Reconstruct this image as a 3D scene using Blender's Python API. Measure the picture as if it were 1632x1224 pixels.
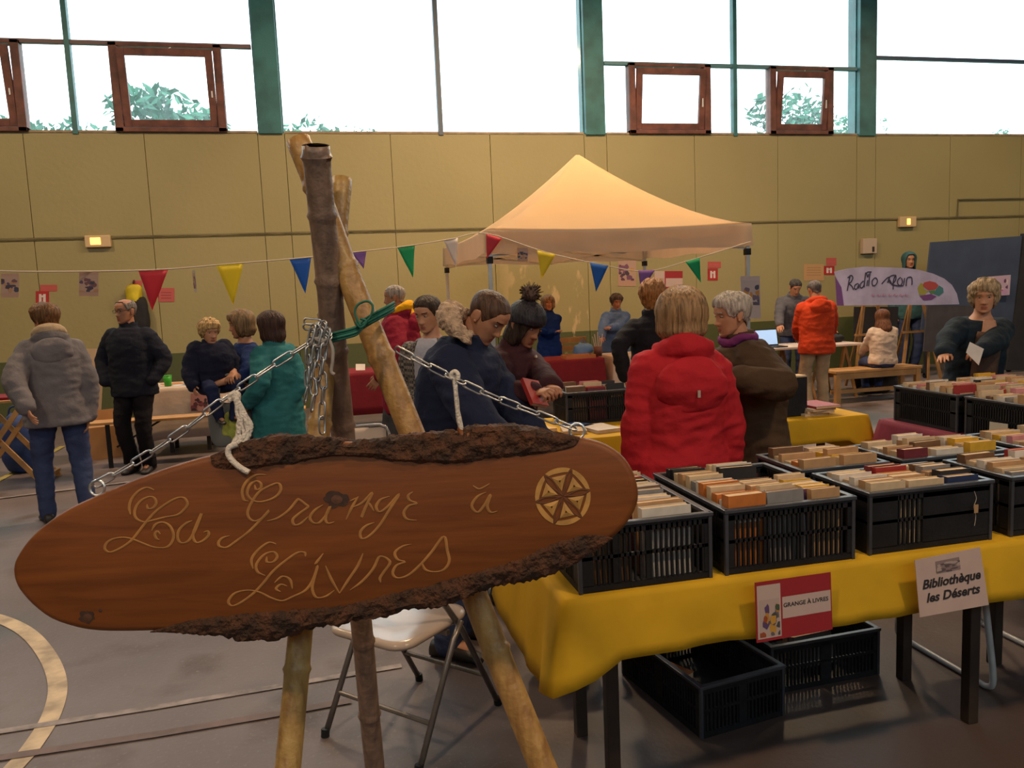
import bpy, bmesh, math, random
import numpy as np
from mathutils import Vector, Matrix, noise
from mathutils.kdtree import KDTree

random.seed(7)
for _o in list(bpy.data.objects):
    bpy.data.objects.remove(_o)
SC = bpy.context.scene
COL = SC.collection
PI = math.pi

# ------------------------------------------------------------------ camera
FPX, CAM_H = 1271.0, 1.63
YAW, PITCH, ROLL = math.radians(13), math.radians(6.55), 0.042
_f0 = Vector((math.sin(YAW), math.cos(YAW), 0)); _r0 = Vector((math.cos(YAW), -math.sin(YAW), 0)); _z = Vector((0, 0, 1))
FWD = math.cos(PITCH) * _f0 - math.sin(PITCH) * _z
_u0 = math.sin(PITCH) * _f0 + math.cos(PITCH) * _z
RGT = math.cos(ROLL) * _r0 - math.sin(ROLL) * _u0
UPV = math.sin(ROLL) * _r0 + math.cos(ROLL) * _u0
EYE = Vector((0, 0, CAM_H))
cam_data = bpy.data.cameras.new('camera')
cam_data.sensor_fit = 'HORIZONTAL'; cam_data.sensor_width = 36.0
cam_data.lens = FPX / 1632 * 36.0
cam_data.clip_start = 0.05; cam_data.clip_end = 300
cam = bpy.data.objects.new('camera', cam_data)
M3 = Matrix((RGT, UPV, -FWD)).transposed()
cam.matrix_world = Matrix.Translation(EYE) @ M3.to_4x4()
COL.objects.link(cam)
SC.camera = cam

def ray(px, py):
    return FWD + (px - 816) / FPX * RGT - (py - 612) / FPX * UPV
def aty(px, py, Y):
    d = ray(px, py); return EYE + d * (Y / d.y)
def atz(px, py, Z):
    d = ray(px, py); return EYE + d * ((Z - CAM_H) / d.z)
def atx(px, py, X):
    d = ray(px, py); return EYE + d * (X / d.x)
def atd(px, py, D):
    return EYE + ray(px, py) * D

# ------------------------------------------------------------------ world, exposure
world = bpy.data.worlds.new('overcast_sky'); SC.world = world
world.use_nodes = True
wn = world.node_tree
wn.nodes['Background'].inputs['Color'].default_value = (0.80, 0.93, 1.0, 1)
wn.nodes['Background'].inputs['Strength'].default_value = 3.4
SC.view_settings.view_transform = 'Standard'; SC.view_settings.look = 'None'
SC.view_settings.exposure = 0.25; SC.view_settings.gamma = 1.0
SC.view_settings.use_curve_mapping = False
SC.cycles.use_denoising = True
SC.cycles.max_bounces = 8; SC.cycles.diffuse_bounces = 4; SC.cycles.glossy_bounces = 3
SC.cycles.transparent_max_bounces = 16; SC.cycles.transmission_bounces = 6
SC.cycles.sample_clamp_indirect = 6.0
SC.cycles.caustics_reflective = False; SC.cycles.caustics_refractive = False

def portal(name, loc, sx, sy, rot):
    l = bpy.data.lights.new(name, 'AREA'); l.shape = 'RECTANGLE'; l.size = sx; l.size_y = sy
    l.cycles.is_portal = True
    o = bpy.data.objects.new(name, l); o.location = loc; o.rotation_euler = rot; COL.objects.link(o)
WY = 12.5           # inner face of the window wall
SILL, HEAD_Z = 4.1, 7.3
FSILL = 5.5
HX0, HX1, HY0 = -10.6, 19.4, -7.5
portal('daylight_back', ((HX0 + HX1) / 2, WY + 0.3, (SILL + HEAD_Z) / 2), HX1 - HX0, HEAD_Z - SILL, (PI / 2 + PI, 0, 0))
portal('daylight_front', ((HX0 + HX1) / 2, HY0 - 0.3, (FSILL + HEAD_Z) / 2), HX1 - HX0, HEAD_Z - FSILL, (PI / 2, 0, 0))
LAMP_W = 165.0
LAMP_COL = (1.0, 0.72, 0.43)

# ------------------------------------------------------------------ helpers
def tag(o, label=None, cat=None, group=None, kind=None):
    if label: o['label'] = label
    if cat: o['category'] = cat
    if group: o['group'] = group
    if kind: o['kind'] = kind
    return o

_mats = {}
def mat(key, col, rough=0.7, var=0.0, scale=8.0, bump=0.0, bscale=60.0, metal=0.0, spec=0.5, trans=0.0, sheen=0.0, col2=None, emit=None):
    if key in _mats: return _mats[key]
    m = bpy.data.materials.new(key); m.use_nodes = True
    nt = m.node_tree; b = nt.nodes['Principled BSDF']
    b.inputs['Base Color'].default_value = (*col, 1)
    b.inputs['Roughness'].default_value = rough
    b.inputs['Metallic'].default_value = metal
    b.inputs['Specular IOR Level'].default_value = spec
    if sheen: b.inputs['Sheen Weight'].default_value = sheen
    if emit:
        b.inputs['Emission Color'].default_value = (*emit[0], 1); b.inputs['Emission Strength'].default_value = emit[1]
    tc = nt.nodes.new('ShaderNodeTexCoord')
    if var or col2:
        n = nt.nodes.new('ShaderNodeTexNoise'); n.inputs['Scale'].default_value = scale; n.inputs['Detail'].default_value = 4
        nt.links.new(tc.outputs['Object'], n.inputs['Vector'])
        mx = nt.nodes.new('ShaderNodeMix'); mx.data_type = 'RGBA'
        c2 = col2 if col2 else tuple(c * (1 - var) for c in col)
        c1 = col if col2 else tuple(min(1, c * (1 + var * 0.6)) for c in col)
        mx.inputs['A'].default_value = (*c2, 1); mx.inputs['B'].default_value = (*c1, 1)
        mr = nt.nodes.new('ShaderNodeMapRange'); mr.inputs['From Min'].default_value = 0.35; mr.inputs['From Max'].default_value = 0.65
        nt.links.new(n.outputs['Fac'], mr.inputs['Value']); nt.links.new(mr.outputs['Result'], mx.inputs['Factor'])
        nt.links.new(mx.outputs['Result'], b.inputs['Base Color'])
    if bump:
        n2 = nt.nodes.new('ShaderNodeTexNoise'); n2.inputs['Scale'].default_value = bscale; n2.inputs['Detail'].default_value = 3
        nt.links.new(tc.outputs['Object'], n2.inputs['Vector'])
        bp = nt.nodes.new('ShaderNodeBump'); bp.inputs['Strength'].default_value = bump; bp.inputs['Distance'].default_value = 0.02
        nt.links.new(n2.outputs['Fac'], bp.inputs['Height']); nt.links.new(bp.outputs['Normal'], b.inputs['Normal'])
    if trans:
        out = nt.nodes['Material Output']; t = nt.nodes.new('ShaderNodeBsdfTranslucent'); t.inputs['Color'].default_value = (*col, 1)
        ms = nt.nodes.new('ShaderNodeMixShader'); ms.inputs['Fac'].default_value = trans
        nt.links.new(b.outputs['BSDF'], ms.inputs[1]); nt.links.new(t.outputs['BSDF'], ms.inputs[2]); nt.links.new(ms.outputs['Shader'], out.inputs['Surface'])
    _mats[key] = m
    return m

class MB:
    """collects shapes; build() links them as one mesh object"""
    def __init__(s): s.v = []; s.f = []; s.mi = []; s.cur = 0
    def add(s, vs, fs):
        b = len(s.v); s.v += [tuple(v) for v in vs]; s.f += [tuple(i + b for i in f) for f in fs]; s.mi += [s.cur] * len(fs); return s
    def box(s, c, d, rot=None):
        c = Vector(c); h = Vector(d) / 2
        vs = [Vector((x * h.x, y * h.y, z * h.z)) for x in (-1, 1) for y in (-1, 1) for z in (-1, 1)]
        if rot is not None: vs = [rot @ v for v in vs]
        return s.add([c + v for v in vs], [(0, 1, 3, 2), (4, 6, 7, 5), (0, 4, 5, 1), (2, 3, 7, 6), (0, 2, 6, 4), (1, 5, 7, 3)])
    def span(s, a, b):
        a = Vector(a); b = Vector(b); return s.box((a + b) / 2, [abs(q) for q in (b - a)])
    def bar(s, p, q, w, h, up=(0, 0, 1)):
        p = Vector(p); q = Vector(q); x = (q - p); L = x.length; x.normalize()
        up = Vector(up); y = up.cross(x)
        if y.length < 1e-4: y = Vector((0, 1, 0)).cross(x)
        y.normalize(); z = x.cross(y)
        return s.box((p + q) / 2, (L, w, h), Matrix((x, y, z)).transposed())
    def loft(s, rings, cap=True, closed=False):
        n = len(rings[0]); b = []
        vs = [v for r in rings for v in r]; fs = []
        m = len(rings)
        for i in range(m if closed else m - 1):
            i2 = (i + 1) % m
            for j in range(n):
                fs.append((i * n + j, i * n + (j + 1) % n, i2 * n + (j + 1) % n, i2 * n + j))
        if cap and not closed:
            fs.append(tuple(range(n - 1, -1, -1))); fs.append(tuple((m - 1) * n + j for j in range(n)))
        return s.add(vs, fs)
    def tube(s, pts, r, n=8, cap=True, closed=False):
        pts = [Vector(p) for p in pts]; rings = []; up = None; m = len(pts)
        for i, p in enumerate(pts):
            if closed: t = pts[(i + 1) % m] - pts[i - 1]
            else: t = pts[min(i + 1, m - 1)] - pts[max(i - 1, 0)]
            if t.length < 1e-9: t = Vector((0, 0, 1))
            t.normalize()
            if up is None:
                up = t.orthogonal().normalized()
            else:
                up = (up - t * up.dot(t))
                up = up.normalized() if up.length > 1e-6 else t.orthogonal().normalized()
            sd = t.cross(up); rr = r[i] if isinstance(r, (list, tuple)) else r
            rings.append([p + (up * math.cos(2 * PI * k / n) + sd * math.sin(2 * PI * k / n)) * rr for k in range(n)])
        return s.loft(rings, cap, closed)
    def ell(s, c, r, n=10, m=7, rot=None):
        c = Vector(c); rings = []
        for i in range(1, m):
            a = PI * i / m; rings.append([Vector((r[0] * math.sin(a) * math.cos(2 * PI * k / n), r[1] * math.sin(a) * math.sin(2 * PI * k / n), -r[2] * math.cos(a))) for k in range(n)])
        if rot is not None: rings = [[rot @ v for v in q] for q in rings]
        return s.loft([[c + v for v in q] for q in rings])
    def mesh(s, name):
        me = bpy.data.meshes.new(name); me.from_pydata(s.v, [], s.f); me.update(); return me
    def build(s, name, m, parent=None, loc=None, rz=0.0, smooth=False, bevel=0.0):
        me = s.mesh(name)
        ms = m if isinstance(m, (list, tuple)) else [m]
        for q in ms: me.materials.append(q)
        if len(ms) > 1: me.polygons.foreach_set('material_index', s.mi)
        return link(name, me, parent, loc, rz, smooth, bevel)

def link(name, me, parent=None, loc=None, rz=0.0, smooth=False, bevel=0.0):
    o = bpy.data.objects.new(name, me); COL.objects.link(o)
    if smooth: me.polygons.foreach_set('use_smooth', [True] * len(me.polygons))
    if loc is not None: o.location = loc
    o.rotation_euler.z = rz
    if parent is not None: o.parent = parent
    if bevel:
        md = o.modifiers.new('soft_edges', 'BEVEL'); md.width = bevel; md.segments = 2; md.limit_method = 'ANGLE'
    return o

def empty(name, loc=(0, 0, 0), rz=0.0):
    o = bpy.data.objects.new(name, None); o.location = loc; o.rotation_euler.z = rz; o.empty_display_size = 0.1
    COL.objects.link(o); return o

def rot_z(a): return Matrix.Rotation(a, 3, 'Z')

def spline(pts, k=6):
    """Catmull-Rom through 2-D or 3-D points"""
    P = [Vector(p) for p in pts]; out = []
    for i in range(len(P) - 1):
        p0 = P[max(i - 1, 0)]; p1 = P[i]; p2 = P[i + 1]; p3 = P[min(i + 2, len(P) - 1)]
        for j in range(k):
            t = j / k
            out.append(0.5 * ((2 * p1) + (p2 - p0) * t + (2 * p0 - 5 * p1 + 4 * p2 - p3) * t * t + (3 * p1 - p0 - 3 * p2 + p3) * t ** 3))
    out.append(P[-1]); return out

def interp(x, xs, ys):
    return float(np.interp(x, xs, ys))

def text_into(mb, s, size, place, shear=0.0, align='CENTER', thick=0.0006, bold=0.0):
    """letters as flat mesh; place(u, v) -> world point for text plane coordinates"""
    cu = bpy.data.curves.new('letters', 'FONT'); cu.body = s; cu.size = size; cu.align_x = align; cu.shear = shear; cu.offset = bold
    cu.resolution_u = 3
    o = bpy.data.objects.new('letters', cu); COL.objects.link(o)
    dg = bpy.context.evaluated_depsgraph_get()
    me = bpy.data.meshes.new_from_object(o.evaluated_get(dg))
    vs = [place(v.co.x, v.co.y) for v in me.vertices]; fs = [tuple(p.vertices) for p in me.polygons]
    mb.add(vs, fs)
    bpy.data.objects.remove(o); bpy.data.curves.remove(cu); bpy.data.meshes.remove(me)

def ribbon(mb, pts, w, nrm, lift=0.0):
    """flat stroke along pts (3-D), half width w (number or list), lying in the plane with normal nrm"""
    n = len(pts); vs = []; fs = []
    for i, p in enumerate(pts):
        t = (pts[min(i + 1, n - 1)] - pts[max(i - 1, 0)])
        if t.length < 1e-9: t = Vector((1, 0, 0))
        t.normalize(); sd = nrm.cross(t).normalized(); ww = w[i] if isinstance(w, list) else w
        vs += [p + sd * ww + nrm * lift * 0.2, p + nrm * lift, p - sd * ww + nrm * lift * 0.2]
    for i in range(n - 1):
        a = 3 * i; fs += [(a, a + 1, a + 4, a + 3), (a + 1, a + 2, a + 5, a + 4)]
    mb.add(vs, fs)

# ------------------------------------------------------------------ shared materials
TEAL = mat('teal_painted_steel', (0.035, 0.16, 0.17), 0.5, 0.3, 3, 0.1)
BROWN_FRAME = mat('brown_painted_timber', (0.16, 0.055, 0.04), 0.6, 0.35, 6, 0.2)
BLACK_PL = mat('black_crate_plastic', (0.009, 0.009, 0.012), 0.55, 0.3, 12, 0.1, spec=0.3)
DARK_STEEL = mat('dark_brown_steel', (0.03, 0.018, 0.014), 0.5, 0.3, 10)
CHROME = mat('bright_tube_steel', (0.55, 0.55, 0.56), 0.3, 0.1, 8, 0, metal=0.8)
GREY_STEEL = mat('grey_tube_steel', (0.22, 0.2, 0.2), 0.35, 0.2, 10, 0, metal=0.7)
PINE = mat('pale_pine', (0.5, 0.26, 0.09), 0.6, 0.25, 7, 0.15)
DARK_WOOD = mat('dark_table_board', (0.13, 0.07, 0.035), 0.6, 0.3, 7)
WHITE_PAPER = mat('white_paper', (0.62, 0.55, 0.54), 0.8, 0.06, 10)
INK = mat('black_ink', (0.02, 0.015, 0.02), 0.8)

# ================================================================== THE HALL
def wall_material():
    m = bpy.data.materials.new('olive_wall_paint'); m.use_nodes = True; nt = m.node_tree; L = nt.links.new
    b = nt.nodes['Principled BSDF']; b.inputs['Roughness'].default_value = 0.55
    geo = nt.nodes.new('ShaderNodeNewGeometry'); sx = nt.nodes.new('ShaderNodeSeparateXYZ'); L(geo.outputs['Position'], sx.inputs[0])
    n1 = nt.nodes.new('ShaderNodeTexNoise'); n1.inputs['Scale'].default_value = 0.7; n1.inputs['Detail'].default_value = 5; L(geo.outputs['Position'], n1.inputs['Vector'])
    mx = nt.nodes.new('ShaderNodeMix'); mx.data_type = 'RGBA'
    mx.inputs['A'].default_value = (0.275, 0.225, 0.10, 1); mx.inputs['B'].default_value = (0.36, 0.30, 0.145, 1); L(n1.outputs['Fac'], mx.inputs['Factor'])
    # peeling, paler plaster patches in one bay
    n2 = nt.nodes.new('ShaderNodeTexNoise'); n2.inputs['Scale'].default_value = 2.6; n2.inputs['Detail'].default_value = 6
    mp = nt.nodes.new('ShaderNodeMapping'); mp.inputs['Scale'].default_value = (2.2, 1, 0.9); L(geo.outputs['Position'], mp.inputs['Vector']); L(mp.outputs['Vector'], n2.inputs['Vector'])
    r2 = nt.nodes.new('ShaderNodeMapRange'); r2.inputs['From Min'].default_value = 0.56; r2.inputs['From Max'].default_value = 0.62; L(n2.outputs['Fac'], r2.inputs['Value'])
    def band(sock, lo, hi, soft):
        a = nt.nodes.new('ShaderNodeMapRange'); a.inputs['From Min'].default_value = lo; a.inputs['From Max'].default_value = lo + soft; L(sock, a.inputs['Value'])
        c = nt.nodes.new('ShaderNodeMapRange'); c.inputs['From Min'].default_value = hi; c.inputs['From Max'].default_value = hi - soft; L(sock, c.inputs['Value'])
        k = nt.nodes.new('ShaderNodeMath'); k.operation = 'MULTIPLY'; L(a.outputs['Result'], k.inputs[0]); L(c.outputs['Result'], k.inputs[1]); return k.outputs[0]
    k = nt.nodes.new('ShaderNodeMath'); k.operation = 'MULTIPLY'; L(band(sx.outputs['X'], 2.7, 4.6, 0.4), k.inputs[0]); L(band(sx.outputs['Z'], 0.5, 2.3, 0.3), k.inputs[1])
    k2 = nt.nodes.new('ShaderNodeMath'); k2.operation = 'MULTIPLY'; L(k.outputs[0], k2.inputs[0]); L(r2.outputs['Result'], k2.inputs[1])
    # dark green dado below 0.95 m
    dd = nt.nodes.new('ShaderNodeMath'); dd.operation = 'LESS_THAN'; dd.inputs[1].default_value = 0.95; L(sx.outputs['Z'], dd.inputs[0])
    md = nt.nodes.new('ShaderNodeMix'); md.data_type = 'RGBA'; md.inputs['B'].default_value = (0.075, 0.085, 0.03, 1); L(dd.outputs[0], md.inputs['Factor']); L(mx.outputs['Result'], md.inputs['A'])
    mp2 = nt.nodes.new('ShaderNodeMix'); mp2.data_type = 'RGBA'; mp2.inputs['B'].default_value = (0.50, 0.36, 0.20, 1); L(k2.outputs[0], mp2.inputs['Factor']); L(md.outputs['Result'], mp2.inputs['A'])
    L(mp2.outputs['Result'], b.inputs['Base Color'])
    n3 = nt.nodes.new('ShaderNodeTexNoise'); n3.inputs['Scale'].default_value = 14; L(geo.outputs['Position'], n3.inputs['Vector'])
    bp = nt.nodes.new('ShaderNodeBump'); bp.inputs['Strength'].default_value = 0.15; bp.inputs['Distance'].default_value = 0.02; L(n3.outputs['Fac'], bp.inputs['Height']); L(bp.outputs['Normal'], b.inputs['Normal'])
    return m

def floor_material():
    m = bpy.data.materials.new('worn_resin_floor'); m.use_nodes = True; nt = m.node_tree; L = nt.links.new
    b = nt.nodes['Principled BSDF']; b.inputs['Roughness'].default_value = 0.5; b.inputs['Specular IOR Level'].default_value = 0.35
    geo = nt.nodes.new('ShaderNodeNewGeometry')
    def nz(s, d=5):
        n = nt.nodes.new('ShaderNodeTexNoise'); n.inputs['Scale'].default_value = s; n.inputs['Detail'].default_value = d; L(geo.outputs['Position'], n.inputs['Vector']); return n.outputs['Fac']
    def mixc(fac, a, bcol, lo, hi):
        r = nt.nodes.new('ShaderNodeMapRange'); r.inputs['From Min'].default_value = lo; r.inputs['From Max'].default_value = hi; L(fac, r.inputs['Value'])
        x = nt.nodes.new('ShaderNodeMix'); x.data_type = 'RGBA'; L(r.outputs['Result'], x.inputs['Factor'])
        if hasattr(a, 'links'): L(a, x.inputs['A'])
        else: x.inputs['A'].default_value = (*a, 1)
        x.inputs['B'].default_value = (*bcol, 1); return x.outputs['Result']
    c = mixc(nz(1.1), (0.125, 0.095, 0.098), (0.185, 0.150, 0.158), 0.35, 0.7)
    c = mixc(nz(0.55, 3), c, (0.055, 0.075, 0.085), 0.56, 0.68)      # worn teal paint patches
    c = mixc(nz(2.2), c, (0.075, 0.042, 0.03), 0.52, 0.72)            # brown scuffs
    c = mixc(nz(60, 2), c, (0.19, 0.165, 0.165), 0.6, 0.8)
    # large area near the book tables blended towards dark brown
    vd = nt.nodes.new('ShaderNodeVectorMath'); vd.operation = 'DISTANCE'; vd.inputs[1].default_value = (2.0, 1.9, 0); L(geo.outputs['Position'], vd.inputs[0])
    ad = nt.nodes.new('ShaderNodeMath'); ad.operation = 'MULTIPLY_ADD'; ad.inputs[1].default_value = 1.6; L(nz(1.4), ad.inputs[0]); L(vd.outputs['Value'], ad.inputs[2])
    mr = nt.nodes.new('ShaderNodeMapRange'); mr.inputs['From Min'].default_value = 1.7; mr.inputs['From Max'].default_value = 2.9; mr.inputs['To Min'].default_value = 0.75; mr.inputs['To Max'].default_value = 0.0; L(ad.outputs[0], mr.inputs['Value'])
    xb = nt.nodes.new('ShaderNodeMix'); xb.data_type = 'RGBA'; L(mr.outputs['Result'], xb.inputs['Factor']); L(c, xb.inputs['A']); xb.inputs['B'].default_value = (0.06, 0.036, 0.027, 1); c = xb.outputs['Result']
    L(c, b.inputs['Base Color'])
    bp = nt.nodes.new('ShaderNodeBump'); bp.inputs['Strength'].default_value = 0.12; bp.inputs['Distance'].default_value = 0.01; L(nz(45, 3), bp.inputs['Height']); L(bp.outputs['Normal'], b.inputs['Normal'])
    return m

def structure(o, label=None):
    o['kind'] = 'structure'
    if label: o['label'] = label
    return o

# floor, ceiling, walls
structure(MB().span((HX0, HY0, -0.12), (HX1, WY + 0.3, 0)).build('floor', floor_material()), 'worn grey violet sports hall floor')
CEIL = mat('ceiling_boards', (0.30, 0.26, 0.20), 0.8, 0.2, 2)
structure(MB().span((HX0 - 0.3, HY0 - 0.3, HEAD_Z), (HX1 + 0.3, WY + 0.3, HEAD_Z + 0.15)).build('ceiling', CEIL), 'hall ceiling')
WALLM = wall_material()
PIL = [-5.6, -0.58, 4.43, 9.42, 14.42]
wb = MB()
wb.span((HX0, WY + 0.03, -0.02), (HX1, WY + 0.3, SILL - 0.004))
edges = sorted([HX0] + [x + d for x in PIL for d in (-0.19, 0.19)] + [HX1])
joints = [HX0]
for a, b_ in zip(edges[:-1], edges[1:]):
    if b_ - a > 1:
        n = max(2, round((b_ - a) / 1.6))
        joints += [a + (b_ - a) * i / n for i in range(1, n)]
    joints.append(b_)
for a, b_ in zip(joints[:-1], joints[1:]):
    for z0, z1 in ((0, 2.62), (2.66, SILL)):
        wb.span((a + 0.0035, WY, z0), (b_ - 0.0035, WY + 0.05, z1 - 0.004))
structure(wb.build('wall_back', WALLM, bevel=0.004), 'olive panelled hall wall with dark green lower band')
structure(MB().span((HX0 - 0.3, HY0, -0.02), (HX0, WY + 0.3, HEAD_Z)).build('wall_left', WALLM), 'side wall of the hall')
structure(MB().span((HX1, HY0, -0.02), (HX1 + 0.3, WY + 0.3, HEAD_Z)).build('wall_right', WALLM), 'side wall of the hall')
structure(MB().span((HX0, HY0 - 0.3, -0.02), (HX1, HY0, FSILL)).build('wall_front', WALLM), 'hall wall behind the camera')
# conduit along the joint
structure(MB().tube([(HX0 + .05, WY - 0.012, 2.64), (4.43, WY - 0.012, 2.645), (HX1 - .05, WY - 0.012, 2.64)], 0.016, 6).build('trim_1', mat('dark_conduit', (0.17, 0.14, 0.075), 0.6, 0.3, 3)), 'dark cable conduit running along the olive wall')
a = aty(1527, 318, WY - 0.03); b_ = aty(1632, 318, WY - 0.03)
structure(MB().tube([(a.x, a.y, 2.66), (a.x, a.y, a.z), (b_.x + 1.5, b_.y, a.z)], 0.012, 6).build('trim_2', mat('dark_conduit', (0, 0, 0))), 'thin grey pipe bracket on the right of the wall')

# pillars of the window band
for i, x in enumerate(PIL):
    mb = MB().span((x - 0.165, WY - 0.04, SILL - 0.02), (x + 0.165, WY + 0.3, HEAD_Z))
    mb.span((x - 0.185, WY + 0.06, SILL), (x - 0.15, WY + 0.16, HEAD_Z)); mb.span((x + 0.15, WY + 0.06, SILL), (x + 0.185, WY + 0.16, HEAD_Z))
    structure(mb.build('trim_%d' % (i + 3), TEAL, bevel=0.006), 'teal painted steel post between the high windows')

# glass
def pane_material():
    m = bpy.data.materials.new('hazy_window_glass'); m.use_nodes = True; nt = m.node_tree; L = nt.links.new
    nt.nodes.remove(nt.nodes['Principled BSDF']); out = nt.nodes['Material Output']
    t = nt.nodes.new('ShaderNodeBsdfTransparent'); t.inputs['Color'].default_value = (0.97, 1.0, 1.0, 1)
    d = nt.nodes.new('ShaderNodeBsdfTranslucent'); d.inputs['Color'].default_value = (0.85, 0.95, 0.97, 1)
    g = nt.nodes.new('ShaderNodeBsdfGlossy'); g.inputs['Roughness'].default_value = 0.1
    x = nt.nodes.new('ShaderNodeMixShader'); x.inputs['Fac'].default_value = 0.22
    geo = nt.nodes.new('ShaderNodeNewGeometry'); n = nt.nodes.new('ShaderNodeTexNoise'); n.inputs['Scale'].default_value = 1.5
    mp = nt.nodes.new('ShaderNodeMapping'); mp.inputs['Scale'].default_value = (6, 1, 0.6); L(geo.outputs['Position'], mp.inputs['Vector']); L(mp.outputs['Vector'], n.inputs['Vector'])
    r = nt.nodes.new('ShaderNodeMapRange'); r.inputs['To Min'].default_value = 0.0; r.inputs['To Max'].default_value = 0.10; L(n.outputs['Fac'], r.inputs['Value']); L(r.outputs['Result'], x.inputs['Fac'])
    L(t.outputs[0], x.inputs[1]); L(d.outputs[0], x.inputs[2])
    y = nt.nodes.new('ShaderNodeMixShader'); y.inputs['Fac'].default_value = 0.04
    L(x.outputs[0], y.inputs[1]); L(g.outputs[0], y.inputs[2]); L(y.outputs[0], out.inputs['Surface'])
    return m
GLASS = pane_material()
TR_A = aty(110, 66, WY).z; TR_C = aty(1175, 105, WY).z; TR_D = aty(1500, 94, WY).z
def bay(n, x0, x1, mid, tz, hop, label, steel=TEAL, tsteel=None, zone=None):
    """one window bay: glass panes, mullion, transom and hinged timber lights"""
    w = empty('window_%d' % n, ((x0 + x1) / 2, WY, SILL)); structure(w, label)
    ox, oy, oz = w.location
    def P(mb, nm, m, **k):
        mb.v = [(v[0] - ox, v[1] - oy, v[2] - oz) for v in mb.v]; return mb.build(nm, m, w, **k)
    P(MB().span((x0, WY + 0.0, SILL - 0.015), (x1, WY + 0.14, SILL + 0.025)), 'window_sill', mat('pale_sill', (0.33, 0.24, 0.16), 0.6, 0.3, 5))
    if mid is not None:
        P(MB().span((mid - 0.035, WY - 0.02, SILL - 0.03), (mid + 0.035, WY + 0.1, HEAD_Z)), 'mullion', steel, bevel=0.004)
    if tz is not None:
        P(MB().span((x0, WY + 0.0, tz - 0.028), (x1, WY + 0.08, tz + 0.028)), 'transom', tsteel or steel, bevel=0.004)
    holes = sorted(hop)
    top = tz if tz is not None else HEAD_Z
    cuts = [x0]
    for a, b_ in holes: cuts += [a, b_]
    cuts.append(x1)
    for i in range(0, len(cuts), 2):
        if cuts[i + 1] - cuts[i] > 0.02:
            P(MB().span((cuts[i], WY + 0.05, SILL + 0.02), (cuts[i + 1], WY + 0.056, top)), 'pane', GLASS)
    if tz is not None: P(MB().span((x0, WY + 0.05, tz), (x1, WY + 0.056, HEAD_Z)), 'pane', GLASS)
    for a, b_ in holes:
        f = MB(); fw = 0.11
        for xa, xb, za, zb in ((a, a + fw, SILL, top), (b_ - fw, b_, SILL, top), (a, b_, SILL, SILL + 0.06), (a, b_, top - 0.05, top)):
            f.span((xa, WY - 0.05, za), (xb, WY + 0.12, zb))
        fr = P(f, 'window_frame', BROWN_FRAME, bevel=0.006)
        hh = top - SILL - 0.16; R = Matrix.Rotation(math.radians(7), 3, 'X'); piv = Vector((0, WY + 0.02, SILL + 0.075))
        s = MB(); sa, sb = a + fw + 0.005, b_ - fw - 0.005; sw = 0.10
        for xa, xb, za, zb in ((sa, sa + sw, 0, hh), (sb - sw, sb, 0, hh), (sa + sw, sb - sw, 0, sw), (sa + sw, sb - sw, hh - sw, hh)):
            s.span((xa, -0.03, za), (xb, 0.03, zb))
        s.v = [tuple(R @ Vector(v) + piv) for v in s.v]
        P(s, 'sash', BROWN_FRAME, bevel=0.005)
        g = MB().span((sa + sw, -0.003, sw), (sb - sw, 0.003, hh - sw)); g.v = [tuple(R @ Vector(v) + piv) for v in g.v]
        P(g, 'pane', GLASS)
        t = MB().span((b_ - fw - sw * 0.6, WY - 0.07, SILL + hh * 0.45), (b_ - fw - sw * 0.4, WY - 0.02, SILL + hh * 0.6))
        t.tube([(a + (b_ - a) * 0.52, WY - 0.07, SILL + hh + 0.06), (a + (b_ - a) * 0.56, WY - 0.01, top - 0.03)], 0.008, 5)
        P(t, 'catch', mat('white_catch', (0.7, 0.7, 0.72), 0.4))
    return w
gx = lambda px, py: aty(px, py, WY).x
gap = 0.19
BRN2 = mat('brown_transom', (0.2, 0.12, 0.12), 0.6)
bay(1, HX0, PIL[0] - gap, -8.1, TR_A, [], 'high window bay at the far left')
bay(2, PIL[0] + gap, PIL[1] - gap, gx(120, 205), TR_A, [(gx(-70, 205), gx(45, 205)), (gx(185, 205), gx(362, 207))], 'left window bay with two brown hinged timber lights', TEAL, BRN2)
bay(3, PIL[1] + gap, PIL[2] - gap, gx(703, 215), None, [], 'tall clear window bay above the bamboo poles', mat('grey_mullion', (0.10, 0.12, 0.16), 0.5))
bay(4, PIL[2] + gap, PIL[3] - gap, gx(1172, 217), TR_C, [(gx(1003, 217), gx(1132, 217)), (gx(1226, 217), gx(1326, 217))], 'window bay above the tent with two brown hinged lights', TEAL, mat('teal_transom', (0.1, 0.22, 0.26), 0.5))
bay(5, PIL[3] + gap, PIL[4] - gap, None, TR_D, [], 'right window bay crossed by a thin blue bar', mat('blue_bar', (0.06, 0.09, 0.16), 0.5))
bay(6, PIL[4] + gap, HX1, 16.8, None, [], 'high window bay at the far right')
# the window band behind the camera
wf = MB().span((HX0, HY0 - 0.2, FSILL), (HX1, HY0 - 0.194, HEAD_Z)); structure(wf.build('window_7', GLASS), 'window band behind the camera')
for i in range(7):
    x = HX0 + 5 * i
    structure(MB().span((x - 0.16, HY0 - 0.3, FSILL), (x + 0.16, HY0, HEAD_Z)).build('trim_%d' % (i + 8), TEAL), 'teal post between the windows behind the camera')

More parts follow.
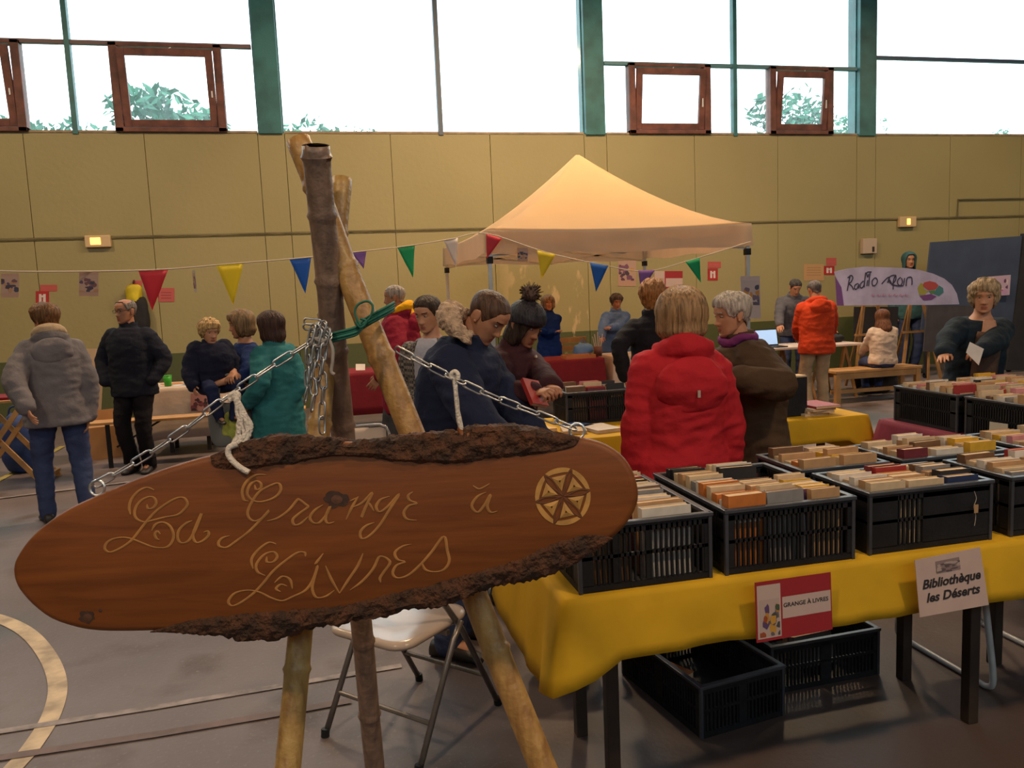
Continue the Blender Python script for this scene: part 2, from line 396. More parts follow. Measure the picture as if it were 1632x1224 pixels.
# floor markings
def floor_line(n, pts, w, m, label):
    z = 0.0022 + 0.0012 * n
    P = [Vector((p.x, p.y, 0)) for p in pts]; mb = MB(); vs = []; fs = []
    for i, p in enumerate(P):
        t = (P[min(i + 1, len(P) - 1)] - P[max(i - 1, 0)]).normalized(); s = Vector((-t.y, t.x, 0)) * w / 2
        vs += [p + s + Vector((0, 0, z)), p - s + Vector((0, 0, z))]
    for i in range(len(P) - 1): fs.append((2 * i, 2 * i + 1, 2 * i + 3, 2 * i + 2))
    mb.add(vs, fs); structure(mb.build('floor_marking', m), label)
WL = mat('worn_cream_floor_paint', (0.50, 0.38, 0.26), 0.6, 0.35, 9)
FL = mat('faint_white_floor_paint', (0.27, 0.22, 0.22), 0.6, 0.4, 14)
BL = mat('faint_brown_floor_paint', (0.14, 0.085, 0.08), 0.6, 0.3, 9)
YL = mat('yellow_floor_paint', (0.38, 0.30, 0.08), 0.6, 0.3, 9)
arc = [atz(x, y, 0) for x, y in ((-60, 974), (0, 987), (45, 1010), (77, 1048), (92, 1092), (82, 1140), (50, 1192), (22, 1224), (-40, 1290))]
floor_line(1, spline([(p.x, p.y, 0) for p in arc], 8), 0.075, WL, 'cream curved court line on the floor at lower left')
floor_line(2, [atz(-30, 1172, 0), atz(250, 1128, 0), atz(450, 1094, 0), atz(640, 1062, 0)], 0.04, FL, 'faint white straight court line')
floor_line(3, [atz(-30, 1214, 0), atz(250, 1172, 0), atz(450, 1138, 0), atz(560, 1118, 0)], 0.045, BL, 'faint brown straight court line')
floor_line(4, [atz(-40, 786, 0), atz(60, 734, 0), atz(100, 712, 0)], 0.07, YL, 'yellow court line behind the woman in grey')
floor_line(5, [atz(-40, 800, 0), atz(160, 775, 0), atz(260, 762, 0)], 0.06, FL, 'faint white court line further back')

# lamps hanging from the ceiling (above the picture)
LAMPS = [(-4.5, 8.3), (1.2, 8.3), (3.2, 9.0), (5.4, 8.3), (11.5, 8.3), (-3.0, -1.0), (3.0, -1.0)]
for x, y in LAMPS:
    t = empty('hall_lamp', (x, y, 6.5)); tag(t, 'warm hall lamp hung from the ceiling above the picture', 'lamp', 'hall lamps on the ceiling')
    sh = MB()
    prof = [(0.06, 0.30), (0.10, 0.26), (0.22, 0.12), (0.27, 0.0), (0.26, 0.0), (0.21, 0.12), (0.09, 0.25), (0.05, 0.28)]
    sh.loft([[(r * math.cos(2 * PI * k / 20), r * math.sin(2 * PI * k / 20), z) for k in range(20)] for r, z in prof], cap=False)
    sh.build('lamp_shade', mat('lamp_shade_metal', (0.4, 0.4, 0.4), 0.4, metal=0.6), t, smooth=True)
    MB().tube([(0, 0, 0.29), (0, 0, HEAD_Z - 6.5)], 0.012, 6).build('rod', DARK_STEEL, t)
    l = bpy.data.lights.new('lamp_light', 'AREA'); l.shape = 'DISK'; l.size = 0.46; l.energy = LAMP_W; l.color = LAMP_COL
    lo = bpy.data.objects.new('lamp_light', l); lo.location = (0, 0, 0.005); COL.objects.link(lo); lo.parent = t

# trees outside, beyond the glass
LEAF = mat('tree_leaves', (0.03, 0.15, 0.085), 0.8, 0.4, 2)
BARK = mat('tree_bark', (0.10, 0.07, 0.05), 0.9, 0.3, 4)
structure(MB().span((-40, WY + 0.5, -0.3), (80, 75, -0.15)).build('ground', mat('outdoor_grass', (0.08, 0.14, 0.06), 0.9, 0.3, 1)), 'grass outside the hall')
def tree(px, py, Y, R, label, n=900, seed=1, squash=0.8):
    rnd = random.Random(seed); top = aty(px, py, Y); cz = top.z - R * squash
    t = empty('tree', (top.x, Y, -0.15)); tag(t, label, 'tree', 'trees outside the windows')
    MB().tube([(0, 0, 0), (0.1, 0, cz * 0.5), (0, 0, cz)], [0.22, 0.17, 0.08], 8).build('trunk', BARK, t)
    mb = MB()
    lobes = [(Vector((rnd.uniform(-1, 1), rnd.uniform(-1, 1), rnd.uniform(-0.6, 0.7))) * R * 0.6, R * rnd.uniform(0.3, 0.5)) for _ in range(9)]
    lobes.append((Vector((0, 0, R * 0.35)), R * 0.5))
    for i in range(n):
        c, r = rnd.choice(lobes); d = Vector((rnd.gauss(0, 1), rnd.gauss(0, 1), rnd.gauss(0, 1))).normalized()
        p = c + d * r * rnd.uniform(0.6, 1.05); p.z = p.z * squash + cz
        s = R * rnd.uniform(0.05, 0.11); u = Vector((rnd.uniform(-1, 1), rnd.uniform(-1, 1), rnd.uniform(-1, 1))).normalized(); w = u.orthogonal().normalized()
        mb.add([p - u * s, p + w * s * 0.5, p + u * s, p - w * s * 0.5], [(0, 1, 2, 3)])
    mb.build('crown', LEAF, t)
tree(262, 118, 30, 2.6, 'leafy tree seen through the open brown light of the left bay', seed=3)
tree(118, 172, 37, 2.4, 'rounded bush top just left of the thin teal mullion', seed=4)
tree(0, 165, 46, 2.6, 'bush top seen in the hinged light at the left edge', seed=5)
tree(487, 168, 36, 2.3, 'pale tree top right of the teal post behind the bamboo', seed=6)
tree(560, 190, 42, 1.4, 'small pale tree top above the bamboo poles', 500, seed=7)
tree(818, 205, 40, 1.6, 'tree tip just above the sill left of the tent', 500, seed=8)
tree(1275, 118, 34, 2.9, 'tree blurred behind the hinged light above the tent right corner', seed=9)
tree(1345, 172, 38, 1.9, 'tree top beside the teal post at right', 500, seed=10)
tree(1600, 192, 42, 1.8, 'tree tip low in the right window bay', 500, seed=11)

# ================================================================== FOREGROUND: SIGN ON A BAMBOO TRIPOD
SIGN_D, SIGN_T = 1.36, 0.038
def S(px, py, off=0.0): return atd(px, py, SIGN_D) - FWD * off
TOP_L = [(17, 909), (19, 897), (26, 883), (40, 863), (65, 839), (103, 813), (154, 789), (240, 754), (309, 732), (336, 726)]
TOP_B = [(336, 726), (360, 718), (385, 708), (430, 698), (470, 697), (520, 701), (560, 705), (600, 702), (640, 697), (700, 693), (736, 691), (742, 686), (800, 680), (840, 683), (880, 690), (924, 697)]
RIGHT = [(924, 697), (960, 706), (990, 724), (1008, 748), (1017, 775), (1018, 798), (1010, 820), (995, 842), (977, 859)]
BOT_B = [(977, 859), (950, 877), (920, 894), (884, 912), (840, 925), (800, 932), (770, 941), (730, 958), (693, 969), (655, 971), (611, 984), (575, 988), (540, 994), (500, 1002), (460, 1013), (430, 1021), (400, 1023), (360, 1017), (320, 1012), (280, 1009), (240, 1008)]
BOT_L = [(240, 1008), (190, 1009), (153, 1008), (120, 1003), (79, 989), (48, 966), (27, 942), (19, 924), (17, 909)]
IN_TOP = [(336, 728), (343, 745), (390, 748), (439, 742), (480, 736), (533, 727), (587, 729), (633, 736), (690, 738), (736, 738), (782, 731), (853, 724), (889, 719), (915, 712), (924, 699)]
IN_BOT = [(976, 857), (960, 853), (930, 853), (906, 859), (871, 871), (835, 887), (782, 905), (693, 930), (629, 944), (551, 964), (480, 971), (412, 976), (340, 984), (295, 991), (240, 1006)]
sign = empty('hanging_sign', S(520, 850)); tag(sign, 'oval slice of reddish wood with carved lettering hung on the bamboo tripod', 'sign')
def loc_of(parent, mb):
    o = parent.location; mb.v = [(v[0] - o.x, v[1] - o.y, v[2] - o.z) for v in mb.v]; return mb
outline = []
for seg in (TOP_L, TOP_B, RIGHT, BOT_B, BOT_L):
    outline += [Vector(p) for p in spline(seg, 3)][:-1]
cen = Vector((520, 850))
mb = MB(); rings = []
for off, ins in ((-SIGN_T, 9), (-SIGN_T + 0.004, 3), (-SIGN_T + 0.012, 0), (-0.012, 0), (-0.006, 2.0), (-0.0015, 6), (0.0, 11)):
    ring = []
    for i, p in enumerate(outline):
        t = (outline[(i + 1) % len(outline)] - outline[i - 1]).normalized(); n_ = Vector((t.y, -t.x))
        if n_.dot(p - cen) > 0: n_ = -n_
        q = p + n_ * ins; ring.append(S(q.x, q.y, off))
    rings.append(ring)
mb.loft(rings)
def wood_material():
    m = bpy.data.materials.new('oiled_red_wood'); m.use_nodes = True; nt = m.node_tree; L = nt.links.new
    b = nt.nodes['Principled BSDF']; b.inputs['Roughness'].default_value = 0.5; b.inputs['Specular IOR Level'].default_value = 0.3
    tc = nt.nodes.new('ShaderNodeTexCoord'); mp = nt.nodes.new('ShaderNodeMapping'); mp.inputs['Scale'].default_value = (1.2, 1.2, 12); mp.inputs['Rotation'].default_value = (0, math.radians(-4), 0)
    L(tc.outputs['Object'], mp.inputs['Vector'])
    n = nt.nodes.new('ShaderNodeTexNoise'); n.inputs['Scale'].default_value = 2.4; n.inputs['Detail'].default_value = 6; n.inputs['Distortion'].default_value = 1.2; L(mp.outputs['Vector'], n.inputs['Vector'])
    cr = nt.nodes.new('ShaderNodeValToRGB'); e = cr.color_ramp.elements
    e[0].position = 0.3; e[0].color = (0.125, 0.034, 0.008, 1); e[1].position = 0.7; e[1].color = (0.205, 0.060, 0.012, 1)
    L(n.outputs['Fac'], cr.inputs['Fac']); L(cr.outputs['Color'], b.inputs['Base Color'])
    n2 = nt.nodes.new('ShaderNodeTexNoise'); n2.inputs['Scale'].default_value = 9; n2.inputs['Detail'].default_value = 5; L(mp.outputs['Vector'], n2.inputs['Vector'])
    bp = nt.nodes.new('ShaderNodeBump'); bp.inputs['Strength'].default_value = 0.12; bp.inputs['Distance'].default_value = 0.004; L(n2.outputs['Fac'], bp.inputs['Height']); L(bp.outputs['Normal'], b.inputs['Normal'])
    return m
WOOD = wood_material()
plank = loc_of(sign, mb).build('plank', WOOD, sign, smooth=True)
BARKM = mat('rough_sign_bark', (0.085, 0.028, 0.010), 0.9, 0.0, 30, 0.9, 70, col2=(0.03, 0.012, 0.006))
def resample(pts, n):
    P = [Vector(p) for p in spline(pts, 8)]; d = [0]
    for a, b_ in zip(P[:-1], P[1:]): d.append(d[-1] + (b_ - a).length)
    out = []
    for i in range(n):
        s = d[-1] * i / (n - 1); j = max(0, min(len(P) - 2, int(np.searchsorted(d, s)) - 1))
        t = (s - d[j]) / max(1e-6, d[j + 1] - d[j]); out.append(P[j].lerp(P[j + 1], min(1, max(0, t))))
    return out
def bark(name, outer, inner, seed):
    n = 150; O = resample(outer, n); I = resample(inner, n); vs = []; fs = []
    prof = [(0.0, 0.001), (0.12, 0.006), (0.3, 0.008), (0.5, 0.008), (0.7, 0.007), (0.88, 0.004), (1.03, -0.004), (1.10, -0.018), (1.07, -SIGN_T), (0.9, -SIGN_T - 0.004)]
    m = len(prof)
    for i in range(n):
        e = min(1, 6 * i / n, 6 * (n - 1 - i) / n)
        for j, (t, h) in enumerate(prof):
            q = I[i].lerp(O[i], t); k = noise.noise(Vector((q.x * 0.035 + seed, q.y * 0.06, j * 0.4))); k2 = noise.noise(Vector((q.x * 0.14 + seed, q.y * 0.2, j * 0.9)))
            off = h * (0.3 + 0.7 * e) + (k * 0.006 + k2 * 0.004) * e * (1 if 0 < j < m - 1 else 0.2)
            if t <= 0.72 and j < 6: off = max(off, 0.0014 if j else 0.0004)
            elif j == 5: off = max(off, -0.001)
            nr = (O[i] - I[i]); nr = nr.normalized() if nr.length > 1e-3 else Vector((0, 0))
            q = q + nr * (k2 * 5 + k * 3) * e * (1 if t > 0.85 else (0.6 if j == 0 else 0))
            vs.append(S(q.x, q.y, off))
    for i in range(n - 1):
        for j in range(m - 1): fs.append((i * m + j, i * m + j + 1, (i + 1) * m + j + 1, (i + 1) * m + j))
    loc_of(sign, MB().add(vs, fs)).build(name, BARKM, sign, smooth=False)
bark('bark_edge', TOP_B, IN_TOP, 1.3)
bark('bark_edge', BOT_B, IN_BOT, 7.7)
# knots
KN = mat('dark_knot', (0.045, 0.016, 0.008), 0.7, 0.4, 60)
KN2 = mat('knot_heart', (0.10, 0.035, 0.015), 0.6, 0.3, 90)
def blob(px, py, rx, ry, off, m, name='knot', amp=0.12, seed=0):
    vs = [S(px, py, off + 0.0004)]
    for k in range(28):
        a = 2 * PI * k / 28; r = 1 + amp * noise.noise(Vector((math.cos(a) * 2 + seed, math.sin(a) * 2, 3)))
        vs.append(S(px + rx * r * math.cos(a), py + ry * r * math.sin(a), off))
    loc_of(sign, MB().add(vs, [(0, 1 + k, 1 + (k + 1) % 28) for k in range(28)])).build(name, m, sign)
blob(536, 796, 21, 13, 0.0005, KN, seed=1, amp=0.5); blob(537, 796, 9, 7, 0.001, KN2, seed=4)
blob(139, 984, 12, 10, 0.0005, KN, seed=2, amp=0.4); blob(140, 984, 7, 6, 0.001, KN2, seed=5); blob(160, 973, 3, 3, 0.0005, KN, seed=3)
# carved letters: strokes traced in the board's plane
CARVE = mat('pale_carved_grooves', (0.36, 0.155, 0.038), 0.7, 0.2, 40)
c1 = lambda pts: [(150 + x / 5.1, 720 + y / 5.1) for x, y in pts]
c2 = lambda pts: [(330 + x / 4.08, 720 + y / 4.08) for x, y in pts]
c3 = lambda pts: [(480 + x / 2.814, 660 + y / 2.814) for x, y in pts]
STROKES = [
 c1([(490, 310), (430, 290), (360, 320), (305, 385), (287, 450), (297, 510)]),
 c1([(430, 425), (440, 460), (480, 455), (507, 415), (490, 375), (450, 365), (390, 390), (345, 440), (330, 500), (350, 545), (410, 570), (480, 555), (580, 530), (680, 510), (740, 460), (760, 420), (740, 380), (700, 370), (640, 390), (560, 440), (480, 505), (400, 600), (330, 690), (280, 740), (200, 790), (130, 815), (90, 790), (100, 745), (150, 710), (230, 695), (300, 705), (380, 735), (470, 770), (540, 780), (600, 770), (640, 720), (645, 660), (615, 600), (560, 572), (500, 590), (470, 640)]),
 c1([(540, 670), (515, 645), (495, 670), (510, 705), (535, 715)]),
 c1([(800, 560), (750, 580), (695, 630), (680, 690), (705, 738), (765, 725), (820, 640), (875, 500), (830, 600), (805, 680), (830, 735), (880, 725), (930, 680), (925, 645), (890, 655)]),
 c2([(390, 150), (320, 150), (260, 190), (230, 250), (240, 310), (270, 320)]),
 c2([(310, 215), (320, 245), (350, 235), (350, 205), (320, 190), (280, 215), (262, 270), (290, 310), (340, 325), (410, 310), (460, 280), (482, 240), (465, 205), (420, 215), (340, 260), (290, 330), (265, 390), (275, 430), (310, 450), (360, 430), (405, 380), (350, 440), (270, 520), (190, 580), (130, 620), (85, 615), (75, 590), (100, 560), (150, 545)]),
 c2([(390, 450), (460, 430), (530, 380), (585, 315), (600, 310), (640, 340), (655, 360), (600, 400), (558, 440), (570, 475), (610, 465), (660, 420)]),
 c2([(755, 345), (700, 380), (670, 425), (690, 460), (730, 460), (775, 410), (800, 355), (777, 405), (772, 445), (790, 465), (830, 455)]),
 c2([(905, 440), (945, 355), (985, 290)]), c2([(930, 320), (985, 295)]), c2([(950, 360), (1010, 330), (1075, 265), (1040, 340), (1005, 425), (1030, 360), (1052, 335), (1085, 385)]),
 c2([(1190, 290), (1130, 310), (1100, 355), (1122, 390), (1175, 355), (1250, 275), (1190, 370), (1120, 480), (1050, 550), (1005, 562), (998, 520), (1035, 480), (1090, 460)]),
 c2([(1340, 260), (1308, 285), (1318, 315), (1362, 335), (1310, 352), (1280, 395), (1300, 437), (1365, 445)]),
 c3([(845, 312), (800, 335), (770, 320)]), c3([(830, 350), (790, 370), (765, 410), (790, 440), (820, 410), (850, 360), (835, 410), (850, 440), (880, 435)]),
 c2([(450, 600), (400, 590), (330, 640), (290, 700), (300, 760)]),
 c2([(390, 680), (390, 715), (430, 715), (457, 680), (430, 650), (370, 670), (322, 730), (330, 780), (380, 805)]),
 c2([(640, 680), (635, 655), (590, 655), (520, 700), (430, 775), (360, 860), (290, 930), (210, 985), (160, 1000), (140, 970), (180, 920), (260, 900), (340, 912), (420, 950), (490, 968), (560, 940), (640, 900), (690, 830), (720, 740), (695, 830), (685, 890), (710, 945), (770, 940), (830, 900)]),
 c2([(555, 890), (540, 830), (490, 810), (440, 850)]), c2([(480, 910), (450, 890), (480, 862), (520, 872)]),
 c2([(757, 660), (715, 715), (700, 730)]),
 c2([(770, 740), (810, 830), (862, 920)]), c2([(862, 920), (920, 830), (980, 740), (1015, 660)]),
 c2([(930, 900), (1010, 840), (1080, 760), (1125, 680), (1190, 715), (1150, 780), (1125, 820), (1130, 850)]),
 c2([(1330, 600), (1270, 615), (1222, 655), (1240, 700), (1285, 715), (1230, 740), (1208, 790), (1240, 820), (1310, 800), (1390, 730), (1460, 650), (1540, 550), (1562, 640), (1575, 710), (1540, 765), (1480, 780), (1420, 765), (1395, 715)]),
]
NS = -FWD
for w0, w1 in ((0, 4), (4, 13), (13, 15), (15, 99)):
    mb = MB()
    for st in STROKES[w0:w1]:
        P = [S(q.x, q.y, 0.0006) for q in spline([Vector(p) for p in st], 5)]
        w = []
        for i in range(len(P)):
            t = (P[min(i + 1, len(P) - 1)] - P[max(0, i - 1)])
            down = abs(t.normalized().dot(UPV)) if t.length > 0 else 0
            e = min(1, 0.35 + i / 6, 0.35 + (len(P) - 1 - i) / 6)
            w.append((0.0010 + 0.0016 * down) * e)
        ribbon(mb, P, w, NS, 0.0006)
    loc_of(sign, mb).build('carved_word', CARVE, sign)
# carved six-petal rosette
RC, RR = (897, 791), 43.5
mb = MB(); GOLD = mat('pale_rosette_facets', (0.46, 0.23, 0.055), 0.6, 0.2, 40); DKG = mat('dark_rosette_cuts', (0.12, 0.035, 0.010), 0.7)
def rp(r, a): return S(RC[0] + RR * r * math.cos(a), RC[1] + RR * r * math.sin(a) * 1.04, 0.0008)
rot0 = math.radians(-72)
for k in range(6):
    a = rot0 + k * PI / 3
    tip = rp(1, a)
    # light triangle between two petals, cut in three facets
    b0, b1 = a + 0.10, a + PI / 3 - 0.10; mid = (b0 + b1) / 2
    tri = [rp(0.16, mid), rp(0.80, b0 + 0.05), rp(0.80, b1 - 0.05)]; cc = (tri[0] + tri[1] + tri[2]) / 3 - FWD * 0.0025
    mb.cur = 0
    for i in range(3):
        p, q = tri[i], tri[(i + 1) % 3]
        mb.add([p.lerp(cc, 0.08), q.lerp(cc, 0.08), cc.lerp(q, 0.15), cc.lerp(p, 0.15)], [(0, 1, 2, 3)])
    # rim segment
    seg = [rp(1.02, b0 - 0.06 + (b1 - b0 + 0.12) * i / 6) for i in range(7)] + [rp(0.88 - 0.05 * math.sin(PI * i / 6), b1 - (b1 - b0) * i / 6) for i in range(7)]
    mb.add(seg, [tuple(range(14))])
    # petal grooves
    for sgn in (1, -1):
        pts = [rp(0.04 + 0.94 * i / 8, a + sgn * 0.17 * math.sin(PI * i / 8)) for i in range(9)]
        mb.cur = 1; ribbon(mb, pts, 0.0011, NS, 0.0004)
loc_of(sign, mb).build('carved_rosette', [GOLD, DKG], sign)
# eye hooks
HOOKM = mat('zinc_hardware', (0.6, 0.6, 0.62), 0.3, 0.1, 30, metal=0.9)
def eye_hook(px, py, py2):
    c = S(px, py, -0.018); r = 0.013
    mb = MB().tube([c + RGT * r * math.cos(2 * PI * k / 14) + UPV * r * math.sin(2 * PI * k / 14) for k in range(14)], 0.0024, 6, closed=True)
    mb.tube([c - UPV * r, S(px + 3, py2, -0.018)], 0.0026, 6)
    loc_of(sign, mb).build('eye_hook', HOOKM, sign, smooth=True)
eye_hook(146, 780, 800); eye_hook(921, 688, 712)

# ---- bamboo tripod
trip = empty('bamboo_tripod', (0.05, 1.5, 0)); tag(trip, 'tripod of three lashed bamboo poles standing behind the wooden sign', 'tripod')
def bamboo_mat(key, c, c2, grey):
    m = mat(key, c, 0.45, 0, 10, 0.25, 40, col2=c2)
    nt = m.node_tree
    for n in nt.nodes:
        if n.type == 'TEX_NOISE' and n.inputs['Scale'].default_value == 10:
            mp = nt.nodes.new('ShaderNodeMapping'); mp.inputs['Scale'].default_value = (6, 6, 0.5)
            tc = [q for q in nt.nodes if q.type == 'TEX_COORD'][0]
            nt.links.new(tc.outputs['Object'], mp.inputs['Vector']); nt.links.new(mp.outputs['Vector'], n.inputs['Vector'])
    return m
BAM1 = bamboo_mat('grey_brown_bamboo', (0.235, 0.145, 0.105), (0.135, 0.085, 0.065), 1)
BAM2 = bamboo_mat('honey_bamboo', (0.42, 0.235, 0.075), (0.27, 0.13, 0.04), 0)
BAM3 = bamboo_mat('pale_yellow_bamboo', (0.40, 0.25, 0.085), (0.25, 0.13, 0.045), 0)
def pole(name, top, low, r0, r1, nodes, m, label):
    """straight bamboo from point top through point low down to the floor"""
    d = (low - top); foot = top + d * (top.z / (top.z - low.z)); foot.z = 0
    d = foot - top; Lg = d.length; d.normalize(); pts = []; rad = []
    ss = sorted([0, 0.02] + [s + e for s in nodes for e in (-0.02, -0.008, 0, 0.008, 0.02)] + [Lg])
    for s in ss:
        if not 0 <= s <= Lg: continue
        r = r0 + (r1 - r0) * s / Lg; k = min([abs(s - q) for q in nodes] + [9])
        if k < 0.001: r *= 1.12
        elif k < 0.009: r *= 0.985
        elif k < 0.021: r *= 0.965
        w = Vector((noise.noise(Vector((s * 3, r0 * 900, 0))), noise.noise(Vector((s * 3, 9, r0 * 700))), 0)) * 0.006
        pts.append(top + d * s + w); rad.append(r)
    mb = MB().tube(pts, rad, 18)
    # hollow cut end
    o = loc_of(trip, mb).build(name, m, trip, smooth=True)
    e = MB(); q = top - d * 0.0006
    up = d.orthogonal().normalized(); sd = d.cross(up)
    e.add([q + (up * math.cos(2 * PI * k / 16) + sd * math.sin(2 * PI * k / 16)) * r0 * 0.62 for k in range(16)], [tuple(range(16))])
    ce = loc_of(trip, e).build('cut_end', mat('dark_hollow', (0.05, 0.03, 0.02), 0.9), o); ce.location = (0, 0, 0)
    o['label'] = label
    return o
pole('pole', atd(503, 232, 1.43), atd(597, 1224, 2.05), 0.0255, 0.026, [0.02, 0.125, 0.25, 0.395, 0.56, 0.74, 0.93, 1.13, 1.36, 1.6, 1.85, 2.1], BAM1, 'grey brown pole leaning back')
pole('pole', atd(474, 224, 1.56), atd(866, 1224, 1.46), 0.024, 0.0285, [0.10, 0.27, 0.46, 0.75, 1.05, 1.3, 1.6, 1.9], BAM2, 'honey coloured pole slanting to the right')
pole('pole', atd(545, 286, 1.68), atd(460, 1224, 1.44), 0.021, 0.0265, [0.12, 0.30, 0.52, 0.74, 0.98, 1.2, 1.45, 1.7, 1.95], BAM3, 'pale yellow pole slanting to the left')
GTW = mat('green_twine', (0.015, 0.12, 0.085), 0.8, 0.2, 40)
mb = MB()
for dy, dd in ((0, 0), (4, 0.003), (-4, 0.002), (8, 0.001)):
    mb.tube(spline([atd(x, y + dy, z - dd) for x, y, z in ((518, 536, 1.50), (524, 537, 1.452), (545, 532, 1.435), (568, 525, 1.445), (578, 515, 1.47), (600, 502, 1.455), (618, 492, 1.46), (628, 486, 1.50))], 5), 0.0026, 6)
for pts in (((575, 520), (566, 500), (570, 486), (585, 480), (594, 488), (590, 505), (578, 517)), ((566, 512), (575, 522), (584, 512), (574, 508))):
    mb.tube(spline([atd(x, y, 1.44) for x, y in pts], 5), 0.0022, 6)
mb.tube(spline([atd(x, y, 1.44) for x, y in ((522, 540), (530, 550), (532, 560))], 4), 0.003, 6)
loc_of(trip, mb).build('twine_lashing', GTW, trip, smooth=True)

# ---- chains
CHM = mat('galvanised_chain', (0.42, 0.41, 0.43), 0.32, 0.25, 60, metal=0.85)
def chain_links(mb, pts, pitch=0.034, w=0.0062, wire=0.0019, twist=0.0):
    P = [Vector(p) for p in pts]; d = [0]
    for a, b_ in zip(P[:-1], P[1:]): d.append(d[-1] + (b_ - a).length)
    def at(s):
        j = max(0, min(len(P) - 2, int(np.searchsorted(d, s)) - 1)); return P[j].lerp(P[j + 1], (s - d[j]) / max(1e-6, d[j + 1] - d[j]))
    n = max(1, int(d[-1] / pitch))
    for i in range(n):
        a = at(i * d[-1] / n); b_ = at((i + 1) * d[-1] / n); t = (b_ - a).normalized(); c = (a + b_) / 2
        u = t.cross(FWD).normalized(); v = t.cross(u)
        ang = (PI / 2) * (i % 2) + 0.5 + twist * i; sd = u * math.cos(ang) + v * math.sin(ang); hl = pitch / 2 + wire * 1.6 - w
        loop = []
        for k in range(6): th = -PI / 2 + PI * k / 5; loop.append(c + t * (hl + w * math.cos(th)) + sd * w * math.sin(th))
        for k in range(6): th = PI / 2 + PI * k / 5; loop.append(c + t * (-hl + w * math.cos(th)) + sd * w * math.sin(th))
        mb.tube(loop, wire, 5, closed=True)
cl = MB(); chain_links(cl, spline([atd(x, y, z) for x, y, z in ((150, 774, 1.378), (215, 737, 1.385), (290, 688, 1.395), (360, 634, 1.405), (405, 603, 1.41), (450, 573, 1.42), (494, 546, 1.43))], 6))
left_chain = cl.build('chain', CHM, None, smooth=True); tag(left_chain, 'steel chain running from the left end of the wooden sign up to the bamboo', 'chain', 'chains holding the sign')
cr = MB(); chain_links(cr, spline([atd(x, y, z) for x, y, z in ((632, 556, 1.43), (660, 571, 1.42), (700, 592, 1.41), (780, 630, 1.395), (860, 661, 1.385), (917, 684, 1.378))], 6))
tag(cr.build('chain', CHM, None, smooth=True), 'steel chain running from the bamboo down to the right end of the wooden sign', 'chain', 'chains holding the sign')
hb = MB(); rnd = random.Random(5)
for k in range(7):
    x = 494 + k * 4.5 + rnd.uniform(-3, 3); z = 1.405 + 0.012 * (k % 3); y1 = (612, 640, 600, 655, 628, 690, 596)[k]
    pts = [(x + 4, 518 + rnd.uniform(-6, 8)), (x - 2, 545), (x - 6 + rnd.uniform(-4, 4), 575)]
    pts += [(x - 7 + rnd.uniform(-4, 4), 575 + (y1 - 575) * q) for q in (0.35, 0.7, 1.0)]
    chain_links(hb, spline([atd(a_, b__, z) for a_, b__ in pts], 4), 0.026, 0.0058, 0.0019, 0.3)
for k in range(4):
    pts = [(486 + rnd.uniform(0, 5), 512 + 9 * k), (500, 506 + 10 * k), (515, 520 + 9 * k), (526, 535 + 4 * k)]
    chain_links(hb, spline([atd(a_, b__, 1.425) for a_, b__ in pts], 4), 0.026, 0.0058, 0.0019, 0.4)
tag(hb.build('chain', CHM, None, smooth=True), 'tangle of spare steel chain hanging down the pale bamboo pole', 'chain', 'chains holding the sign')

# ---- ropes
ROPE = mat('white_cotton_rope', (0.66, 0.57, 0.50), 0.9, 0.15, 30, 0.4, 200)
rp_ = MB(); rnd = random.Random(2)
for k in range(16):
    j = lambda s=4: rnd.uniform(-s, s)
    rp_.tube(spline([atd(x, y, 1.372 + 0.003 * (k % 3)) for x, y in ((373 + j(2), 630 + j(2)), (378 + j(2), 640 + j()), (384 + j(7), 660), (390 + j(11), 685 + j(8)), (384 + j(10), 702 + j(4)), (374 + j(5), 712 + j(2)))], 5), 0.0036, 6)
rp_.tube(spline([atd(x, y, 1.352) for x, y in ((378, 708), (366, 713), (364, 724), (372, 736), (384, 746), (397, 753))], 6), 0.0052, 8)
rp_.tube(spline([atd(x, y, 1.385) for x, y in ((368, 640), (366, 632), (372, 626), (380, 628), (380, 637))], 5), 0.004, 7)
tag(rp_.build('rope', ROPE, None, smooth=True), 'thick frayed white rope hanging from the left chain onto the sign', 'rope')
rp2 = MB()
for k in range(4):
    j = lambda s=2: rnd.uniform(-s, s)
    rp2.tube(spline([atd(x, y, 1.392 + 0.002 * k) for x, y in ((723 + j(), 598), (726 + j(), 615), (728 + j(), 640), (731 + j(), 665), (736 + j(), 690 + j(3)))], 5), 0.0031, 6)
rp2.tube(spline([atd(x, y, 1.39) for x, y in ((719, 604), (719, 596), (725, 592), (730, 597), (729, 606))], 5), 0.004, 7)
tag(rp2.build('rope', ROPE, None, smooth=True), 'short white rope hanging from the right chain', 'rope')
rp3 = MB()
for pts in (((524, 540), (530, 556), (530, 575), (528, 592), (533, 597)), ((494, 545), (505, 552), (515, 550), (513, 541), (502, 540)), ((497, 536), (512, 545), (522, 540))):
    rp3.tube(spline([atd(x, y, 1.405) for x, y in pts], 5), 0.0032, 6)
tag(rp3.build('rope', mat('grey_cord', (0.28, 0.24, 0.22), 0.9, 0.2, 30), None, smooth=True), 'grey cord knotted round the pale bamboo pole', 'rope')

# ================================================================== TABLES, CLOTHS, CRATES, BOOKS
def cloth_mat(key, c, trans=0.25):
    return mat(key, c, 0.75, 0.12, 5, 0.25, 9, trans=trans, spec=0.25)
YEL = cloth_mat('yellow_paper_cloth', (0.72, 0.42, 0.02)); MAR = cloth_mat('maroon_cloth', (0.20, 0.028, 0.055), 0.1)
REDC = cloth_mat('dark_red_cloth', (0.20, 0.012, 0.022), 0.1); WHC = cloth_mat('white_cloth', (0.66, 0.52, 0.44), 0.15)

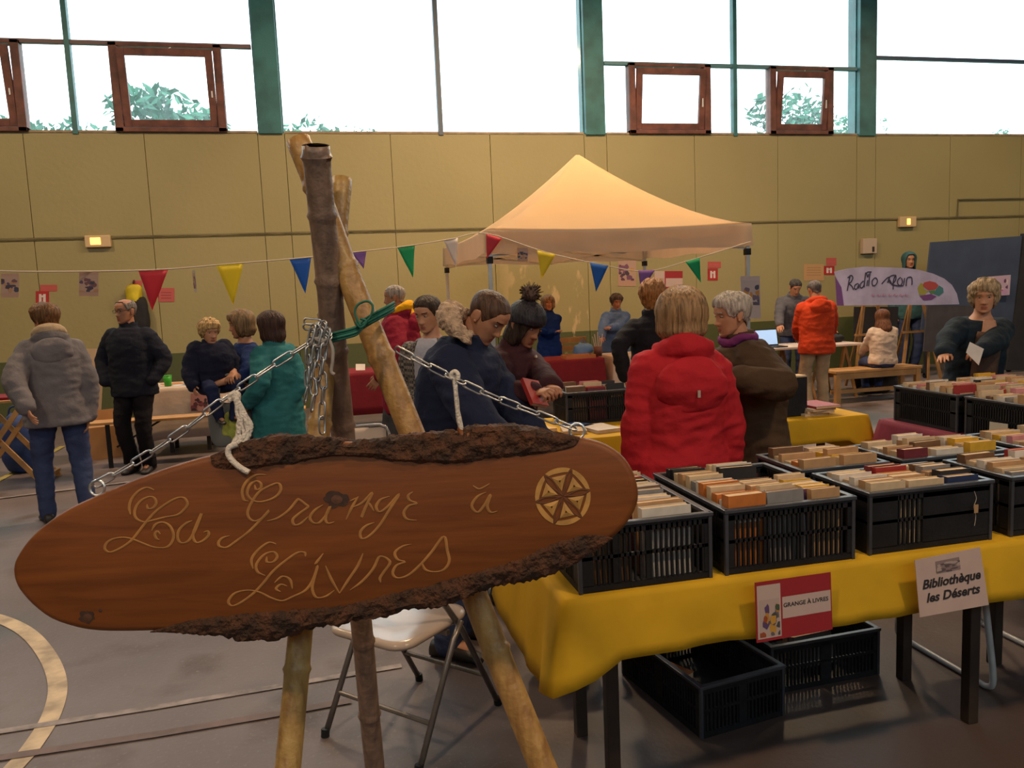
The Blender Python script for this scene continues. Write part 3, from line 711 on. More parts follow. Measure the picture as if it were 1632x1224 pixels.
def table(name, x0, x1, y0, y1, h, label, top=DARK_WOOD, legm=DARK_STEEL, inset=0.2, group=None, iny=0.2):
    t = empty(name, ((x0 + x1) / 2, (y0 + y1) / 2, 0)); tag(t, label, 'table', group)
    w, d = (x1 - x0) / 2, (y1 - y0) / 2
    MB().span((-w, -d, h - 0.028), (w, d, h)).build('tabletop', top, t, bevel=0.004)
    for sx in (-1, 1):
        for sy in (-1, 1):
            MB().span((sx * (w - inset) - 0.021, sy * (d - iny) - 0.021, 0), (sx * (w - inset) + 0.021, sy * (d - iny) + 0.021, h - 0.026)).build('leg', legm, t, bevel=0.003)
        MB().span((sx * (w - inset) - 0.012, -(d - iny), h - 0.12), (sx * (w - inset) + 0.012, d - iny, h - 0.09)).build('cross_bar', legm, t)
    return t

def tablecloth(name, x0, x1, y0, y1, z, drops, m, label, flare=0.03, amp=0.012, corner=0.07, seed=0, group=None, cdrop=0.05):
    """drops = (front, right, back, left) hanging lengths"""
    e = 0.004; x0 -= e; x1 += e; y0 -= e; y1 += e
    per = []; N = 26
    C4 = [((x0, y0), (x1, y0), (0, -1)), ((x1, y0), (x1, y1), (1, 0)), ((x1, y1), (x0, y1), (0, 1)), ((x0, y1), (x0, y0), (-1, 0))]
    for si, (a, b_, nrm) in enumerate(C4):
        n = max(8, int((Vector(b_) - Vector(a)).length * N)); pn = C4[si - 1][2]; nn = C4[(si + 1) % 4][2]
        for i in range(n):
            s = i / n; L = (Vector(b_) - Vector(a)).length; da = s * L; db = (1 - s) * L
            ka = max(0, 1 - da / 0.16); kb = max(0, 1 - db / 0.16)
            p = Vector(a).lerp(Vector(b_), s); q = Vector(nrm)
            if ka > 0: q = q.lerp((Vector(nrm) + Vector(pn)) * 0.72, ka * ka)
            if kb > 0: q = q.lerp((Vector(nrm) + Vector(nn)) * 0.72, kb * kb)
            dr = drops[si]
            if ka > 0: dr = dr + (((drops[si] + drops[si - 1]) / 2 + cdrop) - dr) * ka
            if kb > 0: dr = dr + (((drops[si] + drops[(si + 1) % 4]) / 2 + cdrop) - dr) * kb
            f = noise.noise(Vector((p.x * 4.2 + seed, p.y * 4.2, seed))) ; f2 = noise.noise(Vector((p.x * 11 + seed, p.y * 11, 5)))
            k = max(ka, kb)
            wob = amp * (f * 1.3 + 0.5 * f2) + corner * k * (1.0 - abs(2 * k - 1) * 0.3)
            per.append((p, q, dr, wob, k))
    n = len(per); mb = MB(); vs = []; fs = []
    lev = [(0, 0, -0.0), (0.35, 0, 0)] 
    rows = [('in', 0.05), ('in', 0.006), ('d', 0.0), ('d', 0.06), ('d', 0.2), ('d', 0.4), ('d', 0.6), ('d', 0.8), ('d', 1.0)]
    cx, cy = (x0 + x1) / 2, (y0 + y1) / 2
    for kind, t in rows:
        for p, q, dr, wob, k in per:
            if kind == 'in':
                c = Vector((min(max(p.x, x0 + t), x1 - t), min(max(p.y, y0 + t), y1 - t))); vs.append((c.x, c.y, z + 0.003))
            else:
                o = 0.004 + (flare + wob) * (t ** 0.8) + 0.004 * t
                if t == 0: vs.append((p.x + q.x * 0.004, p.y + q.y * 0.004, z + 0.001))
                else: vs.append((p.x + q.x * o, p.y + q.y * o, z - dr * t - 0.004))
    m_ = len(rows)
    for r in range(m_ - 1):
        for i in range(n):
            j = (i + 1) % n; fs.append((r * n + i, (r + 1) * n + i, (r + 1) * n + j, r * n + j))
    fs.append(tuple(range(n)))
    mb.add(vs, fs); o = mb.build(name, m, None, smooth=True)
    sd = o.modifiers.new('cloth_thickness', 'SOLIDIFY'); sd.thickness = 0.0016; sd.offset = 1
    tag(o, label, 'tablecloth', group); return o

TH = 0.745; TZ = TH + 0.004
table('trestle_table', 0.62, 2.40, 2.12, 2.86, TH, 'folding table with dark legs under the front yellow cloth', group=None)
table('trestle_table', 2.44, 4.0, 2.12, 2.86, TH, 'second folding table continuing right under the front yellow cloth')
tablecloth('tablecloth', 0.62, 4.0, 2.12, 2.86, TH, (0.175, 0.2, 0.2, 0.33), YEL, 'yellow cloth over the front book table with a drooping left corner', 0.03, 0.018, 0.06, 3, cdrop=0.0)
table('trestle_table', 1.05, 3.38, 4.46, 5.30, TH, 'table behind the red coat under the second yellow cloth', legm=mat('brown_trestle', (0.16, 0.09, 0.05), 0.6, 0.2, 8))
tablecloth('tablecloth', 1.05, 3.38, 4.46, 5.30, TH, (0.145, 0.27, 0.2, 0.2), YEL, 'yellow cloth on the middle table behind the two women', 0.03, 0.012, 0.03, 11)
table('trestle_table', 3.34, 4.12, 3.06, 4.27, TH, 'table under the maroon cloth at the right')
tablecloth('tablecloth', 3.34, 4.12, 3.06, 4.27, TH, (0.3, 0.3, 0.38, 0.36), MAR, 'maroon cloth on the right book table', 0.05, 0.016, 0.06, 21)
rx = lambda px, py, Y: aty(px, py, Y).x
table('trestle_table', rx(522, 590, 9.7), rx(700, 590, 9.7), 9.7, 10.4, TH, 'table under the dark red cloth behind the bamboo')
tablecloth('tablecloth', rx(522, 590, 9.7), rx(700, 590, 9.7), 9.7, 10.4, TH, (0.5, 0.5, 0.5, 0.5), REDC, 'dark red cloth on the table seen between the bamboo poles', 0.02, 0.01, 0.03, 31)
table('trestle_table', rx(820, 575, 9.7), rx(962, 575, 9.7), 9.7, 10.35, TH, 'table under the dark red cloth inside the tent')
tablecloth('tablecloth', rx(820, 575, 9.7), rx(962, 575, 9.7), 9.7, 10.35, TH, (0.45, 0.45, 0.45, 0.45), REDC, 'dark red cloth on the table inside the tent', 0.02, 0.01, 0.03, 37)
table('trestle_table', rx(979, 580, 9.7), rx(1060, 580, 9.7), 9.7, 10.35, TH, 'table under the white cloth inside the tent')
tablecloth('tablecloth', rx(979, 580, 9.7), rx(1060, 580, 9.7), 9.7, 10.35, TH, (0.5, 0.5, 0.5, 0.5), WHC, 'white cloth on the table behind the curly haired woman', 0.02, 0.01, 0.03, 39)
table('trestle_table', rx(228, 612, 9.3), rx(352, 612, 9.3), 9.3, 10.0, TH, 'table under the white cloth behind the man in dark navy')
tablecloth('tablecloth', rx(228, 612, 9.3), rx(352, 612, 9.3), 9.3, 10.0, TH, (0.55, 0.5, 0.5, 0.5), WHC, 'white cloth on the table behind the man in dark navy', 0.02, 0.01, 0.03, 41)

# ---- crates: black vented plastic
def crate(w, d, h, loc, label, group, solid=((-1, -0.82), (0.86, 1)), rz=0.0):
    t = empty('book_crate', loc, rz); tag(t, label, 'crate', group)
    X, Y = w / 2, d / 2; th = 0.009
    MB().span((-X + .004, -Y + .004, 0), (X - .004, Y - .004, 0.008)).build('base', BLACK_PL, t)
    def wall(L, place):
        mb = MB(); rails = [(0.0, 0.022), (h * 0.48, h * 0.53), (h - 0.035, h - 0.004)]
        for a, b_ in rails: mb.span(*place(-L, L, a, b_))
        for a, b_ in solid: mb.span(*place(a * L, b_ * L, 0.02, h - 0.02))
        pitch = 0.0165; n = int(2 * L / pitch)
        for i in range(n):
            u = -L + (i + 0.5) * 2 * L / n
            if any(a * L - .004 < u < b_ * L + .004 for a, b_ in solid): continue
            mb.span(*place(u - 0.0031, u + 0.0031, 0.02, h - 0.02))
        return mb
    for s in (-1, 1):
        wall(X, lambda a, b_, z0, z1, s=s: ((a, s * (Y - th), z0), (b_, s * Y, z1))).build('end_wall', BLACK_PL, t)
        wall(Y - th, lambda a, b_, z0, z1, s=s: ((s * (X - th), a, z0), (s * X, b_, z1))).build('side_wall', BLACK_PL, t)
    mb = MB(); o = 0.007
    for (a, b_) in (((-X - o, -Y - o), (X + o, -Y + th + .004)), ((-X - o, Y - th - .004), (X + o, Y + o)), ((-X - o, -Y + th), (-X + th + .004, Y - th)), ((X - th - .004, -Y + th), (X + o, Y - th))):
        mb.span((a[0], a[1], h - 0.012), (b_[0], b_[1], h))
    for sx in (-1, 1):
        for sy in (-1, 1): mb.span((sx * (X + .004) - .012 * (sx > 0), sy * (Y + .004) - .012 * (sy > 0), 0), (sx * (X + .004) + .012 * (sx < 0), sy * (Y + .004) + .012 * (sy < 0), h))
    mb.build('rim', mat('grey_black_crate_rim', (0.04, 0.042, 0.055), 0.35, 0.2, 12), t, bevel=0.002)
    return t

BOOKC = {'cream': (0.55, 0.40, 0.26), 'white': (0.60, 0.53, 0.48), 'tan': (0.42, 0.24, 0.12), 'yellow': (0.60, 0.34, 0.03), 'orange': (0.50, 0.15, 0.03), 'red': (0.32, 0.025, 0.025), 'maroon': (0.15, 0.02, 0.03),
         'black': (0.015, 0.013, 0.016), 'navy': (0.02, 0.03, 0.09), 'blue': (0.05, 0.10, 0.30), 'purple': (0.13, 0.06, 0.13), 'green': (0.03, 0.12, 0.06), 'grey': (0.22, 0.2, 0.2), 'brown': (0.14, 0.07, 0.035), 'pink': (0.5, 0.2, 0.22)}
PAGES = mat('book_pages', (0.60, 0.42, 0.25), 0.85, 0.12, 30, 0.1, 200)
def book(w, t, h, colour, loc, rot, label, group, kind='paperback_book', band=None):
    """standing book: width x, thickness y, height z, origin at the bottom front edge"""
    c = 0.0012 if t < 0.03 else 0.002
    mb = MB().span((-w / 2, 0, 0), (w / 2, c, h)).span((-w / 2, t - c, 0), (w / 2, t, h)).span((-w / 2, c, 0), (-w / 2 + c, t - c, h))
    o = mb.build(kind, mat('book_cover_' + colour, BOOKC[colour], 0.45, 0.12, 20), None)
    o.location = loc; o.rotation_euler = rot; tag(o, label, 'book', group)
    MB().span((-w / 2 + c, c, 0.002), (w / 2 - 0.003, t - c, h - 0.003)).build('pages', PAGES, o)
    if band: MB().span((-w * 0.34, -0.0006, h * 0.62), (w * 0.34, 0.0001, h * 0.82)).build('title_band', mat('book_cover_' + band, BOOKC[band], 0.5), o)
    return o
ORD = ['first', 'second', 'third', 'fourth', 'fifth', 'sixth', 'seventh', 'eighth', 'ninth', 'tenth', 'eleventh', 'twelfth', 'thirteenth', 'fourteenth', 'fifteenth', 'sixteenth', 'seventeenth', 'eighteenth', 'nineteenth', 'twentieth']
def fill(cx, cy, z, rows, where, group, seed, hmin=0.198, hmax=0.228, ylim=0.25, yaw=0.0):
    """rows: (name, x offset, width, start y, end y, colours) - books facing the front of the crate, leaning back"""
    rnd = random.Random(seed); R = rot_z(yaw)
    for rname, xo, w, ys, ye, cols in rows:
        y = ys; i = 0
        while y < ye - 0.03 and i < 20:
            c = cols[i % len(cols)]; t = rnd.uniform(0.024, 0.043); h = rnd.uniform(hmin, hmax); a = rnd.uniform(0.02, 0.10)
            hh = min(h, (ye + 0.06 - y) / max(0.02, math.sin(a)))
            if y + t + math.sin(a) * h > ye + 0.012: a = 0.02
            p = R @ Vector((xo + rnd.uniform(-0.006, 0.006), y, 0))
            book(w * rnd.uniform(0.88, 1.0), t, h, c, (cx + p.x, cy + p.y, z + 0.011 + 0.001), (-a, 0, yaw + rnd.uniform(-0.05, 0.05)),
                 '%s paperback, %s from front, %s row of %s' % (c, ORD[i], rname, where), group, band=rnd.choice([None, None, 'white', 'black', 'cream']))
            y += t / math.cos(a) + rnd.uniform(0.002, 0.007); i += 1
G1 = 'black plastic book crates'
CH = 0.205
CREAMY = ['cream', 'tan', 'white', 'cream', 'grey', 'cream', 'maroon', 'white', 'tan', 'red', 'cream', 'brown']
def put_crate(x0, x1, y0, y1, label, solid=((-1, -0.82), (0.86, 1)), z=None, h=CH):
    z = TZ if z is None else z
    crate(x1 - x0, y1 - y0, h, ((x0 + x1) / 2, (y0 + y1) / 2, z), label, G1, solid); return (x0 + x1) / 2, (y0 + y1) / 2, z
# front row
c = put_crate(0.67, 1.085, 2.135, 2.66, 'black crate of books on the yellow cloth just right of the wooden sign', ((-1, -0.8), (-0.5, -0.42), (0.0, 0.06), (0.9, 1)))
fill(*c, [('left', -0.115, 0.15, -0.245, 0.24, ['brown', 'cream', 'white', 'cream', 'tan', 'grey', 'cream', 'maroon', 'red', 'cream', 'brown', 'red', 'maroon', 'tan', 'red']),
          ('right', 0.085, 0.16, -0.245, 0.24, ['white', 'tan', 'cream', 'maroon', 'white', 'grey', 'brown', 'white', 'cream', 'black', 'red', 'cream', 'cream', 'tan', 'red'])], 'the crate beside the wooden sign', 'books in the crate beside the sign', 1)
c = put_crate(1.135, 1.575, 2.135, 2.66, 'black crate of books on the yellow cloth above the red poster', ((-1, -0.86), (-0.42, -0.38), (0.15, 0.2), (0.9, 1)))
fill(*c, [('left', -0.13, 0.13, -0.245, 0.24, ['orange', 'white', 'orange', 'cream', 'orange', 'white', 'grey', 'cream', 'tan', 'cream', 'black', 'black', 'white', 'cream', 'white']),
          ('middle', 0.01, 0.13, -0.245, -0.02, ['grey', 'tan', 'cream', 'orange', 'tan', 'cream', 'brown', 'cream']), ('middle back', 0.03, 0.15, 0.09, 0.235, ['black', 'white', 'cream', 'grey', 'white', 'cream']),
          ('right', 0.14, 0.11, -0.245, 0.0, ['tan', 'purple', 'yellow', 'cream', 'yellow', 'cream', 'yellow', 'tan'])], 'the crate above the red poster', 'books in the crate above the poster', 2)
c = put_crate(1.64, 2.10, 2.145, 2.44, 'black crate of books on the yellow cloth left of the white library card', ((-1, -0.55), (-0.14, 1)))
fill(*c, [('left', -0.145, 0.13, -0.132, 0.128, ['cream', 'tan', 'white', 'cream', 'white', 'cream', 'tan']), ('middle', 0.0, 0.13, -0.132, 0.128, ['cream', 'black', 'tan', 'orange', 'red', 'maroon', 'red']),
          ('right', 0.145, 0.12, -0.132, 0.10, ['navy', 'black', 'tan', 'grey', 'brown', 'cream'])], 'crate left of the library card', 'books in the crate by the library card', 3)
c = put_crate(2.18, 2.60, 2.145, 2.44, 'black crate of books above the white library card at the right edge', ((-1, -0.7), (-0.4, 1)))
fill(*c, [('left', -0.115, 0.15, -0.132, 0.128, ['grey', 'cream', 'tan', 'white', 'cream', 'cream', 'brown']), ('right', 0.09, 0.16, -0.132, 0.128, ['red', 'white', 'pink', 'cream', 'tan', 'white'])], 'crate above the library card', 'books in the crate above the card', 4)
# second row
c = put_crate(1.63, 1.985, 2.50, 2.80, 'black crate of books behind the crate left of the library card')
fill(*c, [('left', -0.085, 0.14, -0.132, 0.128, ['tan', 'orange', 'cream', 'tan', 'cream', 'brown']), ('right', 0.085, 0.14, -0.132, 0.128, ['tan', 'cream', 'yellow', 'tan', 'yellow'])], 'crate behind the string tagged crate', 'books in the crate of the back row', 5)
c = put_crate(2.05, 2.52, 2.50, 2.80, 'black crate of books in the back row below the maroon cloth')
fill(*c, [('left', -0.15, 0.12, -0.132, 0.128, ['maroon', 'cream', 'tan', 'cream', 'white', 'cream']), ('middle', 0.0, 0.13, -0.132, 0.128, ['white', 'cream', 'tan', 'brown', 'cream', 'tan']),
          ('right', 0.145, 0.12, -0.132, 0.128, ['yellow', 'cream', 'yellow', 'white', 'cream', 'tan'])], 'crate just below the maroon cloth', 'books in the crate below the maroon cloth', 6)
c = put_crate(2.60, 3.02, 2.50, 2.80, 'black crate of books in the back row at the right edge')
fill(*c, [('left', -0.1, 0.15, -0.132, 0.128, ['tan', 'cream', 'pink', 'white', 'yellow', 'cream']), ('right', 0.1, 0.15, -0.132, 0.128, ['cream', 'white', 'tan', 'cream', 'grey'])], 'back crate at right edge', 'books in the right edge crate', 7)
# on the maroon table
c = put_crate(3.38, 3.73, 3.70, 4.20, 'tall black crate of books at the far end of the maroon table', h=0.215)
fill(*c, [('left', -0.085, 0.14, -0.22, 0.22, ['red', 'cream', 'tan', 'white', 'cream', 'brown', 'cream', 'pink', 'white', 'tan', 'cream', 'maroon', 'white']), ('right', 0.085, 0.14, -0.22, 0.22, ['cream', 'tan', 'white', 'cream', 'black', 'pink', 'cream', 'white', 'tan', 'cream', 'white'])], 'far crate on the maroon table', 'books in the far crate on the maroon table', 8, 0.215, 0.25)
c = put_crate(3.38, 3.73, 3.14, 3.64, 'tall black crate of books at the near end of the maroon table', h=0.215)
fill(*c, [('left', -0.085, 0.14, -0.22, 0.22, ['blue', 'cream', 'red', 'tan', 'cream', 'grey', 'white', 'cream', 'brown', 'cream', 'tan', 'white']), ('right', 0.085, 0.14, -0.22, 0.22, ['red', 'white', 'cream', 'orange', 'tan', 'blue', 'cream', 'white', 'cream', 'pink', 'cream'])], 'near crate on the maroon table', 'books in the near crate on the maroon table', 9, 0.215, 0.25)
c = put_crate(3.76, 4.08, 3.70, 4.20, 'black crate of books in front of the woman in dark navy at right', h=0.215)
fill(*c, [('left', -0.075, 0.13, -0.22, 0.22, ['cream', 'tan', 'pink', 'white', 'yellow', 'cream', 'black', 'white', 'cream', 'tan', 'cream']), ('right', 0.075, 0.13, -0.22, 0.22, ['cream', 'yellow', 'yellow', 'cream', 'tan', 'white', 'cream', 'pink', 'cream'])], 'crate by the woman in navy', 'books in the crate by the woman in navy', 10, 0.215, 0.25)
# on the middle yellow table
c = put_crate(1.50, 1.95, 4.94, 5.25, 'black crate of books on the middle yellow table left of the red coat', h=0.215)
fill(*c, [('left', -0.14, 0.13, -0.13, 0.13, ['brown', 'white', 'black', 'cream', 'tan', 'maroon']), ('middle', 0.0, 0.13, -0.13, 0.13, ['maroon', 'red', 'cream', 'tan', 'pink', 'cream']), ('right', 0.14, 0.12, -0.13, 0.13, ['black', 'cream', 'black', 'tan', 'grey'])], 'crate left of the red coat', 'books in the crate left of the red coat', 11, 0.215, 0.25)
# low crates on the floor under the table
def floor_crate(cx, cy, rz, label, w=0.40, d=0.60, h=0.2):
    crate(w, d, h, (cx, cy, 0.002), label, G1, ((-1, -0.9), (-0.1, 0.1), (0.9, 1)), rz)
floor_crate(1.36, 2.80, math.radians(9), 'low black crate holding one flat book on the floor under the table', 0.37, 0.56, 0.2)
floor_crate(1.87, 2.92, math.radians(2), 'low black crate holding a few books on the floor behind the red poster', 0.50, 0.42, 0.2)
def flat_book(x, y, z, w, t, h, colour, rz, label, group=None, tilt=0.0, kind='book'):
    o = book(w, t, h, colour, (x, y, z), (0, 0, 0), label, group, kind)
    o.rotation_euler = (-PI / 2 + tilt, 0, rz); o.location = (x, y, z + t); return o
flat_book(1.30, 2.80, 0.012, 0.14, 0.03, 0.2, 'tan', 0.35, 'tan book lying flat in the low crate under the table', tilt=0.02)
flat_book(1.31, 2.82, 0.043, 0.13, 0.025, 0.19, 'orange', 0.5, 'orange book lying on the tan book in the low crate', tilt=0.02)
book(0.19, 0.04, 0.13, 'grey', (1.93, 2.84, 0.014), (-0.3, 0, 0.1), 'grey green book leaning in the low crate behind the red poster', None, 'book')
flat_book(1.68, 2.83, 0.012, 0.17, 0.025, 0.2, 'white', 0.2, 'white book lying flat in the low crate behind the red poster')
book(0.16, 0.03, 0.14, 'cream', (1.92, 2.93, 0.014), (-0.1, 0, 0.05), 'cream book standing in the low crate behind the red poster', None, 'book')

# books and things lying on the middle yellow table
for i, (px, py, col, rz, w, h, lab) in enumerate(((872, 690, 'yellow', 0.3, 0.16, 0.22, 'yellow book lying at the left of the middle table'), (917, 693, 'cream', -0.2, 0.15, 0.2, 'cream book lying at the front of the middle table by the chain'), (972, 690, 'white', 0.2, 0.17, 0.24, 'glossy white book lying in front of the middle crate'),
                                        (938, 684, 'blue', 0.5, 0.12, 0.18, 'blue book lying close in front of the middle crate'), (1020, 688, 'tan', -0.1, 0.14, 0.2, 'tan book lying beside the red coat sleeve'), (836, 690, 'brown', 0.4, 0.16, 0.22, 'brown book lying near the hands of the beanie wearer'))):
    p = atz(px, py, TZ); flat_book(p.x, p.y, TZ + 0.0015, w, 0.022, h, col, rz, lab, None)
p0, p1 = aty(1244, 660, 4.62), aty(1281, 660, 4.62)
t = empty('box_file', (p0.x, 4.58, TZ + 0.002)); tag(t, 'black box file standing on the middle table right of the brown coat', 'box file')
bw = p1.x - p0.x
MB().span((0, 0, 0), (bw, 0.10, 0.255)).build('box', BLACK_PL, t, bevel=0.003); MB().span((0.004, 0.004, 0.255), (bw - 0.004, 0.096, 0.265)).build('pages', PAGES, t)
GL = [('white', 1300, 660, 0.10), ('cream', 1312, 662, -0.2), ('white', 1325, 657, 0.3), ('red', 1335, 664, 0.1)]
zz = TZ + 0.0015
for i, (col, px, py, rz) in enumerate(GL):
    p = atz(1312 + (i - 1.5) * 6, 663, TZ); flat_book(p.x, p.y + 0.0, zz, 0.19, 0.016, 0.26, col, rz * 0.5, '%s magazine, %s from the bottom of the pile on the middle table' % (col, ORD[i]), 'pile on the middle table'); zz += 0.0165

# ---- notices on the front cloth
class Sheet:
    """thin sheet spanned by four corner points (TL, TR, BR, BL)"""
    def __init__(s, name, corners, m, label, cat, thick=0.002, group=None):
        s.c = [Vector(p) for p in corners]; n = (s.c[1] - s.c[0]).cross(s.c[3] - s.c[0]).normalized()
        if n.dot(EYE - s.c[0]) < 0: n = -n
        s.n = n; s.o = empty(name, (s.c[0] + s.c[2]) / 2); tag(s.o, label, cat, group)
        mb = MB(); f = s.c; b_ = [p - n * thick for p in f]
        mb.add(f + b_, [(0, 1, 2, 3), (7, 6, 5, 4), (0, 4, 5, 1), (1, 5, 6, 2), (2, 6, 7, 3), (3, 7, 4, 0)])
        loc_of(s.o, mb).build('sheet', m, s.o)
    def P(s, u, v, lift=0.0008):
        a = s.c[0].lerp(s.c[1], u); b_ = s.c[3].lerp(s.c[2], u); return a.lerp(b_, v) + s.n * lift
    def poly(s, mb, pts, lift=0.0008): mb.add([s.P(u, v, lift) for u, v in pts], [tuple(range(len(pts)))])
    def rect(s, mb, u0, v0, u1, v1, lift=0.0008): s.poly(mb, ((u0, v0), (u1, v0), (u1, v1), (u0, v1)), lift)
    def add(s, name, mb, m): return loc_of(s.o, mb).build(name, m, s.o)
    def text(s, mb, txt, u, v, size, shear=0.0, lift=0.0012, bold=0.0):
        W = (s.c[1] - s.c[0]).length; Hh = (s.c[3] - s.c[0]).length
        text_into(mb, txt, size, lambda a, b_: s.P(u + a / W, v - b_ / Hh, lift), shear, bold=bold)
def art(s, u0, v0, u1, v1, seed, pal, n=16, name='picture'):
    """soft generic patches of colour in a rectangle of a sheet"""
    rnd = random.Random(seed); ms = [mat('print_%02d_%02d_%02d' % tuple(int(c * 99) for c in q), q, 0.6) for q in pal]; mb = MB()
    mb.cur = 0; s.rect(mb, u0, v0, u1, v1, 0.0011)
    for i in range(n):
        cu, cv = rnd.uniform(u0, u1), rnd.uniform(v0 + (v1 - v0) * 0.25, v1); r1, r2 = rnd.uniform(.08, .22) * (u1 - u0), rnd.uniform(.06, .16) * (v1 - v0); mb.cur = rnd.randrange(1, len(ms))
        pts = []
        for k in range(9):
            a = 2 * PI * k / 9; rr = rnd.uniform(0.7, 1.2); pts.append((min(u1, max(u0, cu + r1 * rr * math.cos(a))), min(v1, max(v0, cv - r2 * rr * math.sin(a)))))
        s.poly(mb, pts, 0.0014 + 0.00005 * i)
    return s.add(name, mb, ms)
FY = 2.050
red = Sheet('poster', [aty(1203, 929, FY), aty(1324, 912, FY), aty(1327, 1003, FY), aty(1206, 1025, FY)], mat('red_poster_paper', (0.30, 0.015, 0.022), 0.6, 0.05, 10), 'red poster with a small picture pinned to the front yellow cloth', 'poster')
mb = MB(); red.rect(mb, 0.02, 0.06, 0.325, 0.95, 0.0006); red.rect(mb, 0.345, 0.30, 0.985, 0.665, 0.0006); red.add('white_panel', mb, mat('pale_pink_paper', (0.50, 0.36, 0.33), 0.7))
art(red, 0.045, 0.30, 0.305, 0.92, 5, [(0.44, 0.32, 0.29), (0.06, 0.06, 0.06), (0.45, 0.20, 0.03), (0.09, 0.05, 0.14), (0.05, 0.08, 0.05), (0.30, 0.06, 0.02), (0.5, 0.25, 0.04), (0.12, 0.1, 0.12)], 18)
mb = MB(); red.text(mb, 'GRANGE À LIVRES', 0.655, 0.475, 0.0185, bold=0.0004); red.add('lettering', mb, INK)
crd = Sheet('notice_card', [aty(1458, 893, FY - .005), aty(1562, 872, FY - .005), aty(1576, 964, FY - .005), aty(1466, 984, FY - .005)], mat('pink_white_card', (0.52, 0.37, 0.34), 0.75, 0.05, 10), 'white card lettered for the library hanging on the front yellow cloth', 'card')
art(crd, 0.30, 0.09, 0.66, 0.30, 9, [(0.25, 0.17, 0.17), (0.12, 0.08, 0.09), (0.40, 0.30, 0.28), (0.10, 0.06, 0.07)], 16)
mb = MB(); crd.text(mb, 'Bibliothèque', 0.50, 0.52, 0.041, 0.28, bold=0.0012); crd.text(mb, 'les Déserts', 0.50, 0.76, 0.041, 0.28, bold=0.0012); crd.add('lettering', mb, INK)
# cream card on the maroon table crate, paper tag on a crate
cc = Sheet('notice_card', [atx(1577, 672, 3.362), atx(1606, 676, 3.362), atx(1605, 706, 3.362), atx(1576, 701, 3.362)], mat('cream_card', (0.50, 0.44, 0.36), 0.8), 'blank cream card hanging on the side of the crates on the maroon table', 'card')
tg = MB().tube(spline([aty(x, y, 2.135) for x, y in ((1553, 783), (1556, 795), (1552, 808), (1555, 822), (1553, 838))], 4), 0.0009, 5)
tt = tg.build('string_tag', mat('pale_string', (0.5, 0.42, 0.36), 0.9)); tag(tt, 'small paper tag on a string hanging on the crate left of the card', 'tag')
q = aty(1556, 808, 2.128); MB().span((q.x - 0.008, q.y, q.z - 0.02), (q.x + 0.008, q.y + 0.001, q.z + 0.008)).build('paper_tag', mat('brown_tag', (0.35, 0.2, 0.1), 0.8), tt)

# ---- folding metal chairs
def rounded(w, d, r, z, n=6):
    out = []
    for cx, cy, a0 in ((w - r, d - r, 0), (-w + r, d - r, PI / 2), (-w + r, -d + r, PI), (w - r, -d + r, 1.5 * PI)):
        for k in range(n + 1):
            a = a0 + (PI / 2) * k / n; out.append(Vector((cx + r * math.cos(a), cy + r * math.sin(a), z)))
    return out
BEIGE = mat('beige_enamel', (0.50, 0.40, 0.36), 0.22, 0.05, 8)
def folding_chair(loc, rz, label):
    t = empty('folding_chair', loc, rz); tag(t, label, 'chair')
    st_ = MB().loft([rounded(0.175, 0.185, 0.07, 0.415), rounded(0.19, 0.2, 0.075, 0.42), rounded(0.195, 0.205, 0.078, 0.432), rounded(0.19, 0.2, 0.075, 0.443), rounded(0.17, 0.18, 0.065, 0.447), rounded(0.09, 0.1, 0.04, 0.441)]).build('seat', BEIGE, t, smooth=True); st_.location.y = -0.05
    r = 0.0115
    fr = [(-0.205, 0.27, 0.01), (-0.205, 0.06, 0.40), (-0.205, -0.19, 0.74)]
    top = [(-0.19, -0.2, 0.775), (-0.15, -0.207, 0.795), (0.15, -0.207, 0.795), (0.19, -0.2, 0.775)]
    MB().tube(fr + top + [(-x, y, z) for x, y, z in reversed(fr)], r, 8).build('main_frame', GREY_STEEL, t, smooth=True)
    for s in (-1, 1):
        MB().tube([(s * 0.23, -0.24, 0.01), (s * 0.23, -0.02, 0.39), (s * 0.23, 0.03, 0.445)], r, 8).build('leg', GREY_STEEL, t, smooth=True)
        for (x, y, z) in ((s * 0.205, 0.27, 0.0), (s * 0.23, -0.245, 0.0)): MB().tube([(x, y + (0.004 if y < 0 else -.004), z + 0.03), (x, y, z)], 0.016, 8).build('foot_cap', BLACK_PL, t)
    MB().tube([(-0.23, -0.165, 0.14), (0.23, -0.165, 0.14)], 0.009, 8).build('stretcher', GREY_STEEL, t); MB().tube([(-0.205, 0.19, 0.158), (0.205, 0.19, 0.158)], 0.009, 8).build('stretcher', GREY_STEEL, t)
    MB().span((-0.2, -0.02, 0.398), (0.2, 0.0, 0.416)).build('seat_rail', GREY_STEEL, t)
    mb = MB(); vs = []; fs = []
    for j in range(5):
        for i in range(9):
            x = -0.19 + 0.38 * i / 8; z = 0.62 + 0.165 * j / 4; vs.append((x, -0.105 - (z - 0.62) * 0.66 - 0.02 * (1 - (x / 0.19) ** 2), z))
    for j in range(4):
        for i in range(8): fs.append((j * 9 + i, j * 9 + i + 1, (j + 1) * 9 + i + 1, (j + 1) * 9 + i))
    b_ = mb.add(vs, fs).build('backrest', BEIGE, t, smooth=True); sd = b_.modifiers.new('thickness', 'SOLIDIFY'); sd.thickness = 0.012
    return t
folding_chair((0.235, 2.93, 0), math.radians(-47), 'beige folding metal chair behind the wooden sign')
p = aty(565, 690, 5.3)
folding_chair((p.x, 5.1, 0), math.radians(175), 'folding metal chair further back of which only the backrest shows above the sign')
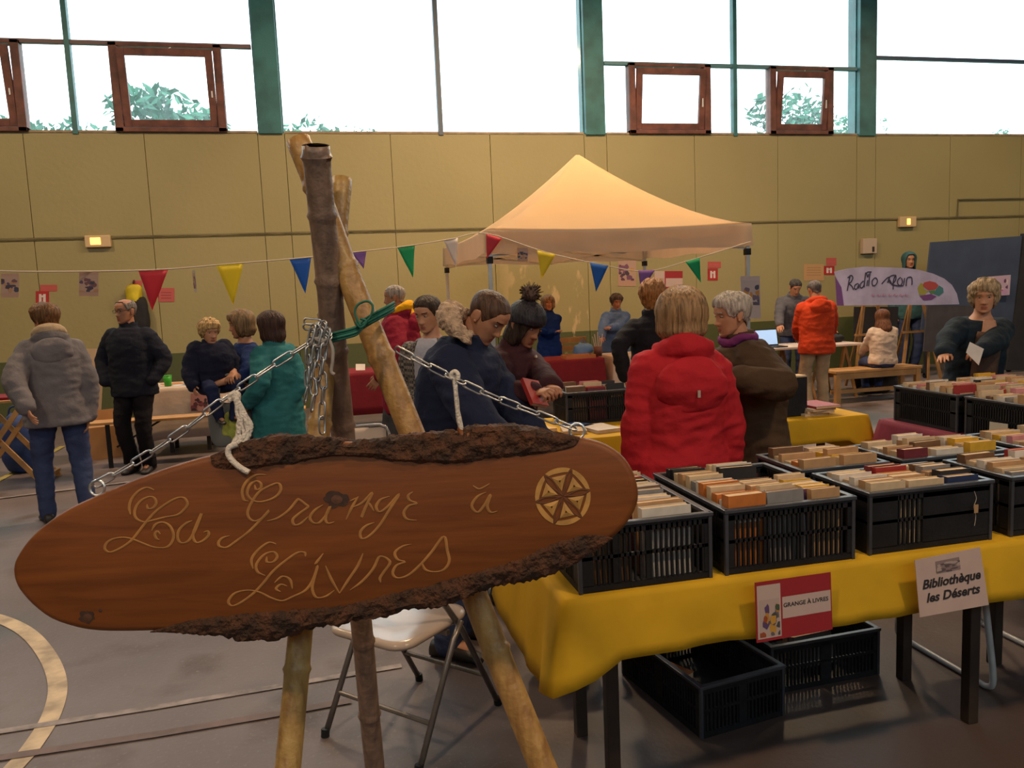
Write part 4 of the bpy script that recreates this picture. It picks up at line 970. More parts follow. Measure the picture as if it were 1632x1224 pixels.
# tube chair under the right table
t = empty('tube_chair', (2.66, 2.76, 0)); tag(t, 'white tubular steel chair under the front table by the dark table leg', 'chair')
WT = mat('white_tube_paint', (0.42, 0.42, 0.45), 0.35, 0.1, 10)
for s in (-1, 1):
    MB().tube(spline([(s * 0.22, -0.235, 0.44), (s * 0.22, -0.27, 0.25), (s * 0.22, -0.30, 0.06), (s * 0.22, -0.275, 0.014), (s * 0.22, -0.2, 0.012), (s * 0.22, 0.16, 0.012), (s * 0.22, 0.21, 0.014), (s * 0.22, 0.235, 0.06), (s * 0.22, 0.2, 0.3), (s * 0.22, 0.2, 0.44), (s * 0.22, 0.26, 0.68)], 4), 0.0125, 8).build('leg', WT, t, smooth=True)
MB().loft([rounded(0.21, 0.21, 0.06, 0.43), rounded(0.22, 0.22, 0.07, 0.44), rounded(0.21, 0.21, 0.06, 0.45)]).build('seat', DARK_WOOD, t)
MB().span((-0.2, 0.225, 0.56), (0.2, 0.245, 0.68)).build('backrest', DARK_WOOD, t, bevel=0.006)
# backpack under the left end of the table
def lump(mb, c, r, seed, amp=0.12, n=20, m=14, zflat=None, power=2.4):
    c = Vector(c); vs = []; fs = []
    rings = []
    for i in range(m + 1):
        ph = -PI / 2 + PI * i / m; ring = []
        for k in range(n):
            th = 2 * PI * k / n; d = Vector((math.copysign(abs(math.cos(th)) ** (2 / power), math.cos(th)) * math.cos(ph) ** (2 / power) if math.cos(ph) > 1e-6 else 0, math.copysign(abs(math.sin(th)) ** (2 / power), math.sin(th)) * (max(0, math.cos(ph)) ** (2 / power)), math.copysign(abs(math.sin(ph)) ** (2 / power), math.sin(ph))))
            k_ = 1 + amp * noise.noise(d * 1.7 + Vector((seed, seed * 2, 0))); v = Vector((d.x * r[0], d.y * r[1], d.z * r[2])) * k_ + c
            if zflat is not None: v.z = max(v.z, zflat)
            ring.append(v)
        rings.append(ring)
    return mb.loft(rings)
t = empty('backpack', (0.93, 3.18, 0)); tag(t, 'black backpack on the floor under the left end of the front table', 'bag')
mb = MB(); lump(mb, (0, 0, 0.19), (0.15, 0.12, 0.19), 3, 0.15, zflat=0.002); mb.build('body', BLACK_PL, t, smooth=True)
mb = MB(); lump(mb, (-0.02, -0.1, 0.14), (0.11, 0.05, 0.1), 8, 0.15, zflat=0.004); mb.build('pocket', BLACK_PL, t, smooth=True)
MB().tube(spline([(0.1, -0.06, 0.33), (0.17, -0.1, 0.25), (0.18, -0.1, 0.1), (0.13, -0.08, 0.03)], 5), 0.011, 6).build('strap', GREY_STEEL, t, smooth=True)

# ================================================================== TENT
TW = 2.95; TX0, TY0 = 1.645, 8.0
tent = empty('canopy_tent', (TX0 + TW / 2, TY0 + TW / 2, 0)); tag(tent, 'cream pop-up canopy tent with a pointed roof standing before the wall', 'tent')
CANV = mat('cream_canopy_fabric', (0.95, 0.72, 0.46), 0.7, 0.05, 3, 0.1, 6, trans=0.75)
EAVE, PEAK, h2 = 2.27, 3.27, TW / 2
def ring(t, n=14):
    pts = []
    for k in range(4):
        a = [(-1, -1), (1, -1), (1, 1), (-1, 1)][k]; b_ = [(-1, -1), (1, -1), (1, 1), (-1, 1)][(k + 1) % 4]
        for i in range(n):
            s = i / n; e = abs(2 * s - 1); hz = EAVE + (PEAK - EAVE) * (1 - t) ** 1.45
            sag = -0.10 * (1 - e ** 2) * t * (1 - t) * 2 - 0.025 * (1 - e * e) * t
            pts.append(Vector(((a[0] + (b_[0] - a[0]) * s) * h2 * t, (a[1] + (b_[1] - a[1]) * s) * h2 * t, hz + sag)))
    return pts
ts = [0.012, 0.06, 0.13, 0.22, 0.32, 0.43, 0.55, 0.67, 0.79, 0.9, 1.0]
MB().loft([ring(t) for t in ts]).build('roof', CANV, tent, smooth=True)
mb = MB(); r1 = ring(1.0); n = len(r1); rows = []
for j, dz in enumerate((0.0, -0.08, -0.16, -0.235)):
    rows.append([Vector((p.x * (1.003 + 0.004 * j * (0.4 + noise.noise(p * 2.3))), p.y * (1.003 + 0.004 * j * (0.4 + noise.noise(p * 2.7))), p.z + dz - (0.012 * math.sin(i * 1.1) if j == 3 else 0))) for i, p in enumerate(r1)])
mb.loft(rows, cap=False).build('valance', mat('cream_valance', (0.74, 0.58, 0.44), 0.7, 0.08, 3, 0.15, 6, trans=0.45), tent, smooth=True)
ALU = mat('aluminium_leg', (0.50, 0.50, 0.52), 0.35, 0.1, 5, metal=0.6)
for sx in (-1, 1):
    for sy in (-1, 1):
        x, y = sx * (h2 - 0.03), sy * (h2 - 0.03)
        l = MB().span((x - 0.02, y - 0.02, 0.0), (x + 0.02, y + 0.02, 2.24)).build('leg', ALU, tent, bevel=0.003)
        MB().span((x - 0.05, y - 0.05, 0), (x + 0.05, y + 0.05, 0.008)).build('foot_plate', ALU, l)
        MB().span((x - 0.03, y - 0.03, 1.93), (x + 0.03, y + 0.03, 2.0)).build('slider', BLACK_PL, l)
for sy in (-1, 1):
    for k in range(2):
        xa, xb = -h2 + 0.03 + k * (h2 - 0.03), -h2 + 0.03 + (k + 1) * (h2 - 0.03)
        y = sy * (h2 - 0.05)
        MB().bar((xa, y, 2.0), (xb, y, 2.2), 0.012, 0.024).bar((xa, y, 2.2), (xb, y, 2.0), 0.012, 0.024).build('scissor_truss', ALU, tent)
MB().tube([(0, 0, 2.2), (0, 0, PEAK - 0.02)], 0.018, 8).build('centre_pole', ALU, tent)

# ================================================================== BUNTING
def YB(px): return 5.6 + (7.93 - 5.6) * max(0.0, min(1.0, (px + 0) / 775.0))
path = [(-40, 430), (60, 433), (245, 430), (365, 420.5), (480, 411), (572, 401), (648, 392), (718, 381), (775, 372)]
path2 = [(775, 372), (870, 402), (955, 421), (1030, 432), (1105, 413), (1196, 385)]
bun = empty('bunting', aty(300, 428, YB(300))); tag(bun, 'string of coloured triangular pennants running across the hall to the tent', 'bunting')
mb = MB().tube(spline([aty(x, y, YB(x)) for x, y in path] + [aty(x, y, 7.93) for x, y in path2[1:]], 5), 0.006, 5)
loc_of(bun, mb).build('cord', mat('pale_cord', (0.55, 0.45, 0.36), 0.9), bun)
FLC = {'red': (0.62, 0.03, 0.06), 'yellow': (0.80, 0.62, 0.02), 'blue': (0.01, 0.13, 0.55), 'purple': (0.26, 0.11, 0.42), 'green': (0.0, 0.36, 0.14), 'white': (0.72, 0.62, 0.58)}
for col, a, b_, c_ in (('red', (220, 430.5), (268, 429), (243, 495)), ('yellow', (344, 422), (388, 419), (372, 486)), ('blue', (461, 413), (496, 410), (487, 468)), ('purple', (560, 402), (584, 400), (579, 429)), ('green', (633, 394), (661, 390.5), (658, 443)),
                       ('white', (707, 383), (730, 379), (727, 427)), ('red', (775, 372.5), (800, 380), (776, 412)), ('yellow', (856, 399), (886, 405), (863, 445)), ('blue', (940, 418), (970, 423), (950, 465)), ('purple', (1017, 431), (1044, 430), (1022, 466)), ('green', (1092, 417), (1115, 411), (1117, 451))):
    ys = [YB(p[0]) if p[0] < 775 else 7.925 for p in (a, b_, c_)]
    A, B_, C_ = aty(*a, ys[0]), aty(*b_, ys[1]), aty(*c_, (ys[0] + ys[1]) / 2 - 0.01)
    nn = (B_ - A).cross(C_ - A).normalized() * 0.0012; vs = []; fs = []; K = 6; idx = {}
    for i in range(K + 1):
        for j in range(K + 1 - i):
            u, v = i / K, j / K; p = A.lerp(B_, v / max(1e-6, 1 - u) if u < 1 else 0) .lerp(C_, u); p = p + nn * 9 * noise.noise(p * 6) * (0.2 + u); idx[(i, j)] = len(vs); vs.append(p)
    for i in range(K):
        for j in range(K - i):
            fs.append((idx[(i, j)], idx[(i, j + 1)], idx[(i + 1, j)]))
            if j < K - i - 1: fs.append((idx[(i, j + 1)], idx[(i + 1, j + 1)], idx[(i + 1, j)]))
    pn = loc_of(bun, MB().add(vs, fs)).build('pennant', mat('pennant_' + col, FLC[col], 0.6, 0.05, 5, trans=0.35), bun, smooth=True); pn['label'] = col + ' triangular pennant'
    sd = pn.modifiers.new('thickness', 'SOLIDIFY'); sd.thickness = 0.001

# ================================================================== PAPERS, POSTERS, WALL THINGS
PIC = [(0.42, 0.26, 0.20), (0.06, 0.03, 0.05), (0.16, 0.06, 0.07), (0.04, 0.04, 0.07), (0.40, 0.20, 0.10), (0.10, 0.05, 0.12)]
def quad(x0, y0, x1, y1, Y, sk=0, Y2=None): return [aty(x0, y0, Y), aty(x1, y0 + sk, Y2 or Y), aty(x1, y1 + sk, Y2 or Y), aty(x0, y1, Y)]
def picture(name, corners, label, seed, pal=PIC, area=(0.0, 0.12, 1, 0.82), group=None, paper=None, n=16):
    s = Sheet(name, corners, paper or mat('brown_pink_paper', (0.42, 0.24, 0.18), 0.7), label, 'picture', 0.002, group)
    art(s, *area, seed, pal, n); return s
picture('hanging_picture', quad(2, 436, 30, 474, YB(16)), 'printed picture hung on the bunting cord at the left edge', 11)
picture('hanging_picture', quad(126, 434, 157, 472, YB(140)), 'printed picture hung on the bunting cord left of the red pennant', 12)
picture('hanging_picture', [aty(306, 431, YB(308) + .02), aty(310, 431, YB(308) - .1), aty(314, 466, YB(308) - .1), aty(310, 466, YB(308) + .02)], 'paper seen edge on hanging on the cord before the yellow pennant', 13, paper=mat('pale_paper_edge', (0.5, 0.42, 0.36), 0.7))
picture('hanging_picture', quad(825, 395, 841, 416, 7.945), 'small dark picture hung on the front valance of the tent', 14)
picture('poster', [aty(1180, 440, 7.96), aty(1211, 440, 7.96), aty(1213, 508, 7.96), aty(1182, 508, 7.96)], 'poster tied to the front right leg of the tent', 15, [(0.42, 0.34, 0.36), (0.08, 0.07, 0.12), (0.05, 0.05, 0.09), (0.45, 0.20, 0.04), (0.14, 0.10, 0.16)], (0.06, 0.1, 0.94, 0.68), paper=mat('grey_white_paper', (0.46, 0.37, 0.37), 0.7))
WF = WY - 0.006
picture('poster', quad(985, 412, 1014, 456, WF), 'dark poster on the wall under the tent roof', 16, [(0.40, 0.25, 0.20), (0.10, 0.03, 0.07), (0.05, 0.03, 0.05), (0.45, 0.22, 0.05), (0.16, 0.06, 0.12)], (0.04, 0.03, 0.96, 0.8))
s = Sheet('poster', quad(1043, 432, 1088, 470, WF), mat('red_poster_paper', (0.3, 0.02, 0.02), 0.6), 'red and white poster on the wall behind the curly haired woman', 'poster')
mb = MB(); s.rect(mb, 0.0, 0.0, 0.36, 1, 0.0006); s.rect(mb, 0.40, 0.3, 1, 0.66, 0.0006); s.add('white_panel', mb, mat('pale_pink_paper', (0.5, 0.36, 0.33), 0.7)); art(s, 0.05, 0.3, 0.32, 0.9, 4, PIC, 10)
s = Sheet('notice', quad(1281, 421, 1313, 447, WF), mat('orange_tan_paper', (0.48, 0.27, 0.13), 0.8), 'tan paper notice on the wall behind the man in the orange jacket', 'notice')
mb = MB(); [s.rect(mb, 0.15, v, 0.85, v + 0.04) for v in (0.2, 0.35, 0.5, 0.65)]; s.add('writing_lines', mb, mat('faint_brown_ink', (0.33, 0.17, 0.09), 0.8))
PK = mat('pink_red_paper', (0.48, 0.10, 0.10), 0.8)
for q, lab in ((quad(253, 459, 278, 481, WF), 'pink paper note on the wall behind the red pennant'), (quad(211, 447, 226, 456, WF), 'small pink note on the wall above the yellow and black coat')):
    s = Sheet('notice', q, PK, lab, 'notice')
    mb = MB(); [s.rect(mb, 0.15, v, 0.8, v + 0.06) for v in (0.3, 0.5, 0.7)]; s.add('writing_lines', mb, mat('dark_pink_ink', (0.30, 0.05, 0.06), 0.8))
RED = mat('signal_red_paint', (0.40, 0.022, 0.02), 0.4, 0.1, 6)
def fire_point(box, lab, sign_box, lab2):
    s = Sheet('fire_sign', quad(*sign_box, WF), mat('pink_red_sign', (0.45, 0.08, 0.07), 0.5), lab2, 'sign')
    mb = MB(); s.rect(mb, 0.12, 0.35, 0.3, 0.65); s.rect(mb, 0.38, 0.42, 0.88, 0.58); s.add('pale_marks', mb, PK)
    s = Sheet('fire_sign', quad(*box, WF), RED, lab, 'sign', 0.02)
    mb = MB(); s.rect(mb, 0.24, 0.2, 0.44, 0.8); s.rect(mb, 0.56, 0.2, 0.76, 0.8); s.rect(mb, 0.44, 0.3, 0.56, 0.42); s.add('white_pictogram', mb, WHITE_PAPER)
fire_point((57, 464, 78, 487), 'red fire sign with white pictogram on the wall above the woman in grey', (64, 454, 91, 464), 'small pinkish red strip sign above the fire sign at left')
fire_point((1128, 428, 1144, 447), 'red fire sign with white pictogram on the wall right of the green pennant', (1128, 417, 1149, 427), 'small pinkish red strip sign above the fire sign by the tent')
fire_point((1313, 424, 1330, 438), 'red fire sign with white pictogram on the wall left of the radio banner', (1317, 411, 1333, 423), 'small pinkish red strip sign above the fire sign by the banner')
a, b_ = aty(1371, 381, WY), aty(1393, 404, WY)
t = empty('junction_box', ((a.x + b_.x) / 2, WY - 0.04, (a.z + b_.z) / 2)); tag(t, 'pale box on the wall above the radio banner', 'box'); w_, h_ = (b_.x - a.x) / 2, (a.z - b_.z) / 2
MB().span((-w_, -0.04, -h_), (w_, 0.04, h_)).build('housing', mat('pale_box_plastic', (0.48, 0.36, 0.28), 0.6), t, bevel=0.006); MB().span((w_ * 0.3, -0.045, -h_ * 0.8), (w_ * 0.6, -0.038, -h_ * 0.1)).build('dark_slot', DARK_STEEL, t)
GLOW = mat('orange_lamp_glow', (0.9, 0.4, 0.1), 0.4, emit=((1.0, 0.36, 0.06), 4.0))
for (x0, y0, x1, y1, g0, g1, lab) in ((136, 376, 179, 394, 0.22, 0.62, 'lit emergency light on the wall at left'), (1430, 346, 1456, 362, 0.42, 0.62, 'lit emergency light on the wall at right')):
    a, b_ = aty(x0, y0, WY), aty(x1, y1, WY); w_, h_ = (b_.x - a.x) / 2, (a.z - b_.z) / 2
    t = empty('emergency_light', ((a.x + b_.x) / 2, WY - 0.04, (a.z + b_.z) / 2)); tag(t, lab, 'light')
    MB().span((-w_, -0.035, -h_), (w_, 0.04, h_)).build('housing', mat('pale_lamp_plastic', (0.60, 0.42, 0.24), 0.5), t, bevel=0.012)
    MB().span((-w_ + 2 * w_ * g0, -0.040, -h_ * 0.55), (-w_ + 2 * w_ * g1, -0.034, h_ * 0.6)).build('lamp_tube', GLOW, t, bevel=0.004)
# yellow and black coat on the wall
p = aty(214, 476, WY - 0.1); t = empty('hanging_coat', (p.x, WY - 0.1, p.z)); tag(t, 'yellow and black coat hanging on the wall behind the man in dark navy', 'coat')
mb = MB(); lump(mb, (0, 0, 0.06), (0.105, 0.08, 0.15), 4, 0.3); mb.build('hood', mat('bright_yellow_fabric', (0.62, 0.48, 0.02), 0.7, 0.2, 6, 0.3, 12), t, smooth=True)
mb = MB(); lump(mb, (0.06, 0, -0.24), (0.12, 0.085, 0.28), 9, 0.25); mb.build('body', mat('black_fabric', (0.015, 0.013, 0.018), 0.85, 0.2, 8, 0.3, 14), t, smooth=True)
MB().tube([(0, 0.05, 0.22), (0, 0.095, 0.26)], 0.012, 6).build('peg', DARK_STEEL, t)

# ================================================================== RADIO STAND
def flat_shape(name, pts, Y, thick, m, parent=None):
    """outline in picture points standing at distance Y, given real thickness"""
    f = [aty(x, y, Y) for x, y in pts]; b_ = [p + Vector((0, thick, 0)) for p in f]; n = len(f); mb = MB()
    mb.add(f + b_, [tuple(range(n)), tuple(range(2 * n - 1, n - 1, -1))] + [(i, i + n, (i + 1) % n + n, (i + 1) % n) for i in range(n)])
    if parent is not None: loc_of(parent, mb)
    return mb.build(name, m, parent)
BY = 9.86
ban = empty('radio_banner', aty(1430, 487, BY)); tag(ban, 'pale lilac radio banner with one curved end leaning on the wooden easels', 'banner')
BANP = [(1330, 433), (1352, 428), (1378, 425), (1410, 426), (1440, 427), (1465, 430), (1487, 436), (1505, 444), (1517, 454), (1525, 468), (1529, 485), (1480, 486), (1420, 486), (1345, 487), (1337, 460)]
mb = MB()
_f = [aty(x, y, BY) for x, y in BANP]
mb2 = flat_shape('cloth', BANP, BY, 0.012, mat('lilac_banner_cloth', (0.42, 0.38, 0.58), 0.7, 0.18, 3, 0.3, 5), ban)
flat_shape('end_panel', [(1331, 440), (1341, 458), (1345, 487), (1334, 487)], BY - 0.004, 0.003, mat('purple_end', (0.14, 0.05, 0.22), 0.7), ban)
LM = mat('banner_dark_lettering', (0.03, 0.025, 0.06), 0.7); PKM = mat('banner_pink_lettering', (0.42, 0.20, 0.33), 0.7)
cb = lambda pts: [(1300 + x / 6.277, 400 + y / 6.277) for x, y in pts]
mb = MB()
for st in ([(345, 240), (330, 320), (315, 400)], [(318, 270), (355, 245), (372, 270), (350, 315), (328, 325), (360, 350), (378, 388)], [(425, 325), (395, 340), (388, 375), (410, 380), (428, 345), (432, 330), (430, 375)],
           [(480, 300), (452, 325), (445, 360), (465, 368), (485, 330), (500, 215), (490, 300), (485, 362)], [(520, 290), (512, 350)], [(530, 230), (520, 262), (512, 215), (560, 210)], [(545, 215), (535, 290), (530, 350)],
           [(590, 270), (565, 300), (570, 345), (600, 340), (618, 300), (605, 272), (588, 272)], [(660, 330), (700, 285), (735, 262), (720, 318), (740, 290), (760, 330)], [(790, 240), (745, 255), (735, 300), (765, 330), (800, 290), (800, 240), (778, 300), (775, 385)],
           [(850, 262), (822, 290), (822, 330), (848, 345), (868, 310), (858, 270)], [(890, 270), (880, 340)], [(905, 350), (915, 275), (955, 262), (965, 300), (962, 340)], [(760, 335), (830, 350), (880, 345)]):
    P_ = [aty(q.x, q.y, BY - 0.004) for q in spline([Vector(p) for p in cb(st)], 4)]; ribbon(mb, P_, 0.0085, Vector((0, -1, 0)), 0.001)
loc_of(ban, mb).build('lettering', LM, ban)
for x0, x1 in ((560, 590), (610, 650), (665, 700), (730, 760), (775, 820), (835, 880), (890, 925)):
    mb = MB(); P_ = [aty(q.x, q.y, BY - 0.004) for q in spline([Vector(p) for p in cb([(x0, 450), ((x0 + x1) / 2 - 6, 432), ((x0 + x1) / 2 + 4, 456), (x1, 438)])], 3)]; ribbon(mb, P_, 0.006, Vector((0, -1, 0)), 0.001)
    loc_of(ban, mb).build('small_word', PKM, ban)
for nm, pts, col in (('red_patch', [(1070, 350), (1085, 315), (1140, 300), (1200, 315), (1230, 345), (1200, 385), (1130, 395)], (0.40, 0.06, 0.06)), ('yellow_patch', [(1020, 370), (1050, 320), (1080, 330), (1085, 385), (1130, 400), (1090, 440), (1035, 440)], (0.30, 0.28, 0.05)), ('teal_patch', [(1200, 390), (1235, 345), (1275, 370), (1280, 415), (1235, 450), (1180, 430)], (0.05, 0.18, 0.20)), ('purple_patch', [(1040, 450), (1095, 440), (1150, 430), (1210, 455), (1160, 490), (1080, 495)], (0.16, 0.05, 0.20)), ('green_patch', [(1130, 400), (1195, 390), (1185, 428), (1150, 428)], (0.08, 0.2, 0.06))):
    flat_shape(nm, cb(pts), BY - 0.003, 0.002, mat('logo_' + nm, col, 0.7), ban)
# easels
EASELW = mat('easel_wood', (0.36, 0.18, 0.06), 0.6, 0.25, 6)
def easel(px, Y, label, h=1.55, board=None):
    x = rx(px, 520, Y); t = empty('easel', (x, Y, 0)); tag(t, label, 'easel')
    MB().bar((-0.36, -0.06, 0), (-0.05, 0.10, h), 0.045, 0.022, (0, 1, 0)).build('leg', EASELW, t); MB().bar((0.36, -0.06, 0), (0.05, 0.10, h), 0.045, 0.022, (0, 1, 0)).build('leg', EASELW, t)
    MB().bar((0, 0.62, 0), (0, 0.14, h - 0.06), 0.04, 0.022).build('leg', EASELW, t); MB().span((-0.3, -0.03, 0.80), (0.3, 0.02, 0.83)).build('shelf', EASELW, t); MB().span((-0.13, 0.07, h - 0.12), (0.13, 0.11, h - 0.07)).build('cross_bar', EASELW, t)
    return t
easel(1392, 10.0, 'wooden easel carrying the left half of the radio banner'); easel(1466, 10.0, 'wooden easel carrying the right half of the radio banner', 1.5)
def board(name, pts, Y, th, m, label, cat): 
    t = empty(name, aty(*pts[-1], Y)); tag(t, label, cat); flat_shape('panel', pts, Y, th, m, t); return t
BLK = mat('blackboard_black', (0.018, 0.016, 0.022), 0.7, 0.2, 5)
t = board('display_board', [(1362, 489), (1432, 489), (1428, 562), (1360, 562)], 10.8, 0.02, BLK, 'black board behind the left easel under the radio banner', 'board')
a = aty(1366, 562, 10.82); b_ = aty(1424, 562, 10.82); [loc_of(t, MB().span((q.x - .015, q.y - .01, 0), (q.x + .015, q.y + .01, q.z + .02))).build('leg', DARK_STEEL, t) for q in (a, b_)]
t = board('display_board', [(1478, 487), (1553, 487), (1549, 560), (1472, 560)], 9.72, 0.02, mat('grey_purple_board', (0.06, 0.05, 0.06), 0.7, 0.2, 5), 'dark grey board standing right of the easels behind the girl in white', 'board')
a = aty(1480, 560, 9.75); b_ = aty(1542, 560, 9.75); [loc_of(t, MB().span((q.x - .015, q.y - .01, 0), (q.x + .015, q.y + .01, q.z + .02))).build('leg', EASELW, t) for q in (a, b_)]
# big blue board on wheels with a dark frame
BB = 10.75
t = empty('folded_sports_table', aty(1555, 470, BB)); tag(t, 'large dark blue folded sports table on a black frame before the wall at right', 'panel')
flat_shape('panel', [(1484, 386), (1629, 376), (1614, 530), (1468, 530)], BB, 0.03, mat('dark_blue_board', (0.045, 0.062, 0.115), 0.6, 0.15, 3), t)
flat_shape('frame', [(1633, 372), (1668, 368), (1660, 590), (1604, 590), (1617, 500)], BB - 0.02, 0.08, BLK, t)
for q in (aty(1475, 575, BB + .05), aty(1608, 575, BB + .05)):
    loc_of(t, MB().span((q.x - .02, q.y - .02, 0.05), (q.x + .02, q.y + .02, 1.2))).build('leg', BLK, t); loc_of(t, MB().tube([(q.x - .02, q.y, 0.04), (q.x + .02, q.y, 0.04)], 0.04, 12)).build('caster', BLACK_PL, t)
s = Sheet('poster', [aty(1574, 441, BB - 0.05), aty(1611, 438, BB - 0.05), aty(1609, 470, BB - 0.05), aty(1572, 473, BB - 0.05)], mat('pink_lilac_paper', (0.50, 0.36, 0.48), 0.7), 'white and pink poster on the large blue panel', 'poster')
art(s, 0.1, 0.05, 0.9, 0.95, 33, [(0.5, 0.36, 0.48), (0.45, 0.12, 0.35), (0.6, 0.5, 0.55), (0.12, 0.05, 0.12), (0.5, 0.3, 0.5)], 14)

# radio table with laptop and papers
X0, X1 = rx(1192, 550, 9.5), rx(1378, 550, 9.5)
t = empty('trestle_table', ((X0 + X1) / 2, 9.85, 0)); tag(t, 'long white topped table on wooden trestles behind the man in the orange jacket', 'table'); w_ = (X1 - X0) / 2
MB().span((-w_, -0.35, 0.715), (w_, 0.35, 0.745)).build('tabletop', mat('white_table_top', (0.58, 0.46, 0.42), 0.5, 0.1, 4), t, bevel=0.004)
for sx in (-0.72, 0.0, 0.72):
    for sy in (-1, 1): MB().bar((sx * w_ - 0.16, sy * 0.3, 0), (sx * w_, sy * 0.26, 0.715), 0.035, 0.035).bar((sx * w_ + 0.16, sy * 0.3, 0), (sx * w_, sy * 0.26, 0.715), 0.035, 0.035).build('leg', EASELW, t)
p = aty(1234, 545, 9.62); t = empty('laptop', (p.x, 9.68, 0.746)); tag(t, 'open black laptop with a bright blue screen on the long white table', 'laptop')
MB().span((-0.17, -0.12, 0), (0.17, 0.12, 0.016)).build('keyboard_base', BLACK_PL, t, bevel=0.003)
R = Matrix.Rotation(math.radians(-12), 3, 'X'); lid = MB(); sc = MB(); lid.box((0, 0, 0.115), (0.34, 0.01, 0.23)); sc.box((0, -0.006, 0.118), (0.315, 0.002, 0.2))
for m_ in (lid, sc): m_.v = [tuple(R @ Vector(v) + Vector((0, 0.115, 0.012))) for v in m_.v]
lid.build('screen_lid', BLACK_PL, t); sc.build('screen', mat('lit_laptop_screen', (0.3, 0.5, 0.8), 0.3, emit=((0.42, 0.60, 0.95), 0.55)), t)
for i, (px, py, w, h, rz, col, lab) in enumerate(((1222, 555, 0.2, 0.28, 0.2, WHITE_PAPER, 'white paper lying in front of the laptop'), (1252, 552, 0.2, 0.28, -0.3, WHITE_PAPER, 'white paper lying right of the laptop'), (1345, 552, 0.2, 0.28, 0.1, WHITE_PAPER, 'white paper lying at the right end of the long white table'))):
    p = atz(px, py, 0.747); o = MB().span((-w / 2, -h / 2, 0), (w / 2, h / 2, 0.002)).build('paper', col, None, (p.x, min(10.0, max(9.65, p.y)) + 0.02 * i, 0.747), rz); tag(o, lab, 'paper')
p = aty(1340, 545, 9.75); t = empty('camera_bag', (p.x, 9.9, 0.746)); tag(t, 'small black bag lying on the long white table right of the orange jacket', 'bag'); mb = MB(); lump(mb, (0, 0, 0.05), (0.15, 0.09, 0.06), 5, 0.1, zflat=0.001); mb.build('body', BLACK_PL, t, smooth=True); MB().tube(spline([(-0.1, 0, 0.09), (0, 0, 0.14), (0.1, 0, 0.09)], 4), 0.008, 6).build('handle', BLACK_PL, t)

# pine bench with the girl
bx0, bx1 = rx(1333, 600, 9.05), rx(1471, 600, 9.05)
t = empty('wooden_bench', ((bx0 + bx1) / 2, 9.25, 0)); tag(t, 'pale wooden bench on which the girl in white sits', 'bench'); w_ = (bx1 - bx0) / 2
BEN = mat('bench_pine', (0.46, 0.235, 0.085), 0.55, 0.2, 5)
MB().span((-w_, -0.19, 0.40), (w_, 0.19, 0.435)).build('seat', BEN, t, bevel=0.006); MB().span((-w_ + 0.03, -0.17, 0.32), (w_ - 0.03, -0.145, 0.40)).span((-w_ + 0.03, 0.145, 0.32), (w_ - 0.03, 0.17, 0.40)).build('apron', BEN, t)
for sx in (-1, 1):
    for sy in (-1, 1): MB().span((sx * (w_ - 0.05) - 0.035, sy * 0.15 - 0.03, 0), (sx * (w_ - 0.05) + 0.035, sy * 0.15 + 0.03, 0.40)).build('leg', BEN, t, bevel=0.004)
MB().span((-w_ + 0.06, -0.015, 0.11), (w_ - 0.06, 0.015, 0.16)).build('stretcher', BEN, t)
p = aty(1412, 640, 9.55); t = empty('sports_bag', (p.x, 9.75, 0)); tag(t, 'black and yellow bag on the floor behind the wooden bench', 'bag'); mb = MB(); lump(mb, (0, 0, 0.16), (0.34, 0.12, 0.17), 6, 0.15, zflat=0.002); mb.build('body', mat('black_fabric', (0, 0, 0)), t, smooth=True)
mb = MB(); lump(mb, (0, -0.02, 0.29), (0.36, 0.12, 0.05), 7, 0.3); mb.build('flap', mat('bright_yellow_fabric', (0, 0, 0)), t, smooth=True)

# ================================================================== LEFT BACKGROUND
bx0, bx1 = rx(128, 672, 8.85), rx(487, 652, 8.85)
t = empty('wooden_bench', ((bx0 + bx1) / 2, 8.93, 0)); tag(t, 'long narrow wooden bench on black folding legs behind the people at left', 'bench'); w_ = (bx1 - bx0) / 2
MB().span((-w_, -0.125, 0.455), (w_, 0.125, 0.482)).build('seat', BEN, t, bevel=0.004)
for sx in (-1, 1):
    for sy in (-1, 1): MB().span((sx * (w_ - 0.3) - 0.02 + sy * 0.05, sy * 0.09 - 0.012, 0), (sx * (w_ - 0.3) + 0.02 + sy * 0.05, sy * 0.09 + 0.012, 0.455)).build('leg', BLACK_PL, t)
    MB().bar((sx * (w_ - 0.3), 0, 0.2), (sx * (w_ - 0.75), 0, 0.45), 0.016, 0.02).build('brace', BLACK_PL, t)
CARD = mat('cardboard', (0.42, 0.21, 0.085), 0.8, 0.12, 4)
p = aty(175, 748, 9.5); t = empty('cardboard_box', (p.x - 0.1, 9.6, 0)); tag(t, 'tan cardboard box on the floor under the long bench at left', 'box'); t.rotation_euler.z = math.radians(20)
MB().span((-0.28, -0.2, 0.0), (0.28, 0.2, 0.36)).build('body', CARD, t, bevel=0.004); MB().bar((-0.27, -0.2, 0.36), (-0.27, -0.33, 0.27), 0.5, 0.006, (1, 0, 0)).build('flap', CARD, t); MB().span((-0.27, 0.195, 0.36), (0.27, 0.203, 0.5)).build('flap', CARD, t)
t = board('display_board', [(136, 556), (166, 556), (160, 672), (140, 680)], 10.0, 0.012, mat('beige_board', (0.50, 0.34, 0.22), 0.8, 0.1, 3), 'beige board standing behind the man in dark navy at left', 'board')
q = aty(150, 690, 10.02); loc_of(t, MB().span((q.x - 0.09, 10.015, 0.0), (q.x + 0.09, 10.04, q.z + 0.2))).build('stand', PINE, t)
p = aty(267, 604, 9.5); t = empty('green_cup', (p.x, 9.5, TZ)); tag(t, 'bright green cup on the white cloth behind the man in navy', 'cup')
GC = mat('green_plastic', (0.05, 0.42, 0.03), 0.4, trans=0.2)
